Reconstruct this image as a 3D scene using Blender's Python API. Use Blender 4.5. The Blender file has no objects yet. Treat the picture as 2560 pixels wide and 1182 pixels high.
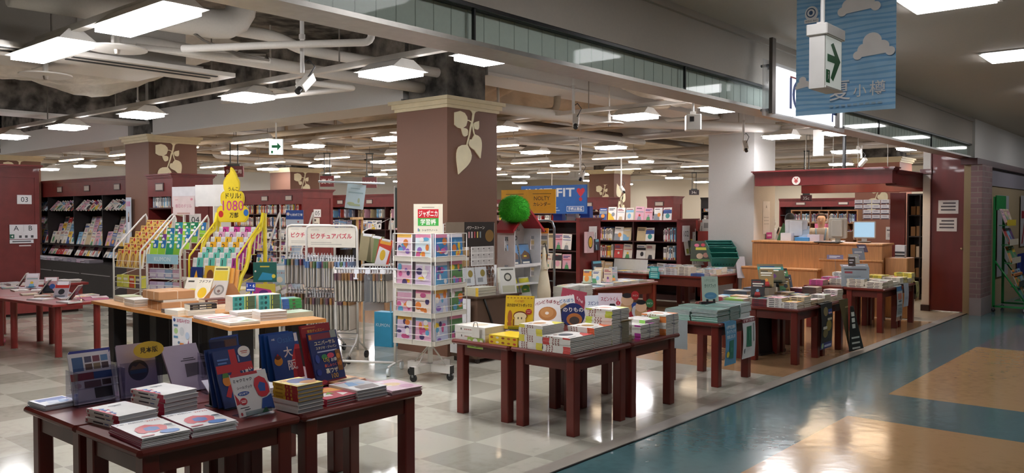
import bpy, math, random
from mathutils import Matrix, Vector
from math import sin, cos, pi, radians, atan, tan
SC = bpy.context.scene
COL = SC.collection
D = bpy.data
# ---------------------------------------------------------------- camera, world, exposure
FPX = 2078.0
HEAD = radians(40.55)
cam_d = D.cameras.new('camera'); cam = D.objects.new('camera', cam_d); COL.objects.link(cam)
cam_d.sensor_width = 36.0; cam_d.lens = 36.0 * FPX / 2560.0; cam_d.clip_start = 0.05; cam_d.clip_end = 200
PITCH = atan(54 / FPX)
cam.location = (0, 0, 1.6)
cam.rotation_euler = (pi / 2 - PITCH, 0, HEAD - pi / 2)
SC.camera = cam
w = D.worlds.new('world'); SC.world = w; w.use_nodes = True
w.node_tree.nodes['Background'].inputs[0].default_value = (1.0, 0.96, 0.92, 1)
w.node_tree.nodes['Background'].inputs[1].default_value = 0.03
SC.view_settings.view_transform = 'Standard'; SC.view_settings.look = 'None'
SC.view_settings.gamma = 1; SC.view_settings.use_curve_mapping = False
SC.view_settings.exposure = 0.3
SC.cycles.max_bounces = 7; SC.cycles.diffuse_bounces = 4; SC.cycles.glossy_bounces = 3
SC.cycles.transmission_bounces = 5; SC.cycles.transparent_max_bounces = 10
SC.cycles.caustics_reflective = False; SC.cycles.caustics_refractive = False
SC.cycles.sample_clamp_indirect = 6.0
SHOP_LAMP = 42.0; HALL_LAMP = 13.0; WARM_LAMP = 12.0; DROP = 0.042
rnd = random.Random(7)
# ---------------------------------------------------------------- materials
MATS = {}
def lin(h):
    h = h.lstrip('#'); h = ''.join(c * 2 for c in h) if len(h) == 3 else h; out = []
    for i in (0, 2, 4):
        c = int(h[i:i + 2], 16) / 255
        out.append(c / 12.92 if c <= 0.04045 else ((c + 0.055) / 1.055) ** 2.4)
    return (*out, 1.0)
def m(h, rough=0.5, kind='plain', **k):
    key = (h, rough, kind, tuple(sorted(k.items())))
    if key in MATS: return MATS[key]
    t = D.materials.new(kind + '_' + h.strip('#')); t.use_nodes = True
    N = t.node_tree.nodes; L = t.node_tree.links; b = N['Principled BSDF']; out = N['Material Output']
    c = lin(h); b.inputs['Base Color'].default_value = c; b.inputs['Roughness'].default_value = rough
    def node(ty, **kw):
        n = N.new(ty)
        for a, v in kw.items(): setattr(n, a, v)
        return n
    def noise(scale, detail=3, vec='Object', stretch=None):
        tc = node('ShaderNodeTexCoord'); n = node('ShaderNodeTexNoise')
        n.inputs['Scale'].default_value = scale; n.inputs['Detail'].default_value = detail
        if stretch:
            mp = node('ShaderNodeMapping'); mp.inputs['Scale'].default_value = stretch
            L.new(tc.outputs[vec], mp.inputs[0]); L.new(mp.outputs[0], n.inputs['Vector'])
        else: L.new(tc.outputs[vec], n.inputs['Vector'])
        return n
    def tint(n, lo, hi, p0=0.3, p1=0.7):
        r = node('ShaderNodeValToRGB'); r.color_ramp.elements[0].position = p0; r.color_ramp.elements[1].position = p1
        r.color_ramp.elements[0].color = (*[x * lo for x in c[:3]], 1); r.color_ramp.elements[1].color = (*[min(1, x * hi) for x in c[:3]], 1)
        L.new(n.outputs[0], r.inputs[0]); L.new(r.outputs[0], b.inputs['Base Color'])
    def bump(n, s, dist=0.01):
        bp = node('ShaderNodeBump'); bp.inputs['Strength'].default_value = s; bp.inputs['Distance'].default_value = dist
        L.new(n.outputs[0], bp.inputs['Height']); L.new(bp.outputs[0], b.inputs['Normal'])
    if kind == 'plain': tint(noise(9, 2), 0.95, 1.04)
    elif kind == 'wood': tint(noise(7, 4, stretch=(1, 1, 0.25)), 0.86, 1.12); b.inputs['Coat Weight'].default_value = 0.15
    elif kind == 'grain': tint(noise(5, 5, stretch=(9, 9, 0.6)), 0.82, 1.12)
    elif kind == 'paint': n = noise(60, 3); tint(n, 0.97, 1.02); bump(n, 0.05)
    elif kind == 'concrete':
        n = noise(4.5, 9); tint(n, 0.3, 2.0, 0.36, 0.66); bump(n, 1.0, 0.06)
    elif kind == 'spray':
        n = noise(3.2, 6); tint(n, 0.8, 1.12, 0.35, 0.65); bump(n, 0.7, 0.05)
    elif kind == 'metal': b.inputs['Metallic'].default_value = 0.9; tint(noise(20, 2), 0.93, 1.05)
    elif kind == 'pages':
        wv = node('ShaderNodeTexWave'); wv.bands_direction = 'Z'; wv.inputs['Scale'].default_value = 70; wv.inputs['Distortion'].default_value = 1.2
        tc = node('ShaderNodeTexCoord'); L.new(tc.outputs['Object'], wv.inputs['Vector']); tint(wv, 0.86, 1.05)
    elif kind == 'emit':
        b.inputs['Emission Color'].default_value = c; b.inputs['Emission Strength'].default_value = k.get('e', 1)
    elif kind == 'clear':
        N.remove(b); g = node('ShaderNodeBsdfGlossy'); g.inputs['Roughness'].default_value = 0.04
        tr = node('ShaderNodeBsdfTransparent'); tr.inputs[0].default_value = c
        fr = node('ShaderNodeFresnel'); gm = node('ShaderNodeNewGeometry'); io = node('ShaderNodeMapRange'); ior = k.get('ior', 1.45); io.inputs[3].default_value = ior; io.inputs[4].default_value = 1 / ior; L.new(gm.outputs['Backfacing'], io.inputs[0]); L.new(io.outputs[0], fr.inputs[0]); mx = node('ShaderNodeMixShader')
        L.new(fr.outputs[0], mx.inputs[0]); L.new(tr.outputs[0], mx.inputs[1]); L.new(g.outputs[0], mx.inputs[2]); L.new(mx.outputs[0], out.inputs[0])
    elif kind == 'film':
        b.inputs['Alpha'].default_value = k.get('a', 0.5); b.inputs['Specular IOR Level'].default_value = 0.6
    elif kind == 'fur': tint(noise(90, 4), 0.55, 1.5)
    elif kind == 'brick':
        br = node('ShaderNodeTexBrick'); tc = node('ShaderNodeTexCoord'); mp = node('ShaderNodeMapping')
        mp.inputs['Rotation'].default_value = (pi / 2, 0, 0) if k.get('ax') == 'x' else (pi / 2, 0, pi / 2)
        vm = node('ShaderNodeVectorRotate')
        L.new(tc.outputs['Object'], mp.inputs[0])
        sep = node('ShaderNodeSeparateXYZ'); cb = node('ShaderNodeCombineXYZ'); L.new(tc.outputs['Object'], sep.inputs[0])
        ad = node('ShaderNodeMath', operation='ADD'); L.new(sep.outputs[0], ad.inputs[0]); L.new(sep.outputs[1], ad.inputs[1])
        L.new(ad.outputs[0], cb.inputs[0]); L.new(sep.outputs[2], cb.inputs[1]); L.new(cb.outputs[0], br.inputs['Vector'])
        br.inputs['Scale'].default_value = 1; br.inputs['Brick Width'].default_value = 0.24; br.inputs['Row Height'].default_value = 0.085
        br.inputs['Mortar Size'].default_value = 0.006
        br.inputs['Color1'].default_value = c; br.inputs['Color2'].default_value = (*[x * 0.75 for x in c[:3]], 1); br.inputs['Mortar'].default_value = lin('#8a8078')
        L.new(br.outputs[0], b.inputs['Base Color']); N.remove(mp); N.remove(vm)
        bp = node('ShaderNodeBump'); bp.inputs['Strength'].default_value = 0.5; L.new(br.outputs['Fac'], bp.inputs['Height']); bp.invert = True; L.new(bp.outputs[0], b.inputs['Normal'])
    elif kind in ('checker', 'hall', 'sand', 'stone'):
        tc = node('ShaderNodeTexCoord'); mp = node('ShaderNodeMapping'); mp.inputs['Scale'].default_value = (1 / k.get('s', 1), 1 / k.get('s', 1), 1)
        mp.inputs['Location'].default_value = (k.get('ox', 0), k.get('oy', 0), 0.01)
        L.new(tc.outputs['Object'], mp.inputs[0])
        n = noise(1.3, 5); n2 = noise(14, 3)
        ck = node('ShaderNodeTexChecker'); ck.inputs['Scale'].default_value = 1
        L.new(mp.outputs[0], ck.inputs['Vector']); ck.inputs['Color1'].default_value = c; ck.inputs['Color2'].default_value = lin(k.get('c2', h))
        hs = node('ShaderNodeMix', data_type='RGBA', blend_type='MULTIPLY'); hs.inputs[0].default_value = 0.55
        ma = node('ShaderNodeMath', operation='ADD'); L.new(n.outputs[0], ma.inputs[0]); L.new(n2.outputs[0], ma.inputs[1])
        rp = node('ShaderNodeValToRGB'); rp.color_ramp.elements[0].position = 0.7; rp.color_ramp.elements[1].position = 1.3
        rp.color_ramp.elements[0].color = (0.72, 0.72, 0.7, 1); L.new(ma.outputs[0], rp.inputs[0])
        L.new(ck.outputs[0], hs.inputs[6]); L.new(rp.outputs[0], hs.inputs[7]); L.new(hs.outputs[2], b.inputs['Base Color'])
        n3 = noise(k.get('ws', 4.0), 2, stretch=k.get('st')); bump(n3, k.get('w', 0.25), 0.01)
        rr = node('ShaderNodeMapRange'); rr.inputs[3].default_value = rough * 0.75; rr.inputs[4].default_value = rough * 1.35
        L.new(n.outputs[0], rr.inputs[0]); L.new(rr.outputs[0], b.inputs['Roughness']); b.inputs['Specular IOR Level'].default_value = k.get('sp', 0.6)
    MATS[key] = t
    return t
# ---------------------------------------------------------------- mesh builder
TXT = {}
def glyphs(s, bold=.02):
    s, body = (s, bold), s
    if s not in TXT:
        c = D.curves.new('t', 'FONT'); c.body = body; c.offset = bold; c.resolution_u = 2; c.align_x = 'LEFT'
        o = D.objects.new('t', c); me = D.meshes.new_from_object(o)
        V = [(v.co.x, v.co.y) for v in me.vertices]; F = [tuple(p.vertices) for p in me.polygons]
        D.objects.remove(o); D.curves.remove(c); D.meshes.remove(me)
        if not V: V = [(0, 0)]
        xs = [a for a, _ in V]; ys = [b for _, b in V]
        TXT[s] = (V, F, (min(xs), max(xs), min(ys), max(ys)))
    return TXT[s]
I4 = Matrix.Identity(4)
def T(x, y, z): return Matrix.Translation((x, y, z))
def RZ(a): return Matrix.Rotation(radians(a), 4, 'Z')
def RX(a): return Matrix.Rotation(radians(a), 4, 'X')
def RY(a): return Matrix.Rotation(radians(a), 4, 'Y')
def pose(x, y, z, face=-90.0, tilt=0.0, roll=0.0):
    """local x right, y up, z out of the front; face = heading of the front normal, tilt = lean back"""
    a = radians(face); t = radians(tilt)
    n = Vector((cos(a), sin(a), 0)); r = Vector((-sin(a), cos(a), 0)); u = Vector((0, 0, 1))
    up = u * cos(t) - n * sin(t); f = n * cos(t) + u * sin(t)
    M = Matrix(((r.x, up.x, f.x, x), (r.y, up.y, f.y, y), (r.z, up.z, f.z, z), (0, 0, 0, 1)))
    return M @ RZ(roll)
class B:
    def __init__(s): s.v = []; s.f = []; s.i = []; s.mats = []; s.M = I4; s.sm = []
    def mi(s, mt):
        if isinstance(mt, str): mt = m(mt)
        if mt not in s.mats: s.mats.append(mt)
        return s.mats.index(mt)
    def add(s, V, F, mt, M=None, smooth=False):
        M = s.M @ M if M is not None else s.M
        o = len(s.v); k = s.mi(mt)
        s.v += [tuple(M @ Vector(p)) for p in V]
        s.f += [tuple(a + o for a in f) for f in F]; s.i += [k] * len(F); s.sm += [smooth] * len(F)
        return s
    def box(s, x0, y0, z0, x1, y1, z1, mt, M=None):
        V = [(x0, y0, z0), (x1, y0, z0), (x1, y1, z0), (x0, y1, z0), (x0, y0, z1), (x1, y0, z1), (x1, y1, z1), (x0, y1, z1)]
        F = [(3, 2, 1, 0), (4, 5, 6, 7), (0, 1, 5, 4), (1, 2, 6, 5), (2, 3, 7, 6), (3, 0, 4, 7)]
        return s.add(V, F, mt, M)
    def rbox(s, x0, y0, z0, x1, y1, z1, b, mt, M=None):
        """box with chamfered vertical and top edges"""
        def ring(z, d): return [(x0 + b, y0 + d, z), (x1 - b, y0 + d, z), (x1 - d, y0 + b, z), (x1 - d, y1 - b, z), (x1 - b, y1 - d, z), (x0 + b, y1 - d, z), (x0 + d, y1 - b, z), (x0 + d, y0 + b, z)]
        V = ring(z0, b * .6) + ring(z0 + b * .6, 0) + ring(z1 - b * .6, 0) + ring(z1, b * .6)
        F = [tuple(range(7, -1, -1)), tuple(range(24, 32))]
        for r in range(3):
            for i in range(8): F.append((r * 8 + i, r * 8 + (i + 1) % 8, r * 8 + 8 + (i + 1) % 8, r * 8 + 8 + i))
        return s.add(V, F, mt, M)
    def cyl(s, p, q, r, mt, n=10, r2=None, M=None, caps=True):
        p = Vector(p); q = Vector(q); d = (q - p).normalized(); r2 = r if r2 is None else r2
        a = d.orthogonal().normalized(); b = d.cross(a)
        V = []
        for c, rr in ((p, r), (q, r2)):
            for i in range(n):
                t = 2 * pi * i / n; V.append(tuple(c + a * cos(t) * rr + b * sin(t) * rr))
        F = [(i, (i + 1) % n, n + (i + 1) % n, n + i) for i in range(n)]
        s.add(V, F, mt, M, True)
        if caps: s.add(V, [tuple(range(n - 1, -1, -1)), tuple(range(n, 2 * n))], mt, M)
        return s
    def tube(s, pts, r, mt, n=6, closed=False, M=None):
        P = [Vector(p) for p in pts]; V = []; F = []; N = len(P)
        up = None
        for i, p in enumerate(P):
            if closed: d = (P[(i + 1) % N] - P[i - 1])
            else: d = P[min(i + 1, N - 1)] - P[max(i - 1, 0)]
            d.normalize()
            if up is None: up = d.orthogonal().normalized()
            up = (up - d * up.dot(d))
            if up.length < 1e-5: up = d.orthogonal()
            up.normalize(); b = d.cross(up)
            rr = r[i] if isinstance(r, (list, tuple)) else r
            for k in range(n):
                t = 2 * pi * k / n; V.append(tuple(p + up * cos(t) * rr + b * sin(t) * rr))
        for i in range(N if closed else N - 1):
            j = (i + 1) % N
            for k in range(n): F.append((i * n + k, i * n + (k + 1) % n, j * n + (k + 1) % n, j * n + k))
        if not closed: F += [tuple(range(n - 1, -1, -1)), tuple(range((N - 1) * n, N * n))]
        return s.add(V, F, mt, M, True)
    def prism(s, pts, z0, z1, mt, M=None, mt_side=None):
        n = len(pts)
        V = [(x, y, z0) for x, y in pts] + [(x, y, z1) for x, y in pts]
        s.add(V, [tuple(range(n - 1, -1, -1)), tuple(range(n, 2 * n))], mt, M)
        return s.add(V, [(i, (i + 1) % n, n + (i + 1) % n, n + i) for i in range(n)], mt_side or mt, M)
    def flat(s, pts, z, mt, M=None): return s.add([(x, y, z) for x, y in pts], [tuple(range(len(pts)))], mt, M)
    def rect(s, x0, y0, x1, y1, z, mt, M=None): return s.flat([(x0, y0), (x1, y0), (x1, y1), (x0, y1)], z, mt, M)
    def ell(s, cx, cy, rx, ry, z, mt, M=None, n=20): return s.flat([(cx + rx * cos(2 * pi * i / n), cy + ry * sin(2 * pi * i / n)) for i in range(n)], z, mt, M)
    def lathe(s, prof, mt, n=16, M=None):
        V = []; F = []
        for r, z in prof:
            for i in range(n): V.append((r * cos(2 * pi * i / n), r * sin(2 * pi * i / n), z))
        for j in range(len(prof) - 1):
            for i in range(n): F.append((j * n + i, j * n + (i + 1) % n, j * n + n + (i + 1) % n, j * n + n + i))
        F += [tuple(range(n - 1, -1, -1)), tuple(range((len(prof) - 1) * n, len(prof) * n))]
        return s.add(V, F, mt, M, True)
    def sph(s, c, rx, ry, rz, mt, nu=16, nv=10, M=None, fn=None):
        V = []; F = []
        for j in range(nv + 1):
            ph = pi * j / nv
            for i in range(nu):
                th = 2 * pi * i / nu; k = fn(th, ph) if fn else 1
                V.append((c[0] + rx * k * sin(ph) * cos(th), c[1] + ry * k * sin(ph) * sin(th), c[2] + rz * k * cos(ph)))
        for j in range(nv):
            for i in range(nu): F.append((j * nu + i, j * nu + nu + i, j * nu + nu + (i + 1) % nu, j * nu + (i + 1) % nu))
        return s.add(V, F, mt, M, True)
    def text(s, st, x0, y0, x1, y1, z, mt, M=None, keep=True, align='c', bold=None):
        if bold is None: bold = 0.0 if st.isascii() else .02
        V, F, (a, b, c, d) = glyphs(st, bold)
        sx = (x1 - x0) / max(b - a, 1e-4); sy = (y1 - y0) / max(d - c, 1e-4)
        if keep: sx = sy = min(sx, sy)
        ox = (x0 + x1) / 2 - sx * (a + b) / 2 if align == 'c' else x0 - sx * a
        oy = (y0 + y1) / 2 - sy * (c + d) / 2
        return s.add([(x * sx + ox, y * sy + oy, z) for x, y in V], F, mt, M)
    def vtext(s, st, x0, y0, x1, y1, z, mt, M=None):
        """vertical writing, one character under the other"""
        n = len(st); h = (y1 - y0) / n
        for i, ch in enumerate(st): s.text(ch, x0, y1 - (i + 1) * h + h * .08, x1, y1 - i * h - h * .08, z, mt, M)
        return s
    def art(s, w, h, spec, M=None, z=0.0006, step=0.0003):
        """print on a w x h face; every entry in fractions of the face"""
        for it in spec:
            k = it[0]; c = it[-1]; c = m(c, 0.4) if isinstance(c, str) else c
            if k == 'r': s.rect(it[1] * w, it[2] * h, it[3] * w, it[4] * h, z, c, M)
            elif k == 'e': s.ell(it[1] * w, it[2] * h, it[3] * w, it[4] * h, z, c, M)
            elif k == 'p': s.flat([(x * w, y * h) for x, y in it[1]], z, c, M)
            elif k == 't': s.text(it[5], it[1] * w, it[2] * h, it[3] * w, it[4] * h, z, c, M)
            elif k == 'f': s.text(it[5], it[1] * w, it[2] * h, it[3] * w, it[4] * h, z, c, M, keep=False)
            elif k == 'v': s.vtext(it[5], it[1] * w, it[2] * h, it[3] * w, it[4] * h, z, c, M)
            z += step
        return s
    def mesh(s, name):
        me = D.meshes.new(name); me.from_pydata(s.v, [], s.f)
        for mt in s.mats: me.materials.append(mt)
        me.polygons.foreach_set('material_index', s.i); me.polygons.foreach_set('use_smooth', s.sm)
        me.update(); return me
    def obj(s, name, parent=None, M=None): return ob(name, s.mesh(name), parent, M)
def ob(name, data, parent=None, M=None):
    o = D.objects.new(name, data); COL.objects.link(o)
    if parent: o.parent = parent
    if M is not None:
        if isinstance(M, Matrix): o.matrix_local = M
        else: o.location = M
    return o
def trim(s):
    for a, b_ in ((' from left on the ', ' from left, '), (' spined book, ', ' spine book, ') , (' book lying back on a rest', ' book'), (' from the left on the ', ' from left, '), (' lying on top of the ', ' topmost in the '), (' from the left in the ', ' from left, '), (' of the ', ' of '), (' in the ', ' in ')):
        if len(s.split()) > 16: s = s.replace(a, b_)
    return s
def tag(o, label, cat, group=None, kind=None):
    o['label'] = trim(label); o['category'] = cat
    if group: o['group'] = group
    if kind: o['kind'] = kind
    return o
def thing(name, label, cat, loc=(0, 0, 0), rz=0.0, group=None):
    o = D.objects.new(name, None); COL.objects.link(o); o.empty_display_size = 0.1
    o.location = loc; o.rotation_euler = (0, 0, radians(rz)); return tag(o, label, cat, group)
def struct(name, b, M=None):
    o = b.obj(name, None, M); o['kind'] = 'structure'; return o
def clone(src, M=None, label=None, group=None, parent=None):
    c = src.copy(); COL.objects.link(c)
    if parent: c.parent = parent
    if M is not None: c.matrix_local = M if isinstance(M, Matrix) else T(*M)
    if label: c['label'] = trim(label)
    if group: c['group'] = group
    for ch in src.children: clone(ch, None, None, None, c)
    return c
ORD = 'first second third fourth fifth sixth seventh eighth ninth tenth eleventh twelfth thirteenth fourteenth fifteenth sixteenth seventeenth eighteenth nineteenth twentieth'.split()
TENS = {2: 'twenty', 3: 'thirty', 4: 'forty', 5: 'fifty', 6: 'sixty'}
def nth(i):
    """0 -> first"""
    if i < 20: return ORD[i]
    t, u = divmod(i + 1, 10)
    return (TENS[t] + '-' + ORD[u - 1]) if u else {2: 'twenti', 3: 'thirti', 4: 'forti', 5: 'fifti', 6: 'sixti'}[t] + 'eth'
# ---------------------------------------------------------------- lamps (the light of the place)
def lamp_fixture(lx, ly, strength, name, label, group, warm=False, flush=False):
    t = thing(name, label, 'ceiling lamp', (0, 0, 0), 0, group)
    b = B(); hx, hy = lx / 2, ly / 2; wm = m('#e9e6e0', 0.4)
    V = [(-hx, -hy, 0.0), (hx, -hy, 0.0), (hx, hy, 0.0), (-hx, hy, 0.0), (-hx * .35, -hy * .9, .09), (hx * .35, -hy * .9, .09), (hx * .35, hy * .9, .09), (-hx * .35, hy * .9, .09)]
    if not flush: b.add(V, [(4, 5, 6, 7), (0, 1, 5, 4), (1, 2, 6, 5), (2, 3, 7, 6), (3, 0, 4, 7)], wm)
    else: b.box(-hx, -hy, -.006, hx, hy, 0.003, wm)
    b.add([(x * 1.12, y * 1.05, -.004) for x, y in ((-hx, -hy), (hx, -hy), (hx, hy), (-hx, hy))] + [(-hx * .98, -hy * .98, -.004), (hx * .98, -hy * .98, -.004), (hx * .98, hy * .98, -.004), (-hx * .98, hy * .98, -.004)], [(0, 1, 5, 4), (1, 2, 6, 5), (2, 3, 7, 6), (3, 0, 4, 7)], wm)
    b.obj('lamp_housing', t)
    e = B(); col = m('#ffe2bd' if warm else '#fbf9fb', 0.5, 'emit', e=strength)
    e.box(-hx * .9, -hy * .95, -.022 if flush or warm else -DROP, hx * .9, hy * .95, -.006, col); e.obj('diffuser', t)
    if warm:
        b = B(); [b.cyl((0, s * ly * .4, .09), (0, s * ly * .4, 1.0), .006, m('#a9a49c', .4, 'metal'), 6) for s in (-1, 1)]; b.obj('hanger_rods', t)
    return t
rows = {5.06: [4.56, 5.78, 8.13, 10.6, 12.9, 15.2, 17.6, 20, 22.4], 9.35: [4.6, 5.87, 8.27, 10.7, 13.0, 15.5, 18.0, 20.4, 22.8, 25.2], 13.3: [4.57, 5.55, 8.9, 10.75, 13.0, 15.5, 18.0, 20.4, 22.8, 25.2], 17.3: [4.6, 5.85, 8.3, 10.7, 13.1, 15.6, 18, 20.4, 22.8, 25.2], 21.5: [5.0, 7.4, 9.8, 12.6, 15.2, 18, 21, 24], 25.6: [4.6, 7.6, 11, 14.5, 18, 21.5, 25], 29.5: [5, 8.5, 12, 15.5, 19]}  # the lamps deepest in the shop are added to brighten its far walls
for a, y in enumerate((5.56, 7.17)):
    src = lamp_fixture(.28, 1.05, SHOP_LAMP, 'ceiling_lamp', 'long twin tube ceiling lamp over the %s end of the shop entrance' % ('storefront', 'inner')[a], 'long twin tube lamps') if a == 0 else clone(src, T(2.69, y, 2.93), 'long twin tube ceiling lamp hung beside the white air duct')
    src.location = (2.69, y, 2.93)
sq = None
for ri, (x, ys) in enumerate(rows.items()):
    for k, y in enumerate(ys):
        lab = 'square white ceiling lamp, %s from the storefront in the %s lamp row from the entrance' % (nth(k), nth(ri))
        if sq is None: sq = lamp_fixture(.4, .5, SHOP_LAMP, 'ceiling_lamp', lab, 'square shop lamps'); sq.location = (x, y, 2.9)
        else: clone(sq, T(x, y, 2.9), lab)
wl = None; q = 0
for x in (7.9, 11.4, 15.4, 19.4):
    for y in (10.2, 12.6, 15.0, 17.4, 20.0):
        if x < 8 and y < 12: continue
        lab = 'thin warm strip lamp, %s along the %s strip row beyond the brown pillar' % (nth(int((y - 10) / 2.4)), nth(int((x - 7) / 3.5)))
        if wl is None: wl = lamp_fixture(.1, 1.2, WARM_LAMP, 'strip_lamp', lab, 'warm strip lamps', True); wl.location = (x, y, 2.86)
        else: clone(wl, T(x, y, 2.86), lab)
hl = None
for k, x in enumerate((-2.2, 1.1, 3.8, 6.55, 9.25, 12.0, 14.8, 17.6, 21, 25)):
    lab = 'square recessed lamp in the corridor ceiling, %s from the corridor start' % nth(k)
    if hl is None:
        hl = lamp_fixture(.56, .56, HALL_LAMP, 'corridor_lamp', lab, 'corridor lamps', False, True); hl.location = (x, 1.52, 3.136)
    else: clone(hl, T(x, 1.52, 3.136), lab)
# ---------------------------------------------------------------- floors
b = B(); b.box(-6, 3.27, -.1, 7.95, 30, 0, m('#c6c2b4', .085, 'checker', c2='#aeab9e', s=.53, ox=-.019, oy=.491, w=.07, ws=3.0, sp=.6)); struct('floor', b)
b = B(); b.box(7.95, 3.27, -.1, 13.5, 13, 0, m('#ab8763', .12, 'sand', s=50, w=.12, ws=3)); struct('floor', b)
b = B(); sp = m('#bdb4a2', .22, 'stone', s=50, w=.1, ws=3); b.box(13.5, 3.27, -.1, 34, 13, 0, sp); b.box(7.95, 13, -.1, 34, 30, 0, sp); struct('floor', b)
b = B(); teal = m('#4d6f74', .14, 'hall', s=50, w=.13, ws=9, sp=.8); org = m('#b08d63', .14, 'sand', s=50, w=.13, ws=9, sp=.8); gry = m('#6e6a70', .14, 'stone', s=50, w=.13, ws=9, sp=.8)
b.box(-8, 2.25, -.1, 36, 3.14, 0, teal)
xs = [(-8, 1.4, org), (1.4, 2.5, teal), (2.5, 6.75, org), (6.75, 7.8, teal), (7.8, 11.3, org), (11.3, 14, gry), (14, 15.1, teal), (15.1, 19, org), (19, 36, gry)]
for x0, x1, c in xs:
    b.box(x0, .9, -.1, x1, 2.25, 0, c); b.box(x0, -2.4, -.1, x1, .9, 0, teal if c is not teal else org)
struct('floor', b)
b = B(); b.box(-6, 3.14, -.05, 15, 3.27, .004, m('#9b948a', .35, 'plain')); b.box(-6, 3.125, -.05, 15, 3.14, .006, m('#3a3a3a', .4, 'metal')); struct('trim_1', b)
# ---------------------------------------------------------------- walls
cream = m('#d9cbb4', .7, 'paint'); white = m('#d8d6d2', .6, 'paint')
b = B(); b.box(31, 3.2, 0, 31.2, 30, 4.2, cream); struct('wall_end', b)
b = B(); b.box(-6, 27.5, 0, 31.2, 27.7, 4.2, m('#d5d2cc', .7, 'paint')); struct('wall_back', b)
b = B(); b.box(-6.2, 3.2, 0, -6, 27.7, 4.2, cream); struct('wall_side', b)
b = B(); b.box(-8, -2.6, 0, 36, -2.4, 3.2, m('#9a9288', .7, 'paint')); struct('wall_corridor', b)
b = B(); b.box(15.0, 3.05, 0, 36, 3.2, 2.42, m('#9c8a6a', .7, 'paint')); b.box(15.0, 3.03, 2.1, 36, 3.05, 2.42, m('#8a8590', .7, 'paint'))
b.box(14.75, 2.96, 2.4, 36, 3.2, 2.5, m('#4a1c20', .4, 'wood')); b.box(15, 3.05, 2.5, 36, 3.2, 3.2, white); struct('wall_right', b)
b = B(); b.box(36, -2.6, 0, 36.2, 3.2, 3.2, m('#8d8f90', .7, 'paint')); b.box(-8.2, -2.6, 0, -8, 3.2, 3.2, m('#8d8f90', .7, 'paint')); struct('wall_corridor_end', b)
b = B(); b.box(14.8, 2.9, 0.28, 15.55, 3.06, 2.4, m('#86696b', .7, 'brick')); b.box(14.79, 2.89, 0, 15.56, 3.06, 0.28, m('#8b7f7f', .6, 'plain')); struct('trim_2', b)
# red door panel at the end of the storefront
b = B(); b.box(15.02, 3.16, 0.02, 15.1, 3.70, 2.7, m('#6a1f1e', .45, 'wood')); b.box(15.0, 3.685, .0, 15.1, 3.70, 2.7, m('#571716', .45, 'wood')); dr = struct('door_1', b)
h = B(); h.sph((15.0, 3.22, 1.05), .022, .022, .022, m('#b9a58a', .3, 'metal'), 10, 6); h.obj('door_knob', dr)
b = B(); b.box(15.02, 3.70, 0.1, 15.2, 3.82, 4, m('#e2ded8', .6, 'paint')); b.box(15.0, 3.69, 0, 15.2, 3.83, .1, m('#3a2a2a', .5)); b.box(14.97, 3.68, 2.28, 15.2, 3.86, 2.36, m('#5a1a1a', .4, 'wood')); struct('trim_3', b)
for k, (y0, z0) in enumerate([(3.28, 1.62), (3.30, 1.33)]):
    b = B(); P = pose(15.016, y0 + .3, z0, 180); b.box(0, 0, 0, .3, .22, .003, m('#e6e4e6', .5), P)
    for j in range(3): b.rect(.04 + .03 * (j == 2), .05 + j * .055, .26, .075 + j * .055, .004, m('#55505a'), P)
    tag(b.obj('notice'), 'white printed notice taped to the red door panel, %s one' % ('upper', 'lower')[k], 'notice')
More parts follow.
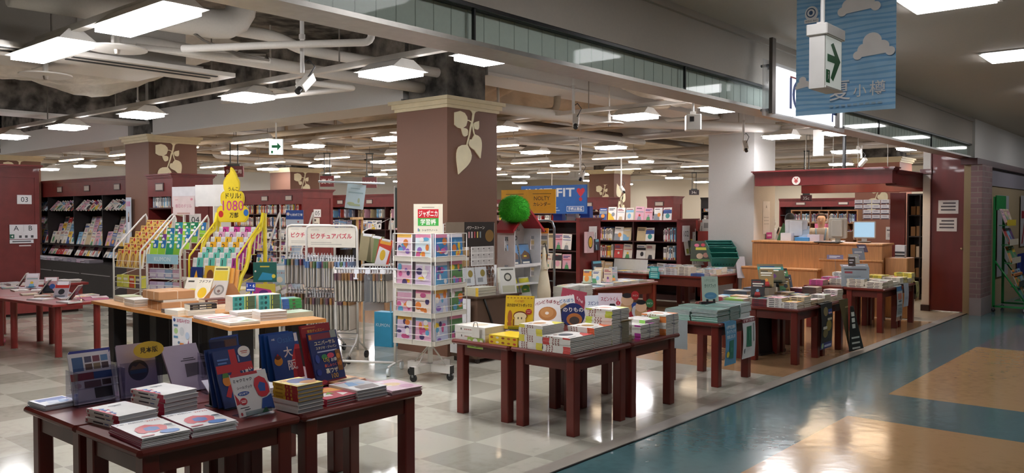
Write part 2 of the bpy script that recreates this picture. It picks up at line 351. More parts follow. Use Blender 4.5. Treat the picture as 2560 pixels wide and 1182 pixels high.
# ---------------------------------------------------------------- pillars with leaf ornament
brown = m('#74503f', .6, 'paint'); creamp = m('#d8cba8', .5, 'plain'); leafm = m('#f0e6c2', .5, 'plain')
def leaf_pts(bx, by, tx, ty, wd, n=9):
    pts = []; dx, dy = tx - bx, ty - by; L = math.hypot(dx, dy); ux, uy = dx / L, dy / L
    prof = [0, .62, .93, 1.0, .95, .82, .64, .42, .2, 0]
    for i, p in enumerate(prof): t = i / 9; pts.append((bx + dx * t - uy * p * wd, by + dy * t + ux * p * wd))
    for i in range(8, 0, -1): t = i / 9; p = prof[i]; pts.append((bx + dx * t + uy * p * wd, by + dy * t - ux * p * wd))
    return pts
def ornament(parent, P, S=1.0, flip=False):
    """sprig hanging from the top edge: stem and six leaves, in the plane of P (origin = top centre, y up)"""
    g = B(); col = leafm; n_ = [0]
    def pr(pts): n_[0] += 1; g.prism([(x * S, y * S) for x, y in pts], -.001, .008 + .0007 * n_[0], col, P)
    def stem(pts, w0, w1):
        A = []; Bq = []
        for i, (x, y) in enumerate(pts):
            x2, y2 = pts[min(i + 1, len(pts) - 1)]; x1, y1 = pts[max(i - 1, 0)]
            l = math.hypot(x2 - x1, y2 - y1); nx, ny = -(y2 - y1) / l, (x2 - x1) / l; ww = w0 + (w1 - w0) * i / (len(pts) - 1)
            A.append((x + nx * ww, y + ny * ww)); Bq.append((x - nx * ww, y - ny * ww))
        pr(A + Bq[::-1])
    stem([(0.06, 0.0), (.055, -.06), (.04, -.14), (.0, -.24), (-.03, -.36), (-.08, -.5), (-.1, -.55)], .022, .008)
    pr([(-.02, 0), (.16, 0), (.1, -.015), (.075, -.05), (.04, -.05), (.015, -.015)])
    stem([(.03, -.18), (.06, -.3), (.1, -.4)], .012, .006)
    stem([(.02, -.17), (-.04, -.15), (-.08, -.15)], .008, .006)
    lv = [((-.06, -.15), (-.34, -.12), .115), ((.08, -.26), (.17, -.14), .05), ((-.07, -.36), (-.2, -.27), .05), ((.08, -.34), (.2, -.68), .085), ((-.02, -.42), (.1, -.58), .05), ((-.08, -.5), (-.26, -.93), .125)]
    pr([(-.07, -.15), (-.1, -.23), (-.18, -.28), (-.27, -.27), (-.335, -.235), (-.335, -.06), (-.22, -.03), (-.13, -.05), (-.08, -.1)])
    for i, (a, c, wd) in enumerate(lv):
        if i: pr(leaf_pts(a[0], a[1], c[0], c[1], wd * 1.22))
    return g.obj('leaf_ornament', parent)
PIL = [(6.62, 6.62, .84, 2.93, 'A'), (6.65, 13.7, .86, 2.95, 'B'), (6.65, 20.8, .9, 2.95, 'D'), (13.9, 20.2, 1.0, 2.95, 'C'), (20.65, 13.7, .9, 2.95, 'F'), (20.5, 5.72, 1.0, 2.95, 'G')]
for x, y, s, h, n in PIL:
    b = B(); b.box(x, y, 0, x + s, y + s, h - .12, brown if n != 'G' else m('#a06c59', .6, 'paint'))  # pillar G: same brown made lighter, the light under the canopy put into its paint
    c = creamp
    for d, z0, z1 in ((.02, h - .125, h - .09), (.045, h - .09, h - .04), (.075, h - .04, h)): b.box(x - d, y - d, z0, x + s + d, y + s + d, z1, c)
    b.box(x + .1, y + .1, h, x + s - .1, y + s - .1, 3.9, m('#5a5650', .9, 'concrete'))
    p = struct('pillar', b)
    if n in 'ABDC': ornament(p, pose(x + s * .45, y - .001, h - .125, -90), .8 * s / .84)
    if n == 'F': ornament(p, pose(x + s * .45, y - .001, h - 1.3, -90) @ RX(180), .95); ornament(p, pose(x - .001, y + s * .4, h - .45, 180) @ RX(0), .8)
    if n == 'G': ornament(p, pose(x - .001, y + s * .45, h - .5, 180), .9)
b = B(); b.box(13.62, 6.16, 0, 14.5, 7.02, 4.0, m('#c9c8c6', .6, 'paint')); struct('pillar', b)
# ---------------------------------------------------------------- corridor bulkhead, glass smoke curtain, ceilings
b = B(); gp = m('#cbc4ba', .75, 'paint'); b.box(-8, -2.5, 3.14, 36, 3.1, 3.3, gp); struct('ceiling', b)
b = B(); bk = m('#bdb6ac', .75, 'paint'); b.box(-8, 3.09, 2.74, 36, 3.3, 3.3, bk); b.box(-8, 3.06, 3.09, 36, 3.09, 3.14, m('#b5ada3', .7, 'paint')); b.box(-8, 3.095, 2.72, 36, 3.2, 2.745, m('#4a4a4a', .4, 'metal')); struct('trim_4', b)
b = B(); bb = m('#eceee8', .5, 'paint'); b.box(-8, 3.16, 2.54, 15, 3.3, 2.75, bb); b.box(-8, 3.08, 2.515, 15, 3.32, 2.54, m('#b9b6b0', .35, 'metal'))
for i in range(150): b.box(-5 + i * .13, 3.157, 2.54, -4.996 + i * .13, 3.16, 2.72, m('#cfd2cc', .6))
struct('trim_5', b)
for i in range(9):
    x0 = -6.0 + i * 2.33
    b = B(); b.box(x0 + .006, 3.11, 2.54, x0 + 2.324, 3.12, 2.72, m('#f7fbf9', .05, 'clear', ior=1.15)); struct('window_%d' % (i + 1), b)
    b = B(); b.box(x0 - .006, 3.105, 2.54, x0 + .006, 3.125, 2.72, m('#26282a', .5)); struct('trim_%d' % (i + 10), b)
b = B(); b.box(-6, 3.3, 3.9, 34, 30, 4.1, m('#625d57', .95, 'concrete')); struct('ceiling', b)
# beams
bm = m('#d0cdc8', .8, 'paint'); 
for x0, y0, x1, y1, z0 in ((6.72, 7.46, 7.3, 13.7, 2.95), (6.72, 14.6, 7.3, 20.8, 2.95), (13.7, 7.0, 14.3, 27, 3.1), (20.7, 4, 21.3, 27, 3.1), (-4, 13.9, 31, 14.4, 3.15), (-4, 20.9, 31, 21.4, 3.1), (7.5, 6.8, 20.5, 7.3, 3.3)):
    dk_ = y0 == 13.9; b = B(); up_ = x0 == 6.72; b.box(x0, y0, z0, x1 if not dk_ else 6.7, y1, 3.36 if up_ else 3.9, m('#6f6a64', .95, 'concrete') if dk_ else bm)
    if up_: b.box(x0 + .03, y0, 3.36, x1 - .03, y1, 3.9, m('#6f6a64', .95, 'concrete'));
    if dk_: b.box(6.7, y0, z0, x1, y1, 3.9, bm); z0 -= 0
    b.box(x0 - .03, y0 - (.03 if x1 - x0 > y1 - y0 else 0), z0 - .012, x1 + .03, y1 + (.03 if x1 - x0 > y1 - y0 else 0), z0 + .03, bm); struct('ceiling_beam', b)
# sagging sprayed insulation under the slab
spray = m('#dcd6cc', .95, 'spray'); tanspray = m('#bdae99', .95, 'spray')
def blanket(label, x0, y0, x1, y1, z, sag, seed, nx=26, ny=20, mt=None):
    r = random.Random(seed); K = [(r.uniform(1, 4), r.uniform(1, 4), r.uniform(0, 6), r.uniform(.3, 1)) for _ in range(7)]
    V = []; F = []
    for j in range(ny + 1):
        for i in range(nx + 1):
            u, v = i / nx, j / ny
            e = min(u, 1 - u, v, 1 - v) * 4; e = min(1, e)
            q = sum(a * sin(kx * u * 5 + ph) * cos(ky * v * 4 + ph * 1.7) for kx, ky, ph, a in K) / 4
            wob = .12 * sin(9 * u + seed) * (1 - e) + .1 * cos(7 * v + seed * 2) * (1 - e)
            V.append((x0 + (x1 - x0) * u + wob, y0 + (y1 - y0) * v + wob * .7, z + (3.86 - z) * (1 - e) ** 1.5 * .8 - sag * e * (.5 + .5 * q) + .03 * sin(u * 40 + v * 23 + seed)))
    for j in range(ny):
        for i in range(nx): F.append((j * (nx + 1) + i, j * (nx + 1) + i + 1, (j + 1) * (nx + 1) + i + 1, (j + 1) * (nx + 1) + i))
    b = B(); b.add(V, F, mt or spray, None, True); o = b.obj('insulation_blanket')
    tag(o, label, 'insulation'); o['kind'] = 'structure'
blanket('w', 7.0, 3.35, 9.0, 6.2, 3.3, .3, 2); blanket('w', 8.4, 3.4, 11.2, 6.4, 3.28, .35, 3)
blanket('w', .5, 9.25, 5.9, 11.4, 3.3, .28, 4, 34, 18); blanket('w', 1.6, 4.0, 3.3, 6.0, 3.6, .2, 5)
for k, (x0, y0, x1, y1) in enumerate([(7.4, 8, 10.4, 13), (10.2, 7.4, 13.4, 12), (8, 14.5, 13, 20), (14.4, 7.5, 20, 13), (14.4, 14.5, 20, 20), (21.5, 7, 30, 13), (21.5, 14.5, 30, 20), (11.5, 3.5, 17, 6.5), (17.5, 3.5, 24, 6.4), (0, 14.6, 6, 20), (7.5, 21.5, 30, 27)]):
    blanket('w', x0, y0, x1, y1, 3.42, .3, 20 + k, 30, 24, tanspray)
# ---------------------------------------------------------------- ducts, pipes
pw = m('#d6d1c9', .6, 'paint')
t = thing('air_duct', 'large white rectangular air duct under the slab at the entrance end', 'duct', (0, 0, 0))
b = B(); b.box(-1.5, 7.95, 3.05, 4.25, 9.0, 3.62, pw)
for x in (0.2, 1.7, 3.2): b.box(x, 7.93, 3.04, x + .04, 9.02, 3.64, pw)
b.obj('duct_body', t)
b = B(); b.box(-1.5, 7.45, 2.96, 4.5, 7.95, 3.0, m('#d3cec6', .5)); b.box(-1.5, 7.88, 2.99, 4.4, 7.96, 3.1, pw)
for x0, x1 in ((-1.4, 1.1), (1.2, 2.9), (3.0, 4.35)):
    b.box(x0, 7.52, 2.952, x1, 7.56, 2.962, m('#1c1a19', .6)); b.box(x0, 7.66, 2.952, x1, 7.7, 2.962, m('#1c1a19', .6))
b.obj('slot_diffuser', t)
def elbow(label, pts, r, mt=pw, n=12, name='ceiling_pipe', group=None):
    b = B(); P = []
    for i, p in enumerate(pts):
        if 0 < i < len(pts) - 1:
            p = Vector(p); a = Vector(pts[i - 1]); c = Vector(pts[i + 1]); d = min(r * 2.2, (p - a).length * .45, (p - c).length * .45)
            s0 = p + (a - p).normalized() * d; s1 = p + (c - p).normalized() * d
            for q in (0, .25, .5, .75, 1): P.append(s0 * (1 - q) ** 2 + p * 2 * q * (1 - q) + s1 * q * q)
        else: P.append(Vector(p))
    b.tube(P, r, mt, n); o = b.obj(name); return tag(o, label, 'pipe', group)
elbow('thick white pipe bending up beside the duct end', [(2.3, 6.9, 3.28), (4.15, 6.75, 3.28), (4.15, 6.75, 3.85)], .13, name='round_duct')
elbow('wide round white duct crossing behind the lamp row at the entrance', [(-.5, 10.6, 3.0), (2.6, 9.3, 3.05), (2.6, 9.3, 3.8)], .16, name='round_duct')
elbow('white pipe with a dropped bend crossing above the first camera', [(3.4, 7.0, 3.3), (4.6, 6.9, 3.3), (4.9, 6.9, 3.22), (6.6, 6.75, 3.2)], .055)
elbow('white pipe just below the dropped bend pipe, running to the pillar', [(3.2, 7.2, 3.1), (6.6, 7.0, 3.05)], .06)
elbow('thin white conduit below the two thick pipes by the first camera', [(3.3, 7.0, 3.02), (4.4, 6.7, 3.02)], .025)
elbow('white conduit dropping from the soffit beside the first camera', [(4.35, 5.2, 3.6), (4.35, 5.2, 2.98), (3.9, 5.9, 2.98), (3.5, 6.6, 2.98)], .03)
elbow('thin pipe elbow sticking out behind the first square lamp', [(5.2, 8.9, 2.92), (5.55, 6.9, 2.92), (4.9, 7.0, 2.92)], .028)
elbow('thick pipe running from the brown pillar along the storefront', [(7.5, 7.3, 3.0), (10.5, 7.2, 3.02), (14, 5.2, 3.02)], .075)
elbow('grey pipe slanting from the pillar top behind the white blanket', [(7.6, 8.2, 2.96), (13.5, 8.3, 2.96)], .05)
r = random.Random(3)
for i in range(26):
    y = 8.0 + i * .7 + r.uniform(-.3, .3); z = r.uniform(2.95, 3.35); x0 = r.uniform(7.6, 11); x1 = r.uniform(16, 28)
    elbow('thin pipe under the shop ceiling running along the storefront, %s row inwards' % nth(i), [(x0, y, z + .3), (x0 + .01, y, z), (x1, y, z), (x1 + .01, y, z + .3)], r.choice([.02, .03, .04, .06]), r.choice([pw, tanspray, m('#b7a58f', .7, 'paint'), m('#5f564d', .7, 'paint')]), 8, group='pipes along the storefront')
for i in range(19):
    x = 8.0 + i * 1.1 + r.uniform(-.5, .5); z = r.uniform(2.98, 3.3); y0 = r.uniform(3.6, 8); y1 = r.uniform(14, 22)
    elbow('thin pipe under the shop ceiling running inwards, %s one past the brown pillar' % nth(i), [(x, y0, z + .3), (x, y0 + .01, z), (x, y1, z), (x, y1 + .01, z + .3)], r.choice([.02, .03, .05]), r.choice([pw, tanspray, m('#8f8478', .7, 'paint')]), 8, group='pipes running inwards')
# lighting rails the lamps hang on
for ri, (x, ys) in enumerate([(2.69, [4.6, 6.9])] + list(rows.items())):
    t = thing('lighting_rail', 'white lighting rail carrying the %s row of shop lamps from the entrance' % nth(ri), 'lighting rail', (0, 0, 0), 0, 'lighting rails')
    b = B(); b.box(x - .035, ys[0] - .3, 3.0, x + .035, ys[-1] + .5, 3.05, m('#cfcac3', .5)); b.obj('rail', t)
    for y in (ys if ri else [4.8, 6.4]):
        b = B(); b.cyl((x, y + .75, 3.05), (x, y + .75, 3.9), .008, m('#a9a49c', .4, 'metal'), 6); b.obj('hanger', t)
# sprinkler shield plates
for k, (x, y, z, s) in enumerate([(3.14, 7.0, 2.97, .235), (3.15, 8.53, 2.92, .23), (5.8, 8.82, 3.1, .2), (5.59, 11.83, 3.1, .2), (5.87, 5.0, 3.1, .2), (9.6, 6.45, 2.85, .2), (8.9, 9.9, 2.9, .2)]):
    t = thing('sprinkler_plate', 'round white sprinkler shield plate hanging %s' % ['under the long lamp nearest the storefront', 'under the long lamp by the duct', 'behind the first square lamp row', 'near the leafy pillar at the back', 'under the soffit by the brown pillar', 'below the white box speaker', 'beyond the white box speaker'][k], 'sprinkler')
    b = B(); b.cyl((x, y, z), (x, y, z + .012), s, m('#dad6cf', .4), 24); b.obj('plate', t)
    b = B(); b.cyl((x, y, z + .012), (x, y, z + .14), .025, pw, 8); b.cyl((x, y, z + .12), (x, y, 3.91 if k != 1 else 3.05), .012, pw, 6); b.obj('drop_pipe', t)
    b = B(); b.cyl((x, y, z - .035), (x, y, z), .018, m('#a79d92', .4, 'metal'), 8, .026); b.obj('sprinkler_head', t)
# coil of cable under the duct
b = B()
for k in range(3): b.tube([(3.55 + .02 * k, 6.9, 3.3), (3.75, 6.7, 3.1), (4.0, 6.55, 2.98 + .01 * k), (4.25 + .02 * k, 6.55, 2.99), (4.3, 6.6, 3.05), (4.05, 6.7, 3.03)], .011, m('#7f786f', .6), 5)
tag(b.obj('cable'), 'loose grey cable looped between the ceiling pipes', 'cable')
# ---------------------------------------------------------------- books
PAL = [('#e9e6e0', 'white'), ('#d9d2c4', 'cream'), ('#c9b48c', 'tan'), ('#b8322e', 'red'), ('#2f4f8f', 'blue'), ('#7fb0cf', 'pale blue'), ('#e2bd3c', 'yellow'), ('#4f8f5c', 'green'), ('#6a3f7a', 'purple'), ('#d98f3a', 'orange'), ('#2a2a30', 'black'), ('#d7a2b2', 'pink'), ('#8a8f94', 'grey'), ('#3f8f8a', 'teal')]
WHITEISH = [PAL[i] for i in (0, 0, 0, 1, 1, 0, 5, 2, 11, 3, 4, 6)]
def rart(r, bg=None):
    """a plain invented cover: blocks, discs and bars standing for lines of print"""
    c = lambda: r.choice(PAL)[0]
    s = [('r', 0, 0, 1, 1, bg or c())]
    k = r.random()
    if k < .35: s += [('r', 0, r.uniform(.5, .7), 1, r.uniform(.75, .95), c()), ('e', r.uniform(.35, .65), .33, r.uniform(.18, .3), r.uniform(.14, .24), c())]
    elif k < .65: s += [('p', [(0, 0), (r.uniform(.5, 1), 0), (r.uniform(.3, .8), r.uniform(.3, .5)), (0, r.uniform(.4, .7))], c()), ('e', .62, .42, .2, .16, c())]
    else: s += [('e', .5, .36, .12, .09, c()), ('p', [(.25, 0), (.75, 0), (.66, .28), (.34, .28)], c()), ('r', .08, .6, .92, .64, c())]
    ink = r.choice(['#26262c', '#8a2430', '#23407a', '#f1efea'])
    for q in range(r.choice([1, 2])): s.append(('r', .1, .84 - q * .09, r.uniform(.6, .9), .89 - q * .09, ink))
    return s
def bookmesh(w, h, t, cov, pg='#e4ddce', art=None, spine=None):
    e = .0014; c = B(); cm = m(cov, .35) if isinstance(cov, str) else cov
    c.box(0, 0, t - e, w, h, t, cm); c.box(0, 0, 0, w, h, e, cm); c.box(0, 0, e, e, h, t - e, cm)
    p = B(); p.box(e, .003, e, w - .003, h - .003, t - e, m(pg, .8, 'pages'))
    a = None
    if art or spine:
        a = B()
        if art: a.art(w, h, art, T(0, 0, t), .0004)
        if spine: a.art(h, t, spine, pose(0, h, 0, 180), .0004)
    return c, p, a
def book(name, w, h, t, cov, pg='#e4ddce', art=None, spine=None, M=None, part=True):
    c, p, a = bookmesh(w, h, t, cov, pg, art, spine)
    if part:
        o = c.obj(name, None, M); p.obj('page_block', o)
        if a: a.obj('cover_print', o)
    else:
        for q in (p, a):
            if q: 
                for f, i, s in zip(q.f, q.i, q.sm): c.add([q.v[k] for k in f], [tuple(range(len(f)))], q.mats[i])
        o = c.obj(name, None, M)
    return o
KC = {}
def count(k): KC[k] = KC.get(k, 0) + 1; return KC[k]
jr = random.Random(11)
def stack(kind, x, y, z, n, w, h, t, cov, desc, where, yaw=0, pg='#e4ddce', art=None, spine=None, alt=None, jit=.004, cat='book', group=None, part=True, turn=False):
    """n copies piled up; corner at (x, y); spine towards -x. alt = (every, colour, spine) for copies turned round"""
    A = {}
    for i in range(n):
        top = i == n - 1
        flip = alt and alt(i)
        key = (top and art is not None, bool(flip))
        M = T(x + jr.uniform(-jit, jit), y + jr.uniform(-jit, jit), z + i * (t + .0004)) @ RZ(yaw + jr.uniform(-1, 1) * jit * 120)
        if flip: M = M @ T(w, h, 0) @ RZ(180)
        lab = ('%s, lying on top of the %s' % (desc, where)) if top else '%s, %s up in the %s' % (desc, nth(i), where)
        if n == 1: lab = '%s, %s' % (desc, where)
        if key not in A:
            o = book(kind, w, h, t, cov, pg, art if top else None, spine, M, part); A[key] = o
            tag(o, lab, cat, group or where)
        else: o = clone(A[key], M, lab)
        count(kind)
    return z + n * (t + .0004)
def easel_book(kind, x, y, z, face, tilt, w, h, t, cov, art, label, cat='book', group=None, roll=0, stand=True, pg='#e4ddce'):
    """a book propped up; (x, y, z) = middle of its lower front edge; a clear stand of its own carries it"""
    P = pose(x, y, z + .012, face, tilt)
    M = P @ RZ(roll) @ T(-w / 2, 0, -t)
    o = book(kind, w, h, t, cov, pg, art, None, M); tag(o, label, cat, group); count(kind)
    if stand:
        b = B(); st = m('#dfe6e8', .05, 'clear')
        b.box(-w * .36, -.003, -t - .004, w * .36, h * .6, -t - .001, st, P); b.box(-w * .36, -.004, -t - .004, w * .36, -.001, .012, st, P); b.box(-w * .36, -.003, .010, w * .36, .02, .0125, st, P)
        Q = pose(x, y, z, face); d = -t - (h * .6) * sin(radians(tilt))
        b.box(-w * .36, 0, d - .05, w * .36, .003, .01, st, Q); b.add([(-.02, .003, d - .05), (.02, .003, d - .05), (.02, h * .5, -t - .004 - h * .5 * tan(radians(tilt))), (-.02, h * .5, -t - .004 - h * .5 * tan(radians(tilt)))], [(0, 1, 2, 3)], st, Q)
        s = b.obj('book_stand'); tag(s, 'clear plastic stand holding the ' + label.split(',')[0].split(' leaning')[0].split(' propped')[0], 'book stand')
    return o
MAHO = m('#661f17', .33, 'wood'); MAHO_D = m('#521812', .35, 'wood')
def table(x0, y0, x1, y1, label, h=.6, group=None, leg=.075, ap=.09, mt=None, inset=.05):
    mt = mt or MAHO; cx, cy = (x0 + x1) / 2, (y0 + y1) / 2; hx, hy = (x1 - x0) / 2, (y1 - y0) / 2
    t = thing('display_table', label, 'table', (cx, cy, 0), 0, group)
    b = B(); b.rbox(-hx + .001, -hy + .001, h - .035, hx - .001, hy - .001, h, .02, mt); b.obj('tabletop', t)
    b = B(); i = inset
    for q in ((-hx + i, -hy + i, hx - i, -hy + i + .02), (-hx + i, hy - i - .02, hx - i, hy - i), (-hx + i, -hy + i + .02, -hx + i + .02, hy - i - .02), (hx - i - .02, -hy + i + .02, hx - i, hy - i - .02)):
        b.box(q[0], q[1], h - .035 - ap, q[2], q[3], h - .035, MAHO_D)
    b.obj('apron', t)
    for sx in (-1, 1):
        for sy in (-1, 1):
            b = B(); ax = sx * (hx - i - leg / 2 + .012); ay = sy * (hy - i - leg / 2 + .012)
            b.rbox(ax - leg / 2, ay - leg / 2, 0, ax + leg / 2, ay + leg / 2, h - .036, .006, mt); b.obj('leg', t)
    return t
def card(name, P, w, h, art, label, cat='sign', t=.0015, back='#e8e6e2', parts=True, group=None):
    b = B(); b.box(0, 0, -t, w, h, 0, m(back, .5), P); b2 = B(); b2.art(w, h, art, P)
    o = b.obj(name); b2.obj('print', o); return tag(o, label, cat, group)
# ================================================================ table nearest the viewer
GT1 = 'mahogany tables of the travel guide display'
names = [['storefront corner, under the red blue event magazines', 'storefront corner, under the yellow red guide stack'], ['inner corner, under the lavender brochures', 'inner corner, under the blue city guides']]
for j in range(2):
    for i in range(2):
        table(1.62 + i * .83, 3.46 + j * .655, 2.445 + i * .83, 4.11 + j * .655, 'mahogany table of the front travel display, ' + names[j][i], group=GT1)
EXPO = [('r', 0, 0, 1, 1, '#f3f1ee'), ('p', [(0, .1), (.09, .16), (.04, .28), (.13, .36), (.05, .46), (.15, .54), (.06, .64), (.12, .74), (.03, .84), (.1, .93), (0, .95)], '#c2274a'), ('p', [(.08, .2), (.17, .25), (.13, .33), (.2, .4), (.12, .44)], '#2b56a8'), ('p', [(.1, .5), (.2, .56), (.16, .66), (.23, .72), (.12, .78)], '#3b6fc0'), ('p', [(.16, .6), (.22, .5), (.25, .62)], '#c2274a'), ('e', .5, .72, .012, .01, '#5b5b66'), ('r', .38, .78, .72, .81, '#66666e'), ('r', .44, .72, .68, .735, '#a9a9ae'), ('e', .86, .14, .02, .014, '#b04050')]
EXSP = [('r', 0, 0, 1, 1, '#f0eeea'), ('p', [(.8, 0), (1, 0), (1, 1), (.84, 1)], '#c2274a'), ('r', .25, .3, .55, .62, '#3a3a44'), ('r', .6, .38, .72, .58, '#3f66ad'), ('e', .06, .5, .025, .3, '#b04050')]
stack('guidebook', 2.0, 3.985, .6, 5, .195, .275, .0205, '#f0eeea', 'thick white guidebook with red squiggles', 'taller squiggle stack on the front table', yaw=8, art=EXPO, spine=EXSP, pg='#b9bcc0', group='white event guidebooks')
stack('guidebook', 1.735, 3.89, .6, 3, .195, .285, .0205, '#f0eeea', 'thick white guidebook with red squiggles', 'lower squiggle stack on the front table', yaw=6, art=EXPO, spine=EXSP, pg='#b9bcc0', group='white event guidebooks')
MAGZ = [('r', 0, 0, 1, 1, '#f2f0ee'), ('r', 0, .97, 1, 1, '#c9d3e6'), ('t', .04, .84, .62, .95, '大阪・関西万博', '#20355f'), ('t', .64, .82, .95, .92, '2025', '#c2274a'), ('p', [(.12, .3), (.2, .22), (.3, .26), (.42, .2), (.55, .26), (.66, .22), (.74, .34), (.8, .44), (.74, .56), (.62, .6), (.5, .68), (.36, .64), (.24, .58), (.14, .46)], '#d23246'), ('p', [(.3, .34), (.42, .28), (.58, .32), (.62, .46), (.5, .54), (.34, .5)], '#2f62b5'), ('e', .66, .14, .2, .1, '#3f7cc9'), ('r', .8, .5, .96, .53, '#33415e'), ('r', .8, .44, .94, .465, '#33415e'), ('r', .78, .36, .95, .38, '#7f8aa0'), ('r', .04, .06, .3, .1, '#c2274a')]
stack('magazine', 1.655, 3.505, .6, 6, .215, .335, .0065, '#f0eff0', 'white magazine with a red blob', 'flat stack at the front table corner', yaw=-2, art=MAGZ, spine=[('r', 0, 0, 1, 1, '#b04a66')], pg='#a9abb0', jit=.007, group='event magazines')
stack('magazine', 1.882, 3.50, .6, 6, .215, .335, .0065, '#f0eff0', 'white magazine with a red blob', 'flat stack beside the front corner stack', yaw=-4, art=MAGZ, spine=[('r', 0, 0, 1, 1, '#b04a66')], pg='#a9abb0', jit=.007, group='event magazines')
stack('leaflet', 1.655, 4.55, .6, 6, .17, .19, .004, '#dfe4ee', 'blue and white leaflet', 'low leaflet stack at the front table end', yaw=4, art=[('r', 0, 0, 1, 1, '#e9eaf0'), ('r', .1, .55, .95, .92, '#31509a'), ('e', .6, .35, .25, .2, '#7fa3cf'), ('p', [(.2, .2), (.5, .15), (.6, .5), (.3, .6)], '#c6cfe2'), ('r', .02, 0, .98, .06, '#22366e')], group='travel leaflets')
# brochures with photo tiles in a clear holder
BRO = [('r', 0, 0, 1, 1, '#e6e0e6'), ('r', .08, .64, .34, .92, '#3d5f8f')] + [('r', .38 + .2 * (i % 3), .8 - .15 * (i // 3), .55 + .2 * (i % 3), .92 - .15 * (i // 3), ['#4f4a66', '#7a3a4a', '#5f88b5', '#5a3a32', '#8a7458', '#4a2f35'][i]) for i in range(6)] + [('r', 0, .46, .6, .6, '#8a2338'), ('r', .55, .46, 1, .6, '#2b5596'), ('r', 0, .46, .1, .6, '#c22f3a'), ('r', .3, .3, .7, .43, '#6a4450'), ('r', .73, .32, .95, .43, '#4a2f30'), ('r', .52, .08, .95, .28, '#33282c'), ('e', .14, .36, .08, .05, '#c8a8b0')]
for k in range(3):
    tl = 17 - k * 4
    o = book('brochure', .215, .27, .006, '#e2dce2', '#cfc8d0', BRO if k == 0 else [('r', 0, 0, 1, 1, '#d9d4df'), ('r', 0, .93, 1, 1, '#3a3f8a')], None, pose(1.79 + .008 * k, 4.53 + .03 * k, .606 + .001 * k, -88, tl) @ T(0, 0, -.006)); tag(o, 'white photo tile brochure in the clear rack on the front table, %s from the front' % nth(k), 'brochure', 'photo tile brochures'); count('brochure')
LAV = [('r', 0, 0, 1, 1, '#b4a4b8'), ('e', .52, .5, .27, .2, '#443d4a'), ('p', [(.3, .52), (.38, .6), (.46, .57), (.56, .63), (.66, .58), (.74, .52)], '#8a6a58'), ('r', .3, .44, .74, .51, '#39506a')]
LAV2 = [('r', 0, 0, 1, 1, '#ab9cb0'), ('r', .42, .64, .84, .66, '#3a2f3c'), ('r', .5, .68, .8, .7, '#3a2f3c'), ('p', [(.45, .3), (.8, .32), (.9, .58), (.5, .58)], '#4a3f4c')]
for k in range(2):
    o = book('brochure', .21, .285, .008, '#b6a6ba', '#ded8e0', LAV if k == 0 else None, None, pose(2.02 + .006 * k, 4.50 + .03 * k, .606, -90, 14 - 5 * k) @ T(0, 0, -.008)); tag(o, ('lavender brochure with a dark round picture and yellow oval tag', 'lavender brochure standing behind the yellow tagged one')[k], 'brochure', 'lavender brochures')
b = B(); P = pose(2.16, 4.475, .86, -90, 10); b.prism([(.085 * cos(a * pi / 12), .046 * sin(a * pi / 12)) for a in range(24)], -.001, 0, m('#e0b93a', .5), P); b.text('見本版', -.05, -.018, .05, .018, .0006, m('#3f3320', .5), P); tag(b.obj('tag'), 'yellow oval tag clipped to the lavender brochure', 'tag')
o = book('brochure', .22, .285, .012, '#b0a0b4', '#ded8e0', LAV2, None, pose(2.27, 4.40, .606, -86, 30) @ T(0, 0, -.012)); tag(o, 'lavender brochure with dark lettering leaning in the clear holder', 'brochure', 'lavender brochures')
CLR = m('#e6e6ee', .04, 'clear')
def holder(label, x, y, z, w, face, h=.2, tiers=2):
    b = B(); P = pose(x, y, z, face)
    for k in range(tiers):
        d = -.05 * k
        b.box(0, .02 + .06 * k, d, w, h + .05 * k, d + .002, CLR, P @ RX(-14)); b.box(0, .02 + .06 * k, d - .045, w, .023 + .06 * k, d, CLR, P)
    b.box(0, 0, -.05 * tiers - .04, .003, h * .9, .01, CLR, P); b.box(w - .003, 0, -.05 * tiers - .04, w, h * .9, .01, CLR, P); b.box(0, 0, -.05 * tiers - .04, w, .003, .01, CLR, P)
    return tag(b.obj('brochure_holder'), label, 'holder')
holder('clear plastic holder carrying the photo tile brochures', 1.79, 4.50, .6, .215, -90)
holder('clear plastic holder carrying the lavender brochures with yellow tag', 2.02, 4.47, .6, .21, -90)
holder('clear angled plastic holder right beside the leaning lavender brochure', 2.40, 4.30, .6, .15, -100, .24)
o = card('price_card', pose(2.40, 4.22, .70, -100, 20), .1, .03, [('r', 0, 0, 1, 1, '#e9e9f2'), ('r', 0, .05, .1, .95, '#2b4a9a'), ('t', .15, .2, .95, .8, 'ゼロから', '#1f3f95')], 'small white and blue card on the clear holder', 'card')
o = book('brochure', .14, .17, .006, '#d6d0dc', '#ddd', [('r', 0, 0, 1, 1, '#d8d2e2'), ('r', .3, .1, .95, .25, '#2f5fae')], None, pose(2.34, 4.12, .602, -95, 60) @ T(0, 0, -.006)); tag(o, 'pale brochure lying back in the clear angled holder', 'brochure')
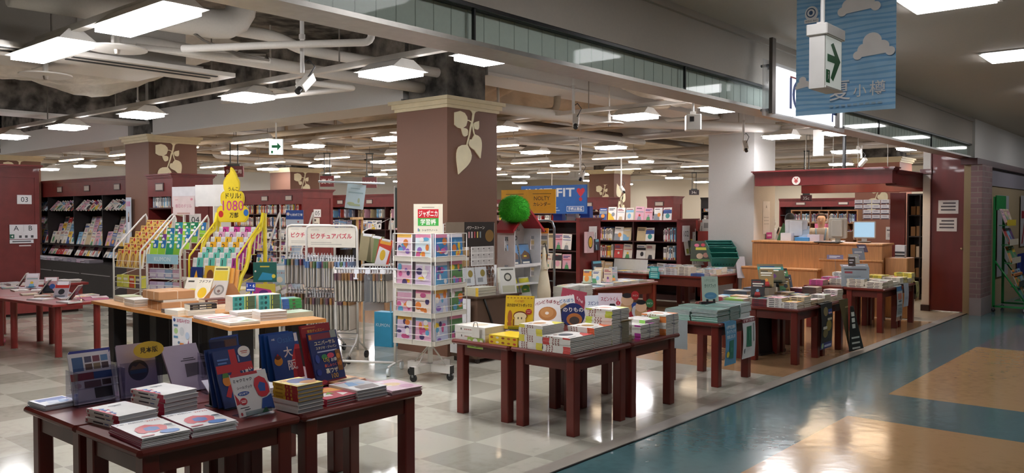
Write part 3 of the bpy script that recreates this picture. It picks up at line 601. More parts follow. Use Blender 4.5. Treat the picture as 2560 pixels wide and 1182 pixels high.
UK = [('r', 0, 0, 1, 1, '#21366f'), ('p', [(.42, 0), (.58, 0), (.62, .45), (.6, 1), (.42, 1)], '#c02a35'), ('r', 0, .6, 1, .74, '#c02a35'), ('p', [(.45, .6), (.6, .6), (.9, .16), (.78, .12)], '#c02a35'), ('p', [(.1, .2), (.22, .16), (.5, .6), (.4, .62)], '#c02a35'), ('e', .84, .93, .17, .1, '#efe9e4'), ('r', .74, .93, .94, .945, '#c05a4a'), ('r', .76, .9, .92, .912, '#c05a4a'), ('e', .2, .46, .11, .09, '#d9832f'), ('p', [(.1, .52), (.3, .52), (.26, .6), (.13, .6)], '#4f7f3a'), ('v', .86, .34, .95, .64, 'いま大阪', '#f1efe8'), ('v', .75, .36, .84, .62, '旅した', '#f1efe8'), ('v', .64, .38, .73, .6, '32の', '#f1efe8'), ('r', .06, .82, .36, .85, '#5b7fc0'), ('r', .06, .76, .3, .79, '#5b7fc0'), ('r', .62, .88, .66, .76, '#8fa5cf')]
for k in range(3):
    o = book('magazine', .225, .3, .009, '#22386f', '#dfe3ea', UK if k == 0 else None, None, pose(2.262 - .012 * k, 3.87 + .035 * k, .606, -84, 20 - 3 * k) @ T(0, 0, -.009)); tag(o, 'blue city magazine with a red cross, %s in the leaning set on the front table' % nth(k), 'magazine', 'red cross city magazines'); count('magazine')
b = B(); P = pose(2.262, 3.86, .6, -84); b.box(0, 0, -.18, .225, .004, .012, m('#1b1b20', .4), P); b.box(.02, 0, -.17, .2, .18, -.165, m('#1b1b20', .4), P); tag(b.obj('book_stand'), 'black stand under the leaning red cross magazines', 'book stand')
SEAL = [('r', 0, 0, 1, 1, '#e6e4e6'), ('r', 0, .93, .75, 1, '#c02f3c'), ('p', [(0, .55), (.08, .4), (.1, .3), (0, .28)], '#c02f3c'), ('t', .04, .74, .56, .92, 'ミャクミャク', '#28283a'), ('t', .1, .58, .52, .74, 'シールブック', '#28283a'), ('e', .24, .52, .16, .05, '#274f9f'), ('t', .12, .485, .36, .555, 'はじめて!', '#f2f2f2'), ('e', .19, .34, .1, .085, '#c02f3c'), ('r', .12, .35, .26, .365, '#f0d8d8'), ('r', .13, .31, .25, .335, '#f0d8d8'), ('r', .06, .19, .3, .205, '#4a4a58'), ('r', .16, .14, .32, .155, '#4a4a58'), ('e', .06, .06, .03, .04, '#b03a44'), ('p', [(.62, .42), (.7, .36), (.84, .36), (.95, .44), (.96, .62), (.9, .78), (.76, .86), (.62, .82), (.56, .66)], '#cf2f42'), ('p', [(.68, .5), (.84, .48), (.88, .66), (.74, .72), (.66, .62)], '#2a57a6'), ('p', [(.62, .1), (.98, .04), (.98, .4), (.84, .34), (.7, .32)], '#2a4f9a'), ('p', [(.6, 0), (.8, 0), (.74, .12)], '#4f8f6a')]
easel_book('picture_book', 2.305, 3.635, .6, -84, 22, .215, .215, .006, '#e6e4e6', SEAL, 'white square sticker book leaning at the front table edge')
OSA = [('r', 0, 0, 1, 1, '#1d4f95'), ('p', [(.62, .0), (1, 0), (1, .72), (.86, .74), (.68, .45)], '#c22a35'), ('t', .28, .8, .86, .93, 'Osaka', '#3f74b8'), ('t', .08, .86, .2, .93, '大阪', '#f1f1f1'), ('t', .42, .46, .72, .72, '大', '#f4f4f2'), ('t', .5, .18, .78, .42, '阪', '#f4f4f2'), ('e', .2, .42, .14, .1, '#d89a3a'), ('e', .2, .5, .1, .05, '#5a2f1f'), ('e', .2, .55, .03, .025, '#c2303a'), ('r', .86, .8, .97, .98, '#e6e6ea'), ('e', .8, .22, .06, .05, '#c22a35'), ('e', .78, .22, .035, .03, '#f0e0e0')]
for k in range(3):
    o = book('magazine', .215, .28, .008, '#1f4f95', '#e3e8ee', OSA if k == 0 else None, None, pose(2.83 - .02 * k, 4.27 + .035 * k, .606, -86, 16 - 4 * k) @ T(0, 0, -.008)); tag(o, 'blue Osaka guide magazine, %s in the leaning set beside the amusement park guide' % nth(k), 'magazine', 'blue Osaka guides'); count('magazine')
USJ = [('r', 0, 0, 1, 1, '#24326f'), ('r', 0, .86, .8, .97, '#8a2f3f'), ('r', .02, .88, .1, .96, '#d98b2a'), ('r', .76, .86, .96, 1, '#9aa29a'), ('t', .16, .74, .88, .84, 'ユニバーサル', '#f3e6c0'), ('t', .18, .66, .9, .73, 'スタジオ・ジャパン', '#f3e6c0'), ('r', .2, .61, .88, .635, '#c9cfe8'), ('r', .8, .22, .97, .62, '#8a5a2a'), ('e', .88, .5, .06, .05, '#d98b3a'), ('e', .9, .36, .06, .05, '#c9772a'), ('e', .4, .52, .1, .05, '#3f8f5a'), ('e', .62, .53, .12, .05, '#d94f6a'), ('t', .28, .4, .6, .5, 'USJ', '#f2c94a'), ('t', .6, .4, .8, .49, 'お得', '#f0f0ea'), ('t', .34, .31, .86, .39, '楽しみつくす', '#e86a4a'), ('t', .32, .2, .8, .3, '裏ワザ', '#f4f1dc'), ('t', .46, .1, .8, .19, '100', '#e8b23a'), ('r', .0, 0, 1, .08, '#7a2438'), ('e', .15, .5, .07, .08, '#3a4f9f'), ('e', .12, .25, .08, .06, '#2f3f8f'), ('e', .2, .06, .12, .04, '#c23a4a')]
TDR = [('r', 0, 0, 1, 1, '#a3262f'), ('t', .2, .84, .8, .92, '東京ディズニー', '#e9b24a'), ('t', .25, .74, .75, .82, 'リゾート', '#e9b24a'), ('e', .4, .4, .3, .2, '#c8453f'), ('r', .04, .94, .5, .96, '#d96a4a')]
o = book('magazine', .225, .315, .012, '#24326f', '#dcdfe6', USJ, None, pose(2.905, 3.96, .606, -84, 17) @ T(0, 0, -.012)); tag(o, 'dark blue amusement park guide full of lettering, propped beside the yellow stack', 'magazine')
o = book('magazine', .225, .315, .014, '#a3262f', '#dcc9a6', TDR, None, pose(2.90, 4.04, .64, -84, 14) @ T(0, 0, -.014)); tag(o, 'red resort guide standing behind the dark blue amusement park guide', 'magazine')
b = B(); P = pose(2.90, 3.955, .6, -84); b.box(0, 0, -.2, .22, .004, .014, CLR, P); b.box(0, 0, -.16, .22, .24, -.156, CLR, P @ RX(-10)); b.box(0, .0, -.05, .22, .036, -.046, CLR, P); tag(b.obj('book_stand'), 'clear two step stand under the amusement park guides', 'book stand')
DAI = [('r', 0, 0, 1, 1, '#f0d877'), ('e', .62, .55, .42, .34, '#3a4a8a'), ('e', .7, .3, .3, .18, '#c98a4a'), ('t', .06, .66, .4, .94, '大阪', '#b8342e'), ('p', [(.1, .1), (.5, .05), (.4, .3), (.1, .4)], '#f4f0dc')]
DSP = [('r', 0, 0, .5, 1, '#e6bf3f'), ('r', .5, 0, 1, 1, '#b8322f'), ('t', .52, .15, .66, .9, '大', '#f4d24a'), ('t', .68, .15, .82, .9, '阪', '#f4d24a'), ('r', .1, .3, .4, .7, '#b8862a')]
z0 = stack('guidebook', 2.455, 3.515, .6, 3, .165, .2, .0195, '#ece9e4', 'white backed city guidebook', 'lower half of the yellow topped stack', yaw=3, pg='#8f8f93', group='city guidebooks')
stack('guidebook', 2.455, 3.515, z0, 4, .165, .2, .0195, '#dfb23f', 'yellow and red city guidebook', 'yellow spined stack at the front table seam', yaw=3, art=DAI, spine=DSP, pg='#8f8f93', group='city guidebooks')
RED = [('r', 0, 0, 1, 1, '#c23a52'), ('p', [(0, .3), (.4, .2), (.5, .5), (.2, .7)], '#f0e6e6'), ('p', [(.5, .6), (1, .5), (1, .9), (.6, .95)], '#e8a24a'), ('p', [(.6, .1), (.9, .2), (.7, .4)], '#f2ece6'), ('e', .3, .82, .18, .1, '#e9d9d2'), ('p', [(.35, .4), (.6, .35), (.55, .55)], '#8fbf5a')]
stack('guidebook', 2.64, 3.53, .6, 3, .215, .25, .0125, '#c23a52', 'pink patterned guide magazine', 'low pink stack beside the yellow topped stack', yaw=4, art=RED, pg='#a7a9ab')
WPH = [('r', 0, 0, 1, 1, '#d9d6d6'), ('r', .02, .45, .98, .96, '#b9b9bd'), ('p', [(.2, .5), (.5, .45), (.6, .8), (.4, .9)], '#5f92c4'), ('p', [(.1, .1), (.8, .05), (.9, .4), (.3, .42)], '#6a5a58'), ('r', .1, .88, .5, .94, '#b02f45'), ('r', .04, .06, .2, .4, '#f0eeee'), ('e', .7, .65, .15, .12, '#93a9c2')]
stack('guidebook', 2.845, 3.525, .6, 3, .205, .26, .017, '#e6e4e2', 'white photo covered guide', 'low photo guide stack near the front table corner', yaw=-2, art=WPH, pg='#9a9ca0')
stack('magazine', 3.055, 3.49, .6, 3, .21, .285, .007, '#d9b9c4', 'pale pink magazine', 'thin pink stack at the front table outer corner', yaw=-6, art=[('r', 0, 0, 1, 1, '#dcb8c6'), ('e', .5, .55, .26, .16, '#e2c08a'), ('r', .1, .8, .5, .9, '#f4f0f2'), ('e', .7, .25, .2, .14, '#c98fae'), ('r', .12, .42, .4, .46, '#f6f2e8')], pg='#cbb8b0', group='pink travel magazines')
stack('magazine', 2.99, 3.87, .6, 3, .21, .28, .007, '#d98a5a', 'orange patterned travel magazine', 'thin orange stack behind the photo guides', yaw=5, art=[('r', 0, 0, 1, 1, '#d69a66'), ('e', .3, .6, .2, .15, '#c0462f'), ('e', .65, .4, .22, .17, '#ead09a'), ('r', .2, .1, .9, .25, '#5a4038'), ('e', .7, .8, .15, .1, '#7f8a4a')], group='orange travel magazines')
stack('guidebook', 2.49, 3.93, .6, 4, .17, .21, .014, '#e4e3e6', 'plain white guidebook', 'white stack behind the sticker book', yaw=0, pg='#d2d2d4')
for k in range(3):
    o = book('magazine', .2, .27, .008, ['#2a4a86', '#314f92', '#203a70'][k], '#dfe3ea', [('r', 0, 0, 1, 1, '#26304f'), ('r', .5, .7, .95, .95, '#5a3a2a'), ('r', .1, .2, .9, .5, '#1b2136')] if k == 0 else None, None, pose(2.535 + .012 * k, 4.43 + .03 * k, .606, -80, 12 - 3 * k) @ T(0, 0, -.008)); tag(o, 'dark blue city guide, %s of the set standing behind the pale blue card' % nth(k), 'magazine', 'dark blue guides at the back'); count('magazine')
card('leaflet', pose(2.50, 4.15, .602, -90, 14), .115, .2, [('r', 0, 0, 1, 1, '#a9bdd6'), ('e', .5, .55, .28, .16, '#c89ab8'), ('t', .25, .5, .75, .64, '京都', '#d2536a')], 'small pale blue leaflet standing behind the sticker book', 'leaflet', t=.002)
b = B(); P = pose(2.5, 4.16, .6, -90); b.box(0, 0, -.1, .115, .003, .02, CLR, P); tag(b.obj('book_stand'), 'clear base under the small pale blue leaflet', 'book stand')
stack('guidebook', 2.66, 4.33, .6, 4, .15, .2, .012, '#b98a5a', 'tan and orange guidebook', 'low tan stack behind the Osaka guides', pg='#c9a878', art=[('r', 0, 0, 1, 1, '#c28a52'), ('r', .1, .5, .9, .9, '#7a4a32')])
# ================================================================ picture book table (second table)
GT2 = 'mahogany tables of the picture book display'
nm = [['corner, under the red spined pile', 'outer corner by the corridor, under the magenta pile'], ['corner, under the white pancake boxes', 'inner corner, behind the lime green pile']]
for j in range(2):
    for i in range(2):
        table(4.76 + i * .76, 3.48 + j * .63, 5.515 + i * .76, 4.105 + j * .63, 'mahogany table of the picture book display, ' + nm[j][i], group=GT2)
def top2(c, c2): return [('r', 0, 0, 1, 1, '#eeebe6'), ('p', [(.55, 0), (1, 0), (1, .5), (.8, .35)], c), ('e', .45, .55, .22, .2, c2), ('e', .25, .75, .08, .06, '#8a6a4a'), ('r', .1, .12, .4, .16, '#5a5a60')]
def sp2(c, right=True): return [('r', 0, 0, 1, 1, '#e9e6df'), ('r', .74 if right else 0, 0, 1 if right else .24, 1, c)] + [('r', .12 + .1 * q if right else .35 + .1 * q, .2, .17 + .1 * q if right else .4 + .1 * q, .8, '#8a4a44') for q in range(3)]
alt3 = lambda i: (i // 4) % 2 == 1
def pile(x, y, n, w, h, c, cn, c2, where, t=.0125, yaw=0):
    def sp(i): return None
    z = .6; A = {}
    for i in range(n):
        top = i == n - 1; k = (i // 4) % 2 == 1; key = (top, k)
        M = T(x + jr.uniform(-.003, .003), y + jr.uniform(-.003, .003), z) @ RZ(yaw + jr.uniform(-.6, .6)); z += t + .0004
        lab = '%s marked picture book, %s' % (cn, ('lying on top of the ' if top else nth(i) + ' up in the ') + where)
        if key not in A: A[key] = book('picture_book', w, h, t, '#ece8e1', '#b9bab8', top2(c, c2) if top else None, sp2(c, not k), M); tag(A[key], lab, 'book', where)
        else: clone(A[key], M, lab)
        count('picture_book')
    return z
pile(4.785, 3.80, 14, .27, .225, '#e8dc55', 'yellow', '#c99a6a', 'yellow marked pile at the table edge')
pile(4.772, 3.535, 9, .3, .25, '#d2504e', 'red', '#3f4652', 'red marked pile at the near table corner')
pile(5.085, 3.545, 12, .24, .245, '#dd6a3a', 'orange', '#b5884f', 'orange marked pile behind the red one')
pile(5.33, 3.55, 21, .245, .245, '#c3d04a', 'lime green', '#d7a08a', 'tall lime pile on its table')
pile(5.70, 3.525, 9, .225, .215, '#b53aa2', 'magenta', '#e5e0d8', 'magenta marked pile near the outer corner')
pile(5.83, 3.56, 11, .22, .215, '#8fcf5a', 'fresh green', '#e0d8d0', 'pile behind the magenta one')
pile(6.055, 3.50, 13, .215, .235, '#d97f3f', 'orange white', '#c77a4a', 'pile at the outer table end')
stack('picture_book', 5.585, 3.60, .6, 3, .11, .2, .013, '#e8d84f', 'thin yellow picture book', 'low stack between lime and magenta piles', art=top2('#c9d8e2', '#9fb6c4'), pg='#c9cac6')
# plastic ties round the piles
for k, (x, y, z) in enumerate([(5.03, 3.56, .155), (5.44, 3.548, .26), (5.83, 3.523, .12), (6.17, 3.497, .17)]):
    b = B(); b.tube([(x, y - .004, .6), (x + .004, y - .006, .6 + z * .5), (x, y - .004, .6 + z)], .0035, CLR, 5); b.tube([(x - .03, y - .006, .6 + z * .55), (x + .03, y - .006, .6 + z * .45)], .004, CLR, 5); tag(b.obj('plastic_strap'), 'clear plastic strap round the ' + ['orange banded', 'tall lime green', 'magenta banded', 'orange topped'][k] + ' pile', 'strap')
b = B(); P = pose(5.45, 3.535, .775, -90, -62); b.box(0, -.055, -.002, .16, 0, 0, m('#b9963f', .5), P); Q = pose(5.46, 3.545, .6, -90); b.box(0, 0, 0, .14, .17, .002, m('#8f8a72', .2, 'film', a=.45), Q)
for q in range(4): b.box(.02 + .03 * q, -.03, 0, .04 + .03 * q, -.015, .0005, m('#6a5030', .5), P)
tag(b.obj('shelf_talker'), 'clear card holder with a yellow strip hung on the lime green pile', 'sign')
# white pancake boxes with green card
PB = [('r', 0, 0, 1, 1, '#ece9e2'), ('r', .2, .4, .23, .7, '#33302c')] + [('r', .32 + .06 * q, .45, .36 + .06 * q, .6, '#b06a62') for q in range(6)]
def boxset(label, x, y, z, w, h, t, col, side, topart, part_name='print', yaw=0):
    b = B(); b.rbox(0, 0, 0, w, h, t, .004, m(col, .45)); M = T(x, y, z) @ RZ(yaw); o = b.obj('gift_box', None, M); a = B(); a.art(h, t, side, pose(0, h, 0, 180)); a.art(w, t, side[:1], pose(0, 0, 0, -90)) ; a.art(w, h, topart, T(0, 0, t)); a.obj('print', o); return tag(o, label, 'box')
boxset('white picture book gift box, the lower of two at the far corner', 4.80, 4.385, .6, .25, .33, .055, '#ece9e2', PB, [('r', 0, 0, 1, 1, '#eeebe4')], yaw=-1)
boxset('white picture book gift box lying on another of its kind', 4.805, 4.39, .656, .25, .325, .055, '#ece9e2', PB, [('r', 0, 0, 1, 1, '#eeebe4'), ('e', .5, .5, .3, .2, '#d8cbb2'), ('r', .1, .85, .9, .92, '#c9bfae')], yaw=1)
card('picture_card', pose(4.785, 4.565, .545, 180, 3), .17, .085, [('r', 0, 0, 1, 1, '#9fbd58'), ('e', .5, .55, .17, .4, '#efece2'), ('e', .14, .6, .1, .2, '#e9e6da'), ('e', .88, .65, .09, .18, '#e9e6da'), ('t', .2, .06, .8, .2, 'パンどろぼう', '#5f7a2a'), ('e', .5, .5, .06, .15, '#e0b59a')], 'green card hanging over the table edge below the white boxes')
b = B(); P = pose(4.785, 4.53, .63, 180); b.box(0.02, 0, 0, .1, .085, .004, m('#e8e4da', .5), P); b.tube([(.035, .085, .002), (.045, .12, .002), (.075, .12, .002), (.085, .085, .002)], .003, m('#4a463e', .5), 5, M=P); tag(b.obj('cutout_bag'), 'white bag shaped paper cutout above the green card', 'sign')
YB = [('r', 0, 0, 1, 1, '#e8c62a')] + [('e', .1 + .2 * q, .5, .055, .24, ['#a5582a', '#f0e6d0', '#8f4a22', '#b86a30', '#c9502f'][q]) for q in range(5)]
for k in range(2): boxset('yellow bread patterned gift box, %s under the yellow gift set' % ('lower one', 'upper one')[k], 4.785, 4.04, .6 + .036 * k, .25, .29, .035, '#e8c62a', YB, [('r', 0, 0, 1, 1, '#e9c92e')])
PAN = [('r', 0, 0, 1, 1, '#ecc62c')] + [('e', .08 + .12 * q, .93, .035, .02, '#b5822a') for q in range(8)] + [('f', .32, .8, .66, .87, 'パンどろぼう', '#b03a2a'), ('f', .06, .66, .94, .77, 'ほかほかギフトボックス', '#3a2a1f'), ('e', .84, .53, .11, .085, '#b02c2c'), ('r', .76, .55, .92, .56, '#f0d8c8'), ('r', .78, .5, .9, .51, '#f0d8c8'), ('e', .18, .36, .08, .2, '#a8622f'), ('r', .1, .1, .25, .2, '#a8622f'), ('e', .55, .4, .25, .14, '#7a3f22'), ('e', .55, .39, .22, .11, '#efe2bd'), ('r', .36, .12, .74, .38, '#efe2bd'), ('r', .46, .3, .5, .36, '#5a4a3a'), ('r', .58, .3, .62, .36, '#5a4a3a'), ('r', .3, .1, .34, .3, '#7a3f22')]
o = easel_book('gift_box', 5.075, 4.275, .672, 204, 10, .235, .27, .03, '#ecc62c', PAN, 'yellow bread gift set propped upright and tied with white string', 'box')
b = B(); P = pose(5.075, 4.275, .684, 204, 10); b.tube([(0, -.002, .003), (0, .272, .003)], .0018, m('#f2efe6', .6), 5, M=P); b.tube([(-.119, .155, .003), (.119, .155, .003)], .0018, m('#f2efe6', .6), 5, M=P); b.obj('string', o, o.matrix_local.inverted())
# picture books leaning along the back
DON = [('r', 0, 0, 1, 1, '#eae7e4'), ('e', .52, .4, .33, .26, '#b5793f'), ('e', .5, .44, .24, .19, '#c68d52'), ('e', .5, .42, .07, .055, '#eee4d6')] + [('t', .1 + .13 * q, .72 + .08 * sin(q * .55), .22 + .13 * q, .86 + .06 * sin(q * .55), ch, '#93303a') for q, ch in enumerate('パンどろぼうと')]
BRD = [('r', 0, 0, 1, 1, '#e6e3e0'), ('p', [(.35, .1), (.95, .05), (1, .4), (.6, .62), (.35, .5)], '#3a2f2a'), ('p', [(.3, .5), (.6, .62), (.98, .42), (.98, .5), (.6, .74), (.3, .6)], '#c99a5f'), ('e', .3, .75, .1, .1, '#c58a5a'), ('t', .4, .74, .95, .9, 'どろぼう', '#3a6f9f'), ('v', .06, .35, .2, .75, 'おに', '#93303a')]
BUR = [('r', 0, 0, 1, 1, '#9c3348'), ('e', .55, .25, .42, .3, '#e0b45a'), ('e', .55, .22, .38, .27, '#4a2a22'), ('e', .56, .12, .27, .16, '#e6c9a0')] + [('t', .12 + .1 * q, .66 + .1 * sin(q * .5), .2 + .1 * q, .76 + .1 * sin(q * .5), ch, '#f0dfe0') for q, ch in enumerate('over the')if ch != ' ']
SPA = [('r', 0, 0, 1, 1, '#dfe6ee'), ('f', .12, .66, .9, .8, 'スピントくん', '#233a7a'), ('e', .6, .3, .2, .17, '#e9c4a8'), ('p', [(.38, .3), (.45, .52), (.7, .5), (.82, .34), (.6, .42)], '#26242a'), ('p', [(.35, 0), (.9, 0), (.78, .18), (.45, .18)], '#3a4f8f')]
SPB = [('r', 0, 0, 1, 1, '#e8dde8'), ('f', .1, .74, .85, .88, 'スピントくん', '#b02c52'), ('e', .82, .68, .09, .07, '#c22f4a'), ('t', .79, .64, .85, .72, '1', '#fff'), ('e', .6, .46, .22, .15, '#edc4ac'), ('p', [(.38, .5), (.48, .66), (.66, .66), (.82, .48), (.6, .58)], '#1f1d22'), ('e', .38, .28, .15, .12, '#e6bb9c'), ('p', [(.22, .3), (.28, .42), (.5, .42), (.54, .3), (.38, .36)], '#7a3a3a'), ('p', [(.2, 0), (.7, 0), (.58, .2), (.3, .2)], '#5f9ac9'), ('e', .36, .1, .09, .05, '#e8cf3a')]
easel_book('picture_book', 5.90, 4.62, .6, 222, 18, .25, .245, .008, '#eae7e4', DON, 'white picture book with a brown doughnut, propped at the back of the table', roll=4)
easel_book('picture_book', 6.07, 4.56, .6, 225, 18, .24, .25, .008, '#e6e3e0', BRD, 'white picture book with dark bread, propped just right of the doughnut book', roll=5)
easel_book('picture_book', 6.19, 4.6, .602, 222, 16, .235, .3, .009, '#9c3348', BUR, 'burgundy picture book with a golden arch, propped behind the bread book', roll=-12)
easel_book('picture_book', 6.20, 4.28, .6, 222, 14, .2, .265, .008, '#dfe6ee', SPA, 'pale blue comic picture book propped near the lime green pile', roll=3)
easel_book('picture_book', 6.17, 4.12, .615, 222, 12, .215, .28, .008, '#e8dde8', SPB, 'pale pink comic picture book with a red number one, propped behind the magenta pile')
def cut(name, label, x, y, z, face, tilt, parts, cat='cutout sign'):
    b = B(); P = pose(x, y, z, face, tilt); zz = 0
    for p in parts:
        if p[0] == 'e': b.prism([(p[1] + p[3] * cos(q * pi / 10), p[2] + p[4] * sin(q * pi / 10)) for q in range(20)], zz - .0015, zz, m(p[5], .45), P)
        elif p[0] == 'p': b.prism(p[1], zz - .0015, zz, m(p[2], .45), P)
        elif p[0] == 't': b.text(p[5], p[1], p[2], p[3], p[4], zz + .0003, m(p[6], .5), P)
        zz += .0018
    Q = pose(x, y, z, face); b.box(-.03, -.012, -.08, .03, -.009, .004, CLR, Q); b.box(-.012, -.012, -.004, .012, .04, -.002, CLR, Q)
    return tag(b.obj(name), label, cat)
cut('cutout_sign', 'round dark blue cutout sign with white lettering, standing before the bread books', 5.93, 4.36, .615, 218, 8, [('e', 0, .1, .105, .105, '#22306a'), ('e', .01, .06, .07, .055, '#b5703a'), ('e', .01, .05, .045, .035, '#4a403c'), ('t', -.09, .11, .09, .18, 'のりもの', '#f2f0ea')])
cut('cutout_sign', 'paper cutout child with a red round badge standing past the pink comic book', 6.2, 3.98, .69, 222, 6, [('p', [(-.08, 0), (.09, 0), (.09, .06), (-.08, .06)], '#a82a3a'), ('e', 0, .1, .05, .06, '#d7a878'), ('e', .01, .16, .055, .05, '#e8c3a0'), ('e', .01, .2, .045, .022, '#2a2226'), ('e', .08, .2, .035, .04, '#b52a30'), ('e', .075, .11, .028, .03, '#2f4f9a'), ('t', .055, .185, .105, .215, 'スピン', '#f0d0c8')])
cut('cutout_sign', 'paper cutout child with a green round badge at the table end', 6.22, 3.84, .69, 222, 6, [('e', -.05, .07, .03, .05, '#cfd2d6'), ('e', 0, .06, .055, .06, '#c9a070'), ('e', .0, .11, .05, .045, '#e6be9c'), ('e', .0, .148, .042, .02, '#1f1c20'), ('e', .075, .14, .033, .038, '#2f6a3f'), ('e', .07, .06, .02, .025, '#b5303a'), ('t', .05, .125, .1, .155, 'スピン', '#d8e8d8')])
cut('cutout_sign', 'small dark blue round badge sign peeking over the lime green pile', 6.12, 4.22, .64, 222, 6, [('e', 0, .06, .045, .05, '#26408a'), ('t', -.03, .045, .03, .075, 'スピン', '#dfe6f2')])
# ================================================================ guidebook table (third)
table(7.02, 3.49, 7.80, 4.12, 'mahogany table holding the piles of green guidebooks', group='mahogany tables of the green guidebook display')
GRN = [('r', 0, 0, 1, 1, '#2f6a5c'), ('r', .06, .06, .94, .94, '#356f62'), ('r', .1, .7, .6, .78, '#5a9488'), ('r', 0, .96, 1, 1, '#cfe0da')]
GSP = [('r', 0, 0, 1, 1, '#6aa896'), ('r', 0, .65, 1, 1, '#e4ece8')]
for k, (x, y, n, w, h) in enumerate([(7.04, 3.53, 11, .25, .27), (7.05, 3.82, 9, .25, .27), (7.31, 3.53, 12, .2, .27), (7.32, 3.82, 10, .2, .27), (7.53, 3.53, 13, .22, .27)]):
    A = ['nearest corner pile', 'pile at the inner side', 'middle pile on the corridor side', 'middle pile on the inner side', 'end pile beside the hanging posters'][k]
    stack('guidebook', x, y, .6, n, w, h, .0105, '#2f6a5c' if k != 4 else '#d9e2e2', 'green guidebook', A, art=GRN, spine=GSP, alt=lambda i: i >= 5 if True else 0, pg='#d7dcdc', jit=.005, group='green guidebooks')
P = pose(7.55, 3.95, .735, 228, 8)
o = card('display_sign', P, .17, .25, [('r', 0, 0, 1, 1, '#b9cdbf'), ('f', .14, .76, .86, .9, '小樽市立病院', '#9fb5a8'), ('f', .16, .54, .86, .7, 'ガイドブック', '#3f5f58'), ('e', .52, .22, .38, .14, '#5f94b5'), ('r', .3, .2, .7, .22, '#86aec8')], 'pale green guidebook sign standing on the green books')
b = B(); b.box(-.02, -.03, -.04, .19, -.005, .02, m('#1c1c1e', .5), P @ T(0, 0, 0)); b.box(.04, -.03, .0, .06, .02, .01, m('#1c1c1e', .5), P); b.box(.11, -.03, .0, .13, .02, .01, m('#1c1c1e', .5), P); tag(b.obj('sign_stand'), 'small black base under the pale green guidebook sign', 'stand')
def hung(label, x0, x1, y, z0, z1, back, art, name='poster', bend=.05, face=-90, w=None):
    """sheet taped to a table edge: flap on the table top and a hanging face"""
    wd = x1 - x0; b = B(); n = 8; bm_ = m(back, .5)
    V = []
    for j in range(n + 1):
        v = j / n; zz = z0 + (z1 - z0) * v; d = .012 * sin(v * pi) * (1 + bend * 4)
        V += [(x0, y - .006 - d, zz), (x1, y - .006 - d * .6, zz)]
    V += [(x0, y + .05, z1 + .003), (x1, y + .05, z1 + .003)]
    b.add(V, [(2 * j, 2 * j + 1, 2 * j + 3, 2 * j + 2) for j in range(n + 1)], bm_)
    o = b.obj(name); a = B(); zlist = art
    def P2(u, v, e): 
        d = .012 * sin(v * pi) * (1 + bend * 4); return (x0 + wd * u, y - .0075 - e - d * (1 - .4 * u), z0 + (z1 - z0) * v)
    tmp = B(); tmp.art(1, 1, art, None, .001, .0006)
    for f, i in zip(tmp.f, tmp.i): a.add([P2(tmp.v[k][0], tmp.v[k][1], tmp.v[k][2]) for k in f], [tuple(range(len(f)))], tmp.mats[i])
    a.obj('print', o); return tag(o, label, 'poster')
hung('light blue guidebook poster hanging off the green book table', 7.09, 7.33, 3.49, .2, .6, '#5f9cc4', [('f', .1, .84, .9, .93, '小樽市立病院', '#e6f0f4'), ('f', .1, .73, .92, .82, 'ガイドブックが', '#e6f0f4'), ('f', .1, .62, .86, .71, '完成しました!', '#e6f0f4'), ('p', [(.3, .16), (.72, .14), (.7, .58), (.34, .57)], '#2f7a6a'), ('r', .38, .3, .62, .4, '#3f8a78'), ('e', .2, .26, .12, .07, '#e2d23a')])
hung('white guidebook poster with a red heading hanging off the green book table', 7.46, 7.745, 3.49, .215, .6, '#dfe2e4', [('r', 0, .9, 1, 1, '#7a2436'), ('f', .08, .91, .92, .99, '好評発売中', '#f0e4e4'), ('r', .8, .4, .9, .86, '#9aa0a4'), ('p', [(.25, .3), (.68, .28), (.66, .8), (.28, .8)], '#2f7a5f'), ('r', .42, .45, .5, .7, '#4a9078'), ('r', .1, .14, .16, .26, '#4a5258')])
# sheet hanging behind
card('poster', pose(7.008, 3.97, .33, 180), .15, .275, [('r', 0, 0, 1, 1, '#8f9698')], 'grey blank sheet hanging off the left end of the green book table', 'poster')
# ================================================================ the fourth and fifth tables (new books)
GT4 = 'mahogany tables of the paperback display'
k = 0
for j in range(2):
    for i in range(2):
        table(8.62 + i * .74, 3.38 + j * .62, 9.355 + i * .74, 3.995 + j * .62, 'mahogany table of the paperback display, ' + [['near corner on the corridor side', 'far corner by the dark hanging posters'], ['inner corner with red and green books', 'inner corner facing the cash desk']][j][i], group=GT4)
GT5 = 'mahogany tables at the far end of the storefront'
for j in range(2):
    for i in range(2):
        table(11.72 + i * .8, 3.44 + j * .56, 12.515 + i * .8, 3.995 + j * .56, 'mahogany table of the storefront end display, ' + [['near corner with the leaning grey board', 'outer end with the yellow green sheet'], ['inner near corner', 'inner end facing the cash desk']][j][i], group=GT5)
TIT = [('r', .14, .3, .5, .7, '#3a3238'), ('r', .56, .35, .8, .65, '#3a3238')]
pcov = [('#dcd4c4', 'cream'), ('#cfc2ac', 'beige'), ('#5a3f34', 'brown'), ('#e4e0da', 'white'), ('#7a2a35', 'wine red'), ('#4a4a50', 'charcoal'), ('#b89a72', 'tan'), ('#a9c06a', 'light green'), ('#2f3f5f', 'navy')]
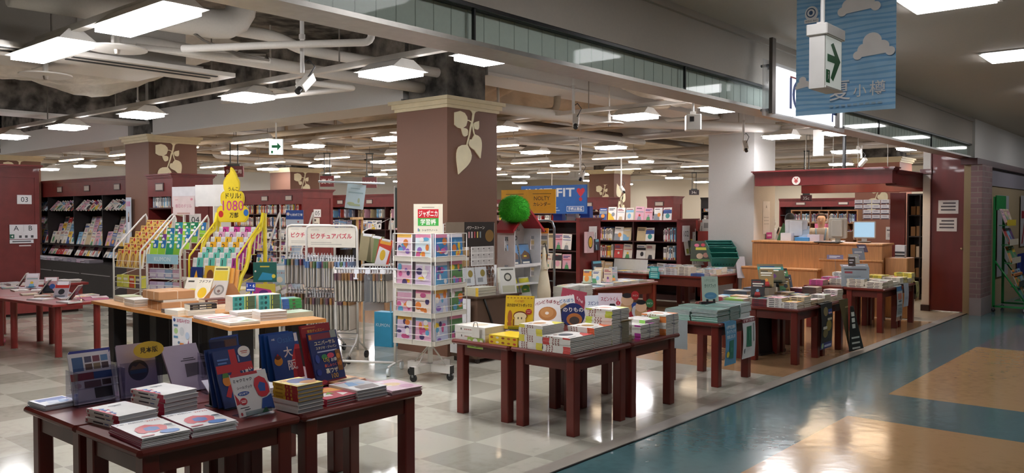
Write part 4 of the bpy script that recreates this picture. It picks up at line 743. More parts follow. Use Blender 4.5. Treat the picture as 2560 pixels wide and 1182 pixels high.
def field(prefix, x0, y0, x1, y1, z, nx, ny, lo, hi, seed, cols=pcov, kind='paperback_book', t=(.014, .022), gap=.006, part=True, skip=(), big=False):
    r = random.Random(seed); dx = (x1 - x0) / nx; dy = (y1 - y0) / ny
    for j in range(ny):
        for i in range(nx):
            if (i, j) in skip: continue
            c, cn = r.choice(cols); tt = r.uniform(*t); n = r.randint(lo, hi)
            where = '%s pile, %s row of the %s' % (nth(i), nth(j), prefix)
            if KC.get(kind, 0) + n > 296: n = 1
            stack(kind, x0 + i * dx, y0 + j * dy, z, n, dx - gap, dy - gap, tt, c, cn + ' paperback', where, art=rart(r, c if r.random() < .6 else None), spine=[('r', 0, 0, 1, 1, c)] + TIT, pg=r.choice(['#d9cfb8', '#e2dccb', '#cdbfa4']), jit=.005, part=part, group=prefix)
field('paperback display', 8.645, 3.42, 10.06, 3.93, .6, 7, 3, 3, 7, 41, pcov[:7])
field('inner end of the paperback display', 8.95, 4.25, 10.0, 4.55, .6, 4, 1, 2, 5, 43)
for k, (x, y, c, cn) in enumerate([(8.65, 4.03, '#8fc05a', 'green'), (8.66, 4.28, '#b03a48', 'red'), (8.83, 4.05, '#d9b08a', 'peach')]):
    stack('magazine', x, y, .6, 9 + k, .17, .22, .007, '#e6e0d8', '%s edged magazine' % cn, '%s edged pile at the inner corner of the paperback display' % cn, art=[('r', 0, 0, 1, 1, '#e6ddd2'), ('r', 0, .6, 1, 1, c), ('e', .5, .3, .3, .18, '#d8b9a0')], spine=[('r', 0, 0, 1, 1, c)], jit=.006)
for k, (x, y) in enumerate([(8.98, 4.02), (9.08, 4.12)]):
    b = B(); b.add([(x, y, .6), (x + .16, y - .02, .6), (x + .28, y, .78), (x + .12, y + .03, .78)], [(0, 1, 2, 3)], m('#4a2f2c', .3)); b.box(x, y - .02, .6, x + .18, y + .03, .604, m('#4a2f2c', .3)); tag(b.obj('book_stand'), 'empty dark slanting book rest on the paperback display, %s' % ('nearer the green magazines', 'nearer the leaning books')[k], 'book stand')
# leaning show copies and clutter on the fourth table
r = random.Random(77)
lean = [(8.86, 3.96, .07, 195, 20, .15, .2, '#2a2628', 'black paperback propped at the corridor end of the paperback display'), (9.2, 4.0, .16, 205, 35, .16, .24, '#8a744a', 'golden striped book leaning in the middle of the paperback display'), (9.42, 4.02, .2, 215, 40, .3, .26, '#6a6248', 'large olive book leaning highest on the paperback display'), (9.62, 3.98, .14, 225, 32, .2, .24, '#23262a', 'black and white book leaning beside the large olive book'), (9.5, 3.9, .09, 220, 25, .12, .16, '#9a7a3a', 'small golden card leaning before the olive book'), (9.86, 4.05, .06, 215, 38, .2, .24, '#3a4450', 'dark grey book lying back on a rest at the far end'), (8.98, 3.98, .1, 240, 25, .13, .17, '#7a4a30', 'brown paperback propped behind the black one')]
for x, y, z, f, tl, wd, ht, c, lab in lean:
    sp = rart(r, c); easel_book('paperback_book', x, y, .6 + z, f, tl, wd, ht, .014, c, sp + [('r', .1, .72, .9, .8, '#e6e2d6'), ('r', .15, .6, .8, .66, '#e6e2d6')], lab)
    b = B(); b.box(-.06, -.05, 0, .06, .06, z, m('#cfc6b4', .6, 'pages')); o = b.obj('paperback_book', None, T(x + .03, y + .05, .6) @ RZ(f)); tag(o, 'thick paperback lying under the ' + lab.split(' propped')[0].split(' leaning')[0].split(' lying')[0], 'book'); count('paperback_book')
hung('dark football photo poster hanging off the paperback display', 9.2, 9.55, 3.38, .1, .61, '#2a2a28', [('r', 0, .0, 1, .14, '#27307a'), ('e', .4, .82, .2, .1, '#8a7a52'), ('e', .65, .5, .25, .12, '#9a8438'), ('e', .35, .35, .22, .1, '#7a6a34'), ('r', .6, .74, .95, .86, '#3a4f8f'), ('r', .62, .76, .92, .79, '#c9a9b0'), ('e', .14, .08, .1, .06, '#8fb08a'), ('r', .3, .04, .9, .09, '#b9c2ea'), ('r', .1, .44, .45, .5, '#d9d4c4'), ('r', .5, .62, .9, .67, '#c9c2a8')])
b = B(); b.add([(9.76, 3.37, .615), (10.04, 3.36, .615), (9.98, 3.33, .3), (9.93, 3.3, 0.015), (9.86, 3.34, .3)], [(0, 1, 2, 3, 4)], m('#5f5330', .5)); o = b.obj('poster'); tag(o, 'olive poster tapering down from the paperback display edge', 'poster'); a = B(); P = pose(9.78, 3.335, .3, -90); a.rect(.06, .22, .16, .235, .012, m('#a89a6a', .5), P); a.obj('lettering', o)
b = B(); P = pose(9.86, 3.27, .012, -100, 6); b.prism([(-.02, 0), (.32, .01), (.17, .52), (.1, .52)], -.003, 0, m('#1e2422', .4), P); o = b.obj('poster'); tag(o, 'dark triangular poster with white lettering standing on the floor at the paperback display', 'poster'); a = B(); [a.rect(.1, .26 + .07 * q, .17, .31 + .07 * q, .002, m('#d9ddd4', .5), P) for q in range(3)]; [a.rect(.06, .02 + .06 * q, .24, .04 + .06 * q, .002, m('#c9cdc4', .5), P) for q in range(3)]; a.obj('lettering', o)
for k, (x0, x1) in enumerate([(8.98, 9.2), (9.24, 9.42)]):
    b = B(); P = pose(x0, 3.98, .0, -100, 5); b.box(0, .02, -.012, .32, .5, 0, m('#1a1517', .4), P); b.box(0, 0, -.1, .32, .02, .02, m('#1a1517', .4), P); tag(b.obj('folded_board'), 'black folded display board stored under the paperback display, %s of the two' % ('nearer', 'farther')[k], 'board')
# fifth table
field('storefront end display', 11.76, 3.48, 12.5, 3.96, .6, 3, 2, 3, 6, 51, [pcov[0], pcov[3], pcov[1]])
field('outer end of the storefront end display', 12.53, 3.47, 13.28, 3.97, .6, 4, 2, 3, 7, 52, [pcov[3], pcov[0], ('#e0cf4a', 'yellow')])
field('inner side of the storefront end display', 11.8, 4.1, 13.2, 4.5, .6, 6, 2, 2, 6, 53, [pcov[3], pcov[0], ('#8a6a7a', 'mauve'), ('#c24a8a', 'pink')], skip=((0, 0),))
P = pose(11.80, 3.85, .61, 200, 28); card('display_board', P @ T(-.18, 0, 0), .36, .3, [('r', 0, 0, 1, 1, '#8a9298'), ('r', .1, .83, .9, .9, '#4a4448'), ('r', .12, .66, .4, .76, '#8a3a42'), ('r', .12, .5, .7, .53, '#6a7278'), ('r', .12, .42, .6, .45, '#6a7278')], 'grey announcement board leaning on the storefront end display', t=.006)
b = B(); b.box(11.84, 3.74, .6, 11.9, 3.98, .66, m('#3a2f30', .5)); tag(b.obj('book_stand'), 'dark rest behind the grey announcement board', 'book stand')
# cards on springy wires
for k, (x, y, z, a, tl, w_, h_, c) in enumerate([(12.0, 4.2, 1.0, 200, 50, .22, .09, '#6a5a78'), (12.25, 4.05, .93, 215, 10, .1, .13, '#4a403c'), (12.5, 4.1, .96, 230, 20, .16, .14, '#b9b8b0'), (12.7, 4.1, 1.02, 235, 15, .2, .18, '#9aa0b0'), (12.86, 4.1, 1.1, 235, 30, .16, .13, '#5a4a5f'), (12.45, 3.98, .85, 225, 40, .22, .1, '#a0a8b0'), (12.6, 4.2, .84, 225, 60, .26, .1, '#7a7078')]):
    b = B(); P = pose(x, y, z, a, tl); b.box(-w_ / 2, -h_ / 2, -.002, w_ / 2, h_ / 2, 0, m(c, .4), P); b.rect(-w_ * .35, h_ * .1, w_ * .3, h_ * .22, .001, m('#e4e2e8', .5), P); b.rect(-w_ * .35, -h_ * .2, w_ * .1, -h_ * .08, .001, m('#d0cdd8', .5), P)
    b.tube([(x + .08, y + .02, .6), (x + .09, y + .02, .6 + (z - .6) * .5), (x + .01, y + .005, z - .01)], .002, m('#b0b4b8', .3, 'metal'), 5); b.cyl((x + .08, y + .02, .6), (x + .08, y + .02, .606), .03, m('#d0d4d8', .3), 10)
    tag(b.obj('wire_card'), ['mauve card tilted flat on a wire above the storefront end display', 'small dark card on a wire above the storefront end display', 'beige card on a wire beside the small dark card', 'pale blue grey card on a wire above the storefront end display', 'dark mauve card topping the tall wire at the storefront end display', 'long pale card on a low wire above the storefront end display', 'brownish card lying lowest among the wire cards'][k], 'price card')
hung('photo event poster hanging low off the storefront end display', 12.22, 12.5, 3.44, .0 + .12, .6, '#b9bfc0', [('r', 0, .86, 1, 1, '#4a7aa8'), ('r', .0, 0, 1, .12, '#b58a72'), ('e', .7, .08, .12, .06, '#5a4038'), ('r', .15, .62, .8, .8, '#c27a6a'), ('r', .25, .55, .75, .59, '#4a4a4a')] + [('r', .1, .46 - .05 * q, .9, .48 - .05 * q, '#7a8084') for q in range(6)] + [('r', .8, .9, 1, 1, '#8a3a2a')])
hung('plain white sheet hanging beside the photo event poster', 12.56, 12.8, 3.44, .29, .62, '#b4bac4', [('r', .2, .4, .8, .42, '#8f95a0'), ('r', .2, .34, .7, .36, '#8f95a0'), ('e', .8, .7, .03, .03, '#4a5f9f')])
hung('yellow green sheet with brush lettering hanging at the outermost table corner', 13.16, 13.33, 3.44, .33, .61, '#a9a468', [('p', [(.3, .3), (.7, .4), (.6, .92), (.4, .85)], '#5a4a2a'), ('r', 0, 0, 1, .18, '#b58a5a'), ('e', .2, .2, .12, .1, '#3a2a20')])
HC = 1.6
def zp(px, py, z):
    a = (px - 1280) / FPX; b_ = (591 - py) / FPX; cp, sp = cos(PITCH), sin(PITCH)
    d = Vector((cos(HEAD) * cp + a * sin(HEAD) + b_ * cos(HEAD) * sp, sin(HEAD) * cp - a * cos(HEAD) + b_ * sin(HEAD) * sp, -sp + b_ * cp))
    t = (z - HC) / d.z; return d.x * t, d.y * t
# ================================================================ wood topped tables
def wood_table(label, x, y, w, l, yaw, h=.66):
    t = thing('display_table', label, 'table', (x, y, 0), yaw, 'wood topped tables on black legs')
    b = B(); b.box(0, 0, h - .032, w, l, h - .003, m('#bf7a36', .4, 'wood')); b.box(.002, .002, h - .003, w - .002, l - .002, h, m('#cf9a63', .4, 'grain')); b.obj('tabletop', t)
    for ax in (.2, w - .2):
        for ay in (.2, l - .2):
            b = B(); b.rbox(ax - .07, ay - .07, 0, ax + .07, ay + .07, h - .032, .005, m('#171517', .45)); b.obj('leg', t)
    return t
wood_table('wood topped black legged table, the one with white book piles and an empty corner', 3.73, 6.30, .9, .95, -8)
wood_table('wood topped black legged table holding the tied kraft parcels', 3.80, 7.30, .95, 1.02, -2)
wood_table('wood topped black legged table, the farthest of its row, with low white piles', 3.85, 8.36, 1.0, 1.05, -3)
ZT = .66
WB = '#ece7dc'
def wstack(kind, px, py, n, w, h, t, cov, desc, where, yaw=-4, dx=0, dy=0, **k):
    x, y = zp(px, py, ZT); return stack(kind, x + dx, y + dy, ZT, n, w, h, t, cov, desc, where, yaw=yaw, **k)
MG = [('r', 0, 0, 1, 1, '#e9e4dc'), ('p', [(0, .6), (.5, .5), (.9, .7), (.8, .95), (.1, .9)], '#d9c9c4'), ('r', .05, .9, .5, .95, '#c23a66'), ('p', [(.3, .1), (.9, .1), (.8, .4)], '#8a9a7a'), ('e', .3, .3, .14, .1, '#b9a79a')]
stack('magazine', 3.765, 6.36, ZT, 3, .28, .36, .008, '#e9e4dc', 'large white patterned magazine', 'flat pile at the wood table edge', yaw=-6, art=MG, group='large white magazines')
stack('magazine', 3.80, 6.76, ZT, 3, .27, .34, .008, '#e3d2d2', 'large white and pink magazine', 'second flat pile on the wood table', yaw=-6, art=[('r', 0, 0, 1, 1, '#e9e0da'), ('r', .1, .2, .9, .35, '#c24a6a'), ('r', .05, .6, .6, .9, '#c9b5b0')], group='large white magazines')
stack('paperback_book', 4.12, 6.45, ZT, 3, .25, .2, .026, '#eeeae4', 'thick white book', 'white pile on the near wood table', yaw=-12, pg='#b5b0aa', art=[('r', 0, 0, 1, 1, '#e6e2da'), ('r', .2, .3, .8, .7, '#cfc7ba')])
stack('paperback_book', 4.06, 6.72, ZT, 3, .25, .2, .02, '#eeeae4', 'white blank book', 'low white pile behind the thick white pile', yaw=-10, pg='#d9d4ca')
stack('magazine', 4.36, 6.46, ZT, 4, .3, .24, .011, '#b9cbb4', 'pale green magazine', 'flat green pile at the right of the near wood table', yaw=-8, art=[('r', 0, 0, 1, 1, '#a9bfa6'), ('r', .05, .5, .5, .95, '#8fa88a'), ('r', .55, .1, .95, .5, '#c9d2c4')], group='pale green magazines')
TSP = [('r', 0, 0, 1, 1, '#3f9a9a'), ('r', .55, 0, .95, 1, '#4a5f4a'), ('e', .32, .5, .06, .3, '#1f3f44'), ('r', .08, .2, .2, .8, '#2a6f70'), ('r', .6, .1, .63, .9, '#c9d24a'), ('r', .5, 0, .53, 1, '#d0da5a')]
for k, (x, y) in enumerate([(4.31, 7.22), (4.56, 7.17)]):
    A = ['left teal pile on the parcel table', 'right teal pile on the parcel table'][k]
    for i in range(3):
        b = B(); w_, h_, t_ = .23, .2, .05
        b.box(0, 0, 0, w_, h_, t_, m(WB, .6)); M = T(x, y, ZT + i * .051) @ RZ(-10 + jr.uniform(-1.5, 1.5)); o = b.obj('workbook', None, M)
        a = B(); a.art(w_, t_, TSP, pose(0, 0, 0, -90)); a.rect(.02, .02, w_ - .02, h_ - .02, t_ + .0006, m(['#7a6f6a', '#e9e6df', '#d9d6cf'][i], .6)); a.obj('cover_print', o)
        tag(o, 'teal spined thick workbook, %s up in the %s' % (nth(i), A), 'book', 'teal workbooks'); count('workbook')
for i in range(3):
    b = B(); b.box(0, 0, 0, .2, .2, .032, m('#e2e6e0', .6)); o = b.obj('workbook', None, T(4.80, 7.12 + .005 * i, ZT + i * .033) @ RZ(-14)); a = B(); a.art(.2, .032, [('r', 0, 0, 1, 1, '#3f8a4a'), ('r', 0, 0, .35, 1, '#3f5f9a'), ('e', .6, .5, .08, .3, '#5f4a3a')], pose(0, 0, 0, -90)); a.art(.2, .2, [('r', 0, 0, 1, 1, '#7fb5d0'), ('r', .4, 0, 1, .6, '#5f9a5a')], T(0, 0, .032)); a.obj('cover_print', o)
    tag(o, 'green and blue workbook, %s up in the small pile beside the teal piles' % nth(i), 'book', 'green workbooks'); count('workbook')
BSP = [('r', 0, 0, 1, 1, '#241f20'), ('r', .1, .3, .3, .6, '#8a7f6a'), ('r', .35, .3, .6, .7, '#e9e2d2'), ('r', .62, .35, .8, .65, '#c9b98a')]
stack('paperback_book', 3.84, 7.37, ZT, 2, .17, .24, .024, WB, 'plain white backed book', 'base of the black spined pile on the parcel table', yaw=2, pg='#ece2cc')
def blk(x, y, z, n, lab, spn, yaw, w=.25, h=.16, t=.024, cat='book', col='#ece6da'):
    for i in range(n):
        b = B(); b.box(0, 0, 0, w, h, t, m('#efe6d2', .8, 'pages')); o = b.obj('paperback_book', None, T(x, y, z + i * (t + .001)) @ RZ(yaw + jr.uniform(-1, 1)))
        a = B(); a.box(-.001, -.0015, 0, w * 1.0, -.0003, t, m(spn[0][-1], .4)); a.box(-.001, -.0015, t - .001, w, h, t + .0004, m(spn[0][-1] if i == n - 1 else col, .4)); a.art(w, t, spn[1:], pose(0, -.0016, 0, -90)); a.obj('cover', o)
        tag(o, lab % nth(i), 'book', lab.split(',')[0] + 's'); count('paperback_book')
blk(3.93, 7.32, ZT + .05, 2, 'black spined book, %s up on the white backed books', BSP, -10)
blk(3.90, 7.30, ZT, 2, 'pale thick book, %s up under the black spined books', [('r', 0, 0, 1, 1, '#e4dccb')], -10)
RSP = [('r', 0, 0, 1, 1, '#5a2a26'), ('r', .1, .25, .9, .75, '#c9b59a'), ('r', .5, .2, .95, .8, '#7a3a32')]
blk(4.25, 7.62, ZT + .05, 2, 'maroon spined book, %s up behind the black spined pile', RSP, -10, .24, .18)
blk(4.24, 7.60, ZT, 2, 'cream book, %s up under the maroon spined books', [('r', 0, 0, 1, 1, '#e9dcc6')], -10, .26, .2)
b = B(); b.box(0, 0, 0, .16, .2, .03, m('#6f6a66', .8, 'pages')); o = b.obj('hardcover_book', None, T(3.86, 7.58, ZT) @ RZ(-6)); a = B(); a.box(-.003, -.003, .03, .163, .203, .034, m('#3f4756', .4)); a.box(-.003, -.003, -.001 + .001, .163, .203, .002, m('#3f4756', .4)); a.obj('cover', o); tag(o, 'blue grey hardcover lying at the edge of the parcel table', 'book')
# kraft parcels
kr = m('#b98a60', .7)
for i, (z, n) in enumerate([(ZT, 'lower'), (ZT + .105, 'upper')]):
    b = B(); b.rbox(0, 0, 0, .36, .42, .08, .006, kr); o = b.obj('parcel', None, T(3.93 - .02 * i, 7.86 + .02 * i, z) @ RZ(-8 + 3 * i)); tag(o, 'brown kraft paper parcel tied with white string, the %s one' % n, 'parcel')
    a = B(); 
    for q in (.12, .3): a.box(-.001, q, -.0005, .361, q + .006, .081, m('#e2d4c0', .7))
    a.box(.18, -.001, -.0005, .186, .421, .081, m('#e2d4c0', .7)); a.obj('string', o)
b = B(); b.box(0, 0, 0, .33, .4, .022, m('#ddd3c4', .8, 'pages')); tag(b.obj('magazine', None, T(3.95, 7.87, ZT + .0815) @ RZ(-6)), 'loose white magazines sandwiched between the two kraft parcels', 'magazine')
# cardboard display tray with leaning yellow books
t = thing('cardboard_tray', 'folded cardboard display box holding yellow picture books on the parcel table', 'display box', (4.36, 7.98, ZT), -10)
b = B(); kb = m('#b07a50', .75)
b.prism([(0, 0), (.5, 0), (.5, .02), (.38, .22), (0.2, .22), (.04, .05), (0, .05)], -.004, 0, kb, T(0, 0, 0) @ RX(90)); b.prism([(0, 0), (.5, 0), (.5, .02), (.38, .22), (.2, .22), (.04, .05), (0, .05)], -.004, 0, kb, T(0, .32, 0) @ RX(90))
b.box(0, 0, 0, .5, .32, .004, kb); b.box(.5, 0, 0, .504, .32, .05, kb); b.box(0, 0, 0, .004, .32, .06, kb); b.box(.25, -.002, 0, .252, .0, .22, m('#8f6040', .8)); b.obj('tray', t)
YL = lambda r: [('r', 0, 0, 1, 1, '#ecdca0'), ('e', .5, .45, .28, .24, '#e9c22a'), ('r', .2, .82, .8, .88, '#3a332a'), ('r', 0, 0, 1, .05, '#d9b23a')]
ybk = [(4.38, 8.22, .17, .3, [('r', 0, 0, 1, 1, '#dfe0cc'), ('r', .1, .8, .5, .86, '#7a7a6a')], '#dfe0cc', 'pale green picture book at the back of the cardboard box'), (4.36, 8.12, .24, .3, [('r', 0, 0, 1, 1, '#e6e0d2'), ('r', 0, 0, 1, .3, '#dcb02e'), ('e', .4, .5, .3, .1, '#ead94a'), ('e', .4, .42, .12, .05, '#4a4440'), ('r', .1, .84, .4, .9, '#4a4a44'), ('e', .85, .5, .1, .16, '#b0402f')], '#e6e0d2', 'grey and yellow picture book leaning in the cardboard box'), (4.4, 8.02, .17, .3, [('r', 0, 0, 1, 1, '#efe8d6'), ('e', .5, .45, .3, .2, '#eac22e'), ('t', .1, .8, .9, .95, 'フドフド', '#2c2822')], '#efe8d6', 'white picture book with a yellow disc leaning in the cardboard box')]
for q, (x, y, w_, h_, sp, c, lab) in enumerate(ybk):
    o = book('picture_book', w_, h_, .014, c, '#e6dcc4', sp, None, pose(x, y, ZT + .01, 208, 28) @ T(-w_ / 2, 0, -.01)); tag(o, lab, 'book'); count('picture_book')
b = B(); P = pose(4.46, 7.94, ZT + .02, 208, 24); b.art(.17, .26, [('r', 0, 0, 1, 1, '#cfc8c2'), ('e', .5, .6, .35, .22, '#8a8480'), ('e', .5, .6, .24, .15, '#b9b2ac'), ('e', .5, .55, .1, .06, '#7a5f5a')], P); b.box(0, 0, -.012, .17, .26, 0, m('#d6cfc8', .5), P); tag(b.obj('picture_book'), 'grey picture book with rings leaning nearest in the cardboard box', 'book')
for q in range(3):
    o = book('picture_book', .17, .24, .02, ['#eadf7a', '#e2a24a', '#d99a50'][q], '#e0c79a', ([('r', 0, 0, 1, 1, '#efe6a0'), ('r', .06, .35, .94, .8, '#ecd23f'), ('r', .1, .2, .9, .28, '#4a4230'), ('r', .1, .84, .9, .92, '#7a7048'), ('r', 0, 0, 1, .17, '#e0944a')]) if q == 0 else None, None, pose(4.68 + .05 * q, 8.08 - .01 * q, ZT + .155 - .02 * q, 212, 16) @ T(-.085, 0, 0)); tag(o, 'yellow and orange lettered picture book standing high in the cardboard box, %s from the front' % nth(q), 'book', 'orange picture books'); count('picture_book')
b = B(); b.box(4.52, 7.98, ZT + .004, 4.83, 8.2, ZT + .14, kb); tag(b.obj('cardboard_box'), 'small cardboard riser inside the display box', 'box')
sg = card('sign', pose(4.7, 7.62, ZT + .155, 215, 5), .1, .09, [('r', 0, 0, 1, 1, '#1f3f9a'), ('t', .08, .4, .92, .9, '1・6', '#f2f2f2'), ('r', .1, .1, .9, .25, '#dfe4f0')], 'small blue numbered sign behind the cardboard box')
b = B(); b.box(.045, -.155, -.012, .06, 0, -.002, m('#1f3f9a', .5), pose(4.7, 7.62, ZT + .155, 215)); b.obj('post', sg)
stack('paperback_book', 4.2, 8.45, ZT, 2, .16, .13, .02, '#a32a3a', 'dark red spined book', 'red pair behind the kraft parcels', yaw=-20, pg='#e6dccb')
for k, (x, y, n) in enumerate([(4.05, 8.95, 4), (3.92, 8.42, 5), (4.18, 8.6, 3)]):
    stack('paperback_book', x, y, ZT, n, .2, .3, .014, '#e6e3dc', 'white softcover book', '%s white pile on the farthest wood table' % nth(k), yaw=-6, pg='#cfcac0', art=[('r', 0, 0, 1, 1, ['#b9c49a', '#e6e2dc', '#c9d2dc'][k]), ('r', .1, .6, .9, .8, '#e9e6df')])
P = pose(3.775, 7.37, .36, 184); x0 = 0
card('poster', pose(3.785, 7.38, .335, 186) , .3, .33, [('r', 0, 0, 1, 1, '#e4e2e6'), ('e', .12, .9, .06, .05, '#2f4a8a'), ('t', .2, .84, .95, .95, 'お悩みゼロ!', '#b0456a'), ('r', .08, .72, .3, .78, '#5f7f9a'), ('e', .2, .6, .1, .08, '#a9c98a'), ('e', .5, .6, .12, .12, '#c9ccd2'), ('r', .08, .4, .3, .46, '#5f8fb5'), ('e', .78, .5, .1, .1, '#b9c9e0'), ('e', .35, .28, .06, .04, '#5f7a9a'), ('r', .4, .2, .6, .28, '#d98a4a'), ('p', [(.75, .15), (.92, .15), (.84, .4)], '#9a5a7a'), ('r', .7, .06, .95, .1, '#c9a8b8')], 'white product poster hanging from the parcel table edge', 'poster')
# ================================================================ round legged red tables at the entrance
def round_table(label, x, y, w, l, yaw, h=.615):
    t = thing('display_table', label, 'table', (x, y, 0), yaw, 'red tables on round legs'); rd = m('#8a2f2c', .35, 'wood')
    b = B(); b.rbox(0, 0, h - .03, w, l, h, .01, rd); b.obj('tabletop', t)
    for ax in (.12, w - .16):
        for ay in (.14, l - .14):
            b = B(); b.cyl((ax, ay, .012), (ax, ay, h - .03), .037, rd, 16); lg = b.obj('leg', t); b = B(); b.cyl((ax, ay, 0), (ax, ay, .012), .04, m('#c9c4be', .25, 'metal'), 16); b.obj('foot', lg)
    return t
round_table('red table on four round legs, the nearer of two at the entrance side', 3.63, 9.72, .72, 1.34, 5)
round_table('red table on four round legs, partly hidden behind the nearer one', 3.50, 11.12, .74, 1.3, 5)
r = random.Random(5)
for k in range(16):
    px = [20, 50, 70, 100, 120, 60, 90, 130, 155, 165, 185, 215, 245, 225, 30, 105][k]; py = [722, 728, 738, 742, 750, 722, 728, 738, 735, 748, 757, 744, 746, 740, 720, 722][k]
    x, y = zp(px, py, .615); c, cn = r.choice([('#e9e4e0', 'white'), ('#d9d4d6', 'pale grey'), ('#c9b5bf', 'pale mauve'), ('#b9a58a', 'tan'), ('#5a5f7a', 'slate')])
    if x < 3.62: x += .06
    stack('booklet', x - .08, y - .05, .615, 2, .17, .23, .008, c, '%s booklet' % cn, '%s booklet pile along the red round legged tables' % nth(k), yaw=r.uniform(-25, 25), art=rart(r, c), group='booklets on the round legged tables')
for k, (px, py, f, tl, c, lab) in enumerate([(45, 717, 150, 32, '#8a8488', 'grey booklet leaning on the far red round legged table'), (78, 722, 235, 25, '#d9ced2', 'pale booklet with a white card leaning on the far round legged table'), (100, 735, 145, 35, '#5f6470', 'dark edged booklet leaning in the middle of the round legged tables'), (125, 735, 235, 22, '#b58a90', 'pink edged booklet with white label leaning near the table middle'), (172, 752, 140, 36, '#4a3f42', 'dark and pink booklet leaning at the near end of the round legged table'), (150, 745, 225, 30, '#a9a0a8', 'mauve grey booklet standing behind the pink edged one')]):
    x, y = zp(px, py, .615); easel_book('booklet', x, y, .615, f, tl, .16, .21, .012, c, rart(r, c) + [('r', .1, .75, .9, .97, '#efeaf0')], lab)
for k, (px, py) in enumerate([(180, 748), (212, 752)]):
    x, y = zp(px, py, .615); o = book('booklet', .26, .2, .01, '#b03a6a', '#d9c9d2', None, None, T(x, y, .615) @ RZ(-15)); tag(o, 'magenta edged booklet lying flat, %s at the near end of the round legged table' % nth(k), 'book')
# red island and magazine wall
t = thing('island_display', 'low red display island standing before the shelf end marked 03', 'display unit', (4.0, 14.42, 0))
rd = m('#842b29', .4, 'wood'); b = B(); b.box(0, 0, .04, 1.85, .64, .44, rd); b.box(.05, .05, 0, 1.8, .6, .04, m('#2a1614', .6)); b.obj('body', t)
b = B(); b.rbox(-.06, -.06, .44, 1.93, .67, .48, .01, rd); b.obj('top', t)
r = random.Random(9)
for k in range(15):
    x = 4.05 + (k % 5) * .37; y = 14.44 + (k // 5) * .215
    stack('magazine', x, y, .48, r.randint(2, 4), .3, .19, .012, '#d6d4d8', 'pale grey magazine', '%s pile, %s row of the red island' % (nth(k % 5), nth(k // 5)), yaw=r.uniform(-6, 6), jit=.012, art=[('r', 0, 0, 1, 1, r.choice(['#c9ccd2', '#d2cfd4', '#b04a5a', '#d9d6d2', '#c9c4cc'])), ('r', .1, .6, .8, .9, '#e6e4e8')], part=False, group='magazines on the red island')
for k in range(5):
    b = B(); P = []
    b.rbox(0, 0, 0, .42, .3, .035, .012, m(['#7a6f66', '#b5a88a', '#8a7f72', '#6f665f', '#a99a7a'][k], .3)); tag(b.obj('appendix_magazine', None, T(4.1, 14.62, .535 + .036 * k) @ RZ(-5 + 4 * k)), 'thick wrapped magazine, %s up in the tall pile on the red island' % nth(k), 'magazine', 'wrapped magazines on the red island')
card('sign', pose(4.05, 14.66, .72, 225, 8), .34, .22, [('r', 0, 0, 1, 1, '#dcc95a'), ('r', .08, .6, .85, .85, '#3a342c'), ('r', .1, .64, .8, .8, '#e6d46a'), ('r', .05, .1, .3, .35, '#4a4a4a'), ('e', .6, .25, .1, .15, '#3a3a34'), ('e', .92, .7, .07, .2, '#4a4a5a')], 'yellow sign standing on the wrapped magazines of the red island')
b = B(); b.sph((3.52, 11.02, .05), .06, .13, .05, m('#c25a78', .5), 12, 8); tag(b.obj('floor_cushion', None, T(.13, .42, 0)), 'pink rounded soft object lying on the floor at the picture edge', 'cushion')
# ================================================================ bookcases
DKR = m('#6e2422', .42, 'wood'); BLK = m('#211c1d', .5, 'wood')
SHELFB = B()
def bookcase(label, P, w, h, dep, bays, zs, out=DKR, inn=None, fascia=.3, cornice=True, base=.1, plates=True, name='bookcase', back=True, tilt=0):
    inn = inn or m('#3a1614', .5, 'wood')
    t = thing(name, label, 'bookcase', (0, 0, 0)); t.matrix_world = P
    b = B(); b.box(-.03, 0, -dep, 0, h, .0, out); b.box(w, 0, -dep, w + .03, h, .0, out)
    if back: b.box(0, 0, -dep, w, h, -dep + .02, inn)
    b.box(0, h - .03, -dep, w, h, 0, out)
    for k in range(1, bays): b.box(w * k / bays - .012, 0, -dep + .02, w * k / bays + .012, h - .03, -.005, inn)
    b.obj('carcass', t)
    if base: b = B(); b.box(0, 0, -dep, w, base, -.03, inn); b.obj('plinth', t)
    if fascia:
        b = B(); b.box(0, h - fascia, -.02, w, h - .03, .0, out); f = b.obj('fascia', t)
        if plates:
            for k in range(bays):
                q = B(); x = w * (k + .5) / bays; q.box(x - .14, h - fascia * .72, 0, x + .14, h - fascia * .3, .012, m('#4a3030', .4)); q.box(x - .115, h - fascia * .66, .012, x + .115, h - fascia * .36, .015, m('#b9aca0', .35)); q.obj('section_plate', f)
    if cornice:
        b = B()
        for d, z0, z1 in ((.015, h - .02, h), (.03, h, h + .025), (.05, h + .025, h + .05)): b.box(-.03, z0, -dep - d, w + .03, z1, d, out)
        b.obj('cornice', t)
    for z in zs:
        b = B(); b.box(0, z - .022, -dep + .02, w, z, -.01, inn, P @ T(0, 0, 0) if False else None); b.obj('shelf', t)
    return t
def end_panel(label, P, w, h, num=None, sub=None):
    """recessed end board of a bookcase run, with its number sheet"""
    t = thing('shelf_end_panel', label, 'shelf end', (0, 0, 0)); t.matrix_world = P
    b = B(); b.box(0, 0, -.04, w, h, 0, DKR); b.box(0, 0, 0, w, .12, .012, DKR); b.box(0, h - .16, 0, w, h, .012, DKR); b.box(0, .12, 0, .07, h - .16, .012, DKR); b.box(w - .07, .12, 0, w, h - .16, .012, DKR); b.obj('panel', t)
    b = B()
    for d, z0, z1 in ((.015, h - .02, h), (.03, h, h + .025), (.05, h + .025, h + .05)): b.box(-d, z0, -.04, w + d, z1, d, DKR)
    b.obj('cornice', t)
    if num:
        x, y, s, hh = num[1:]; b = B(); b.box(x, y, .001, x + s, y + hh, .016, m('#e9e8ea', .5)); b.text(num[0], x + s * .16, y + hh * .22, x + s * .84, y + hh * .78, .0166, m('#23303a', .5)); b.obj('number_sheet', t)
    return t
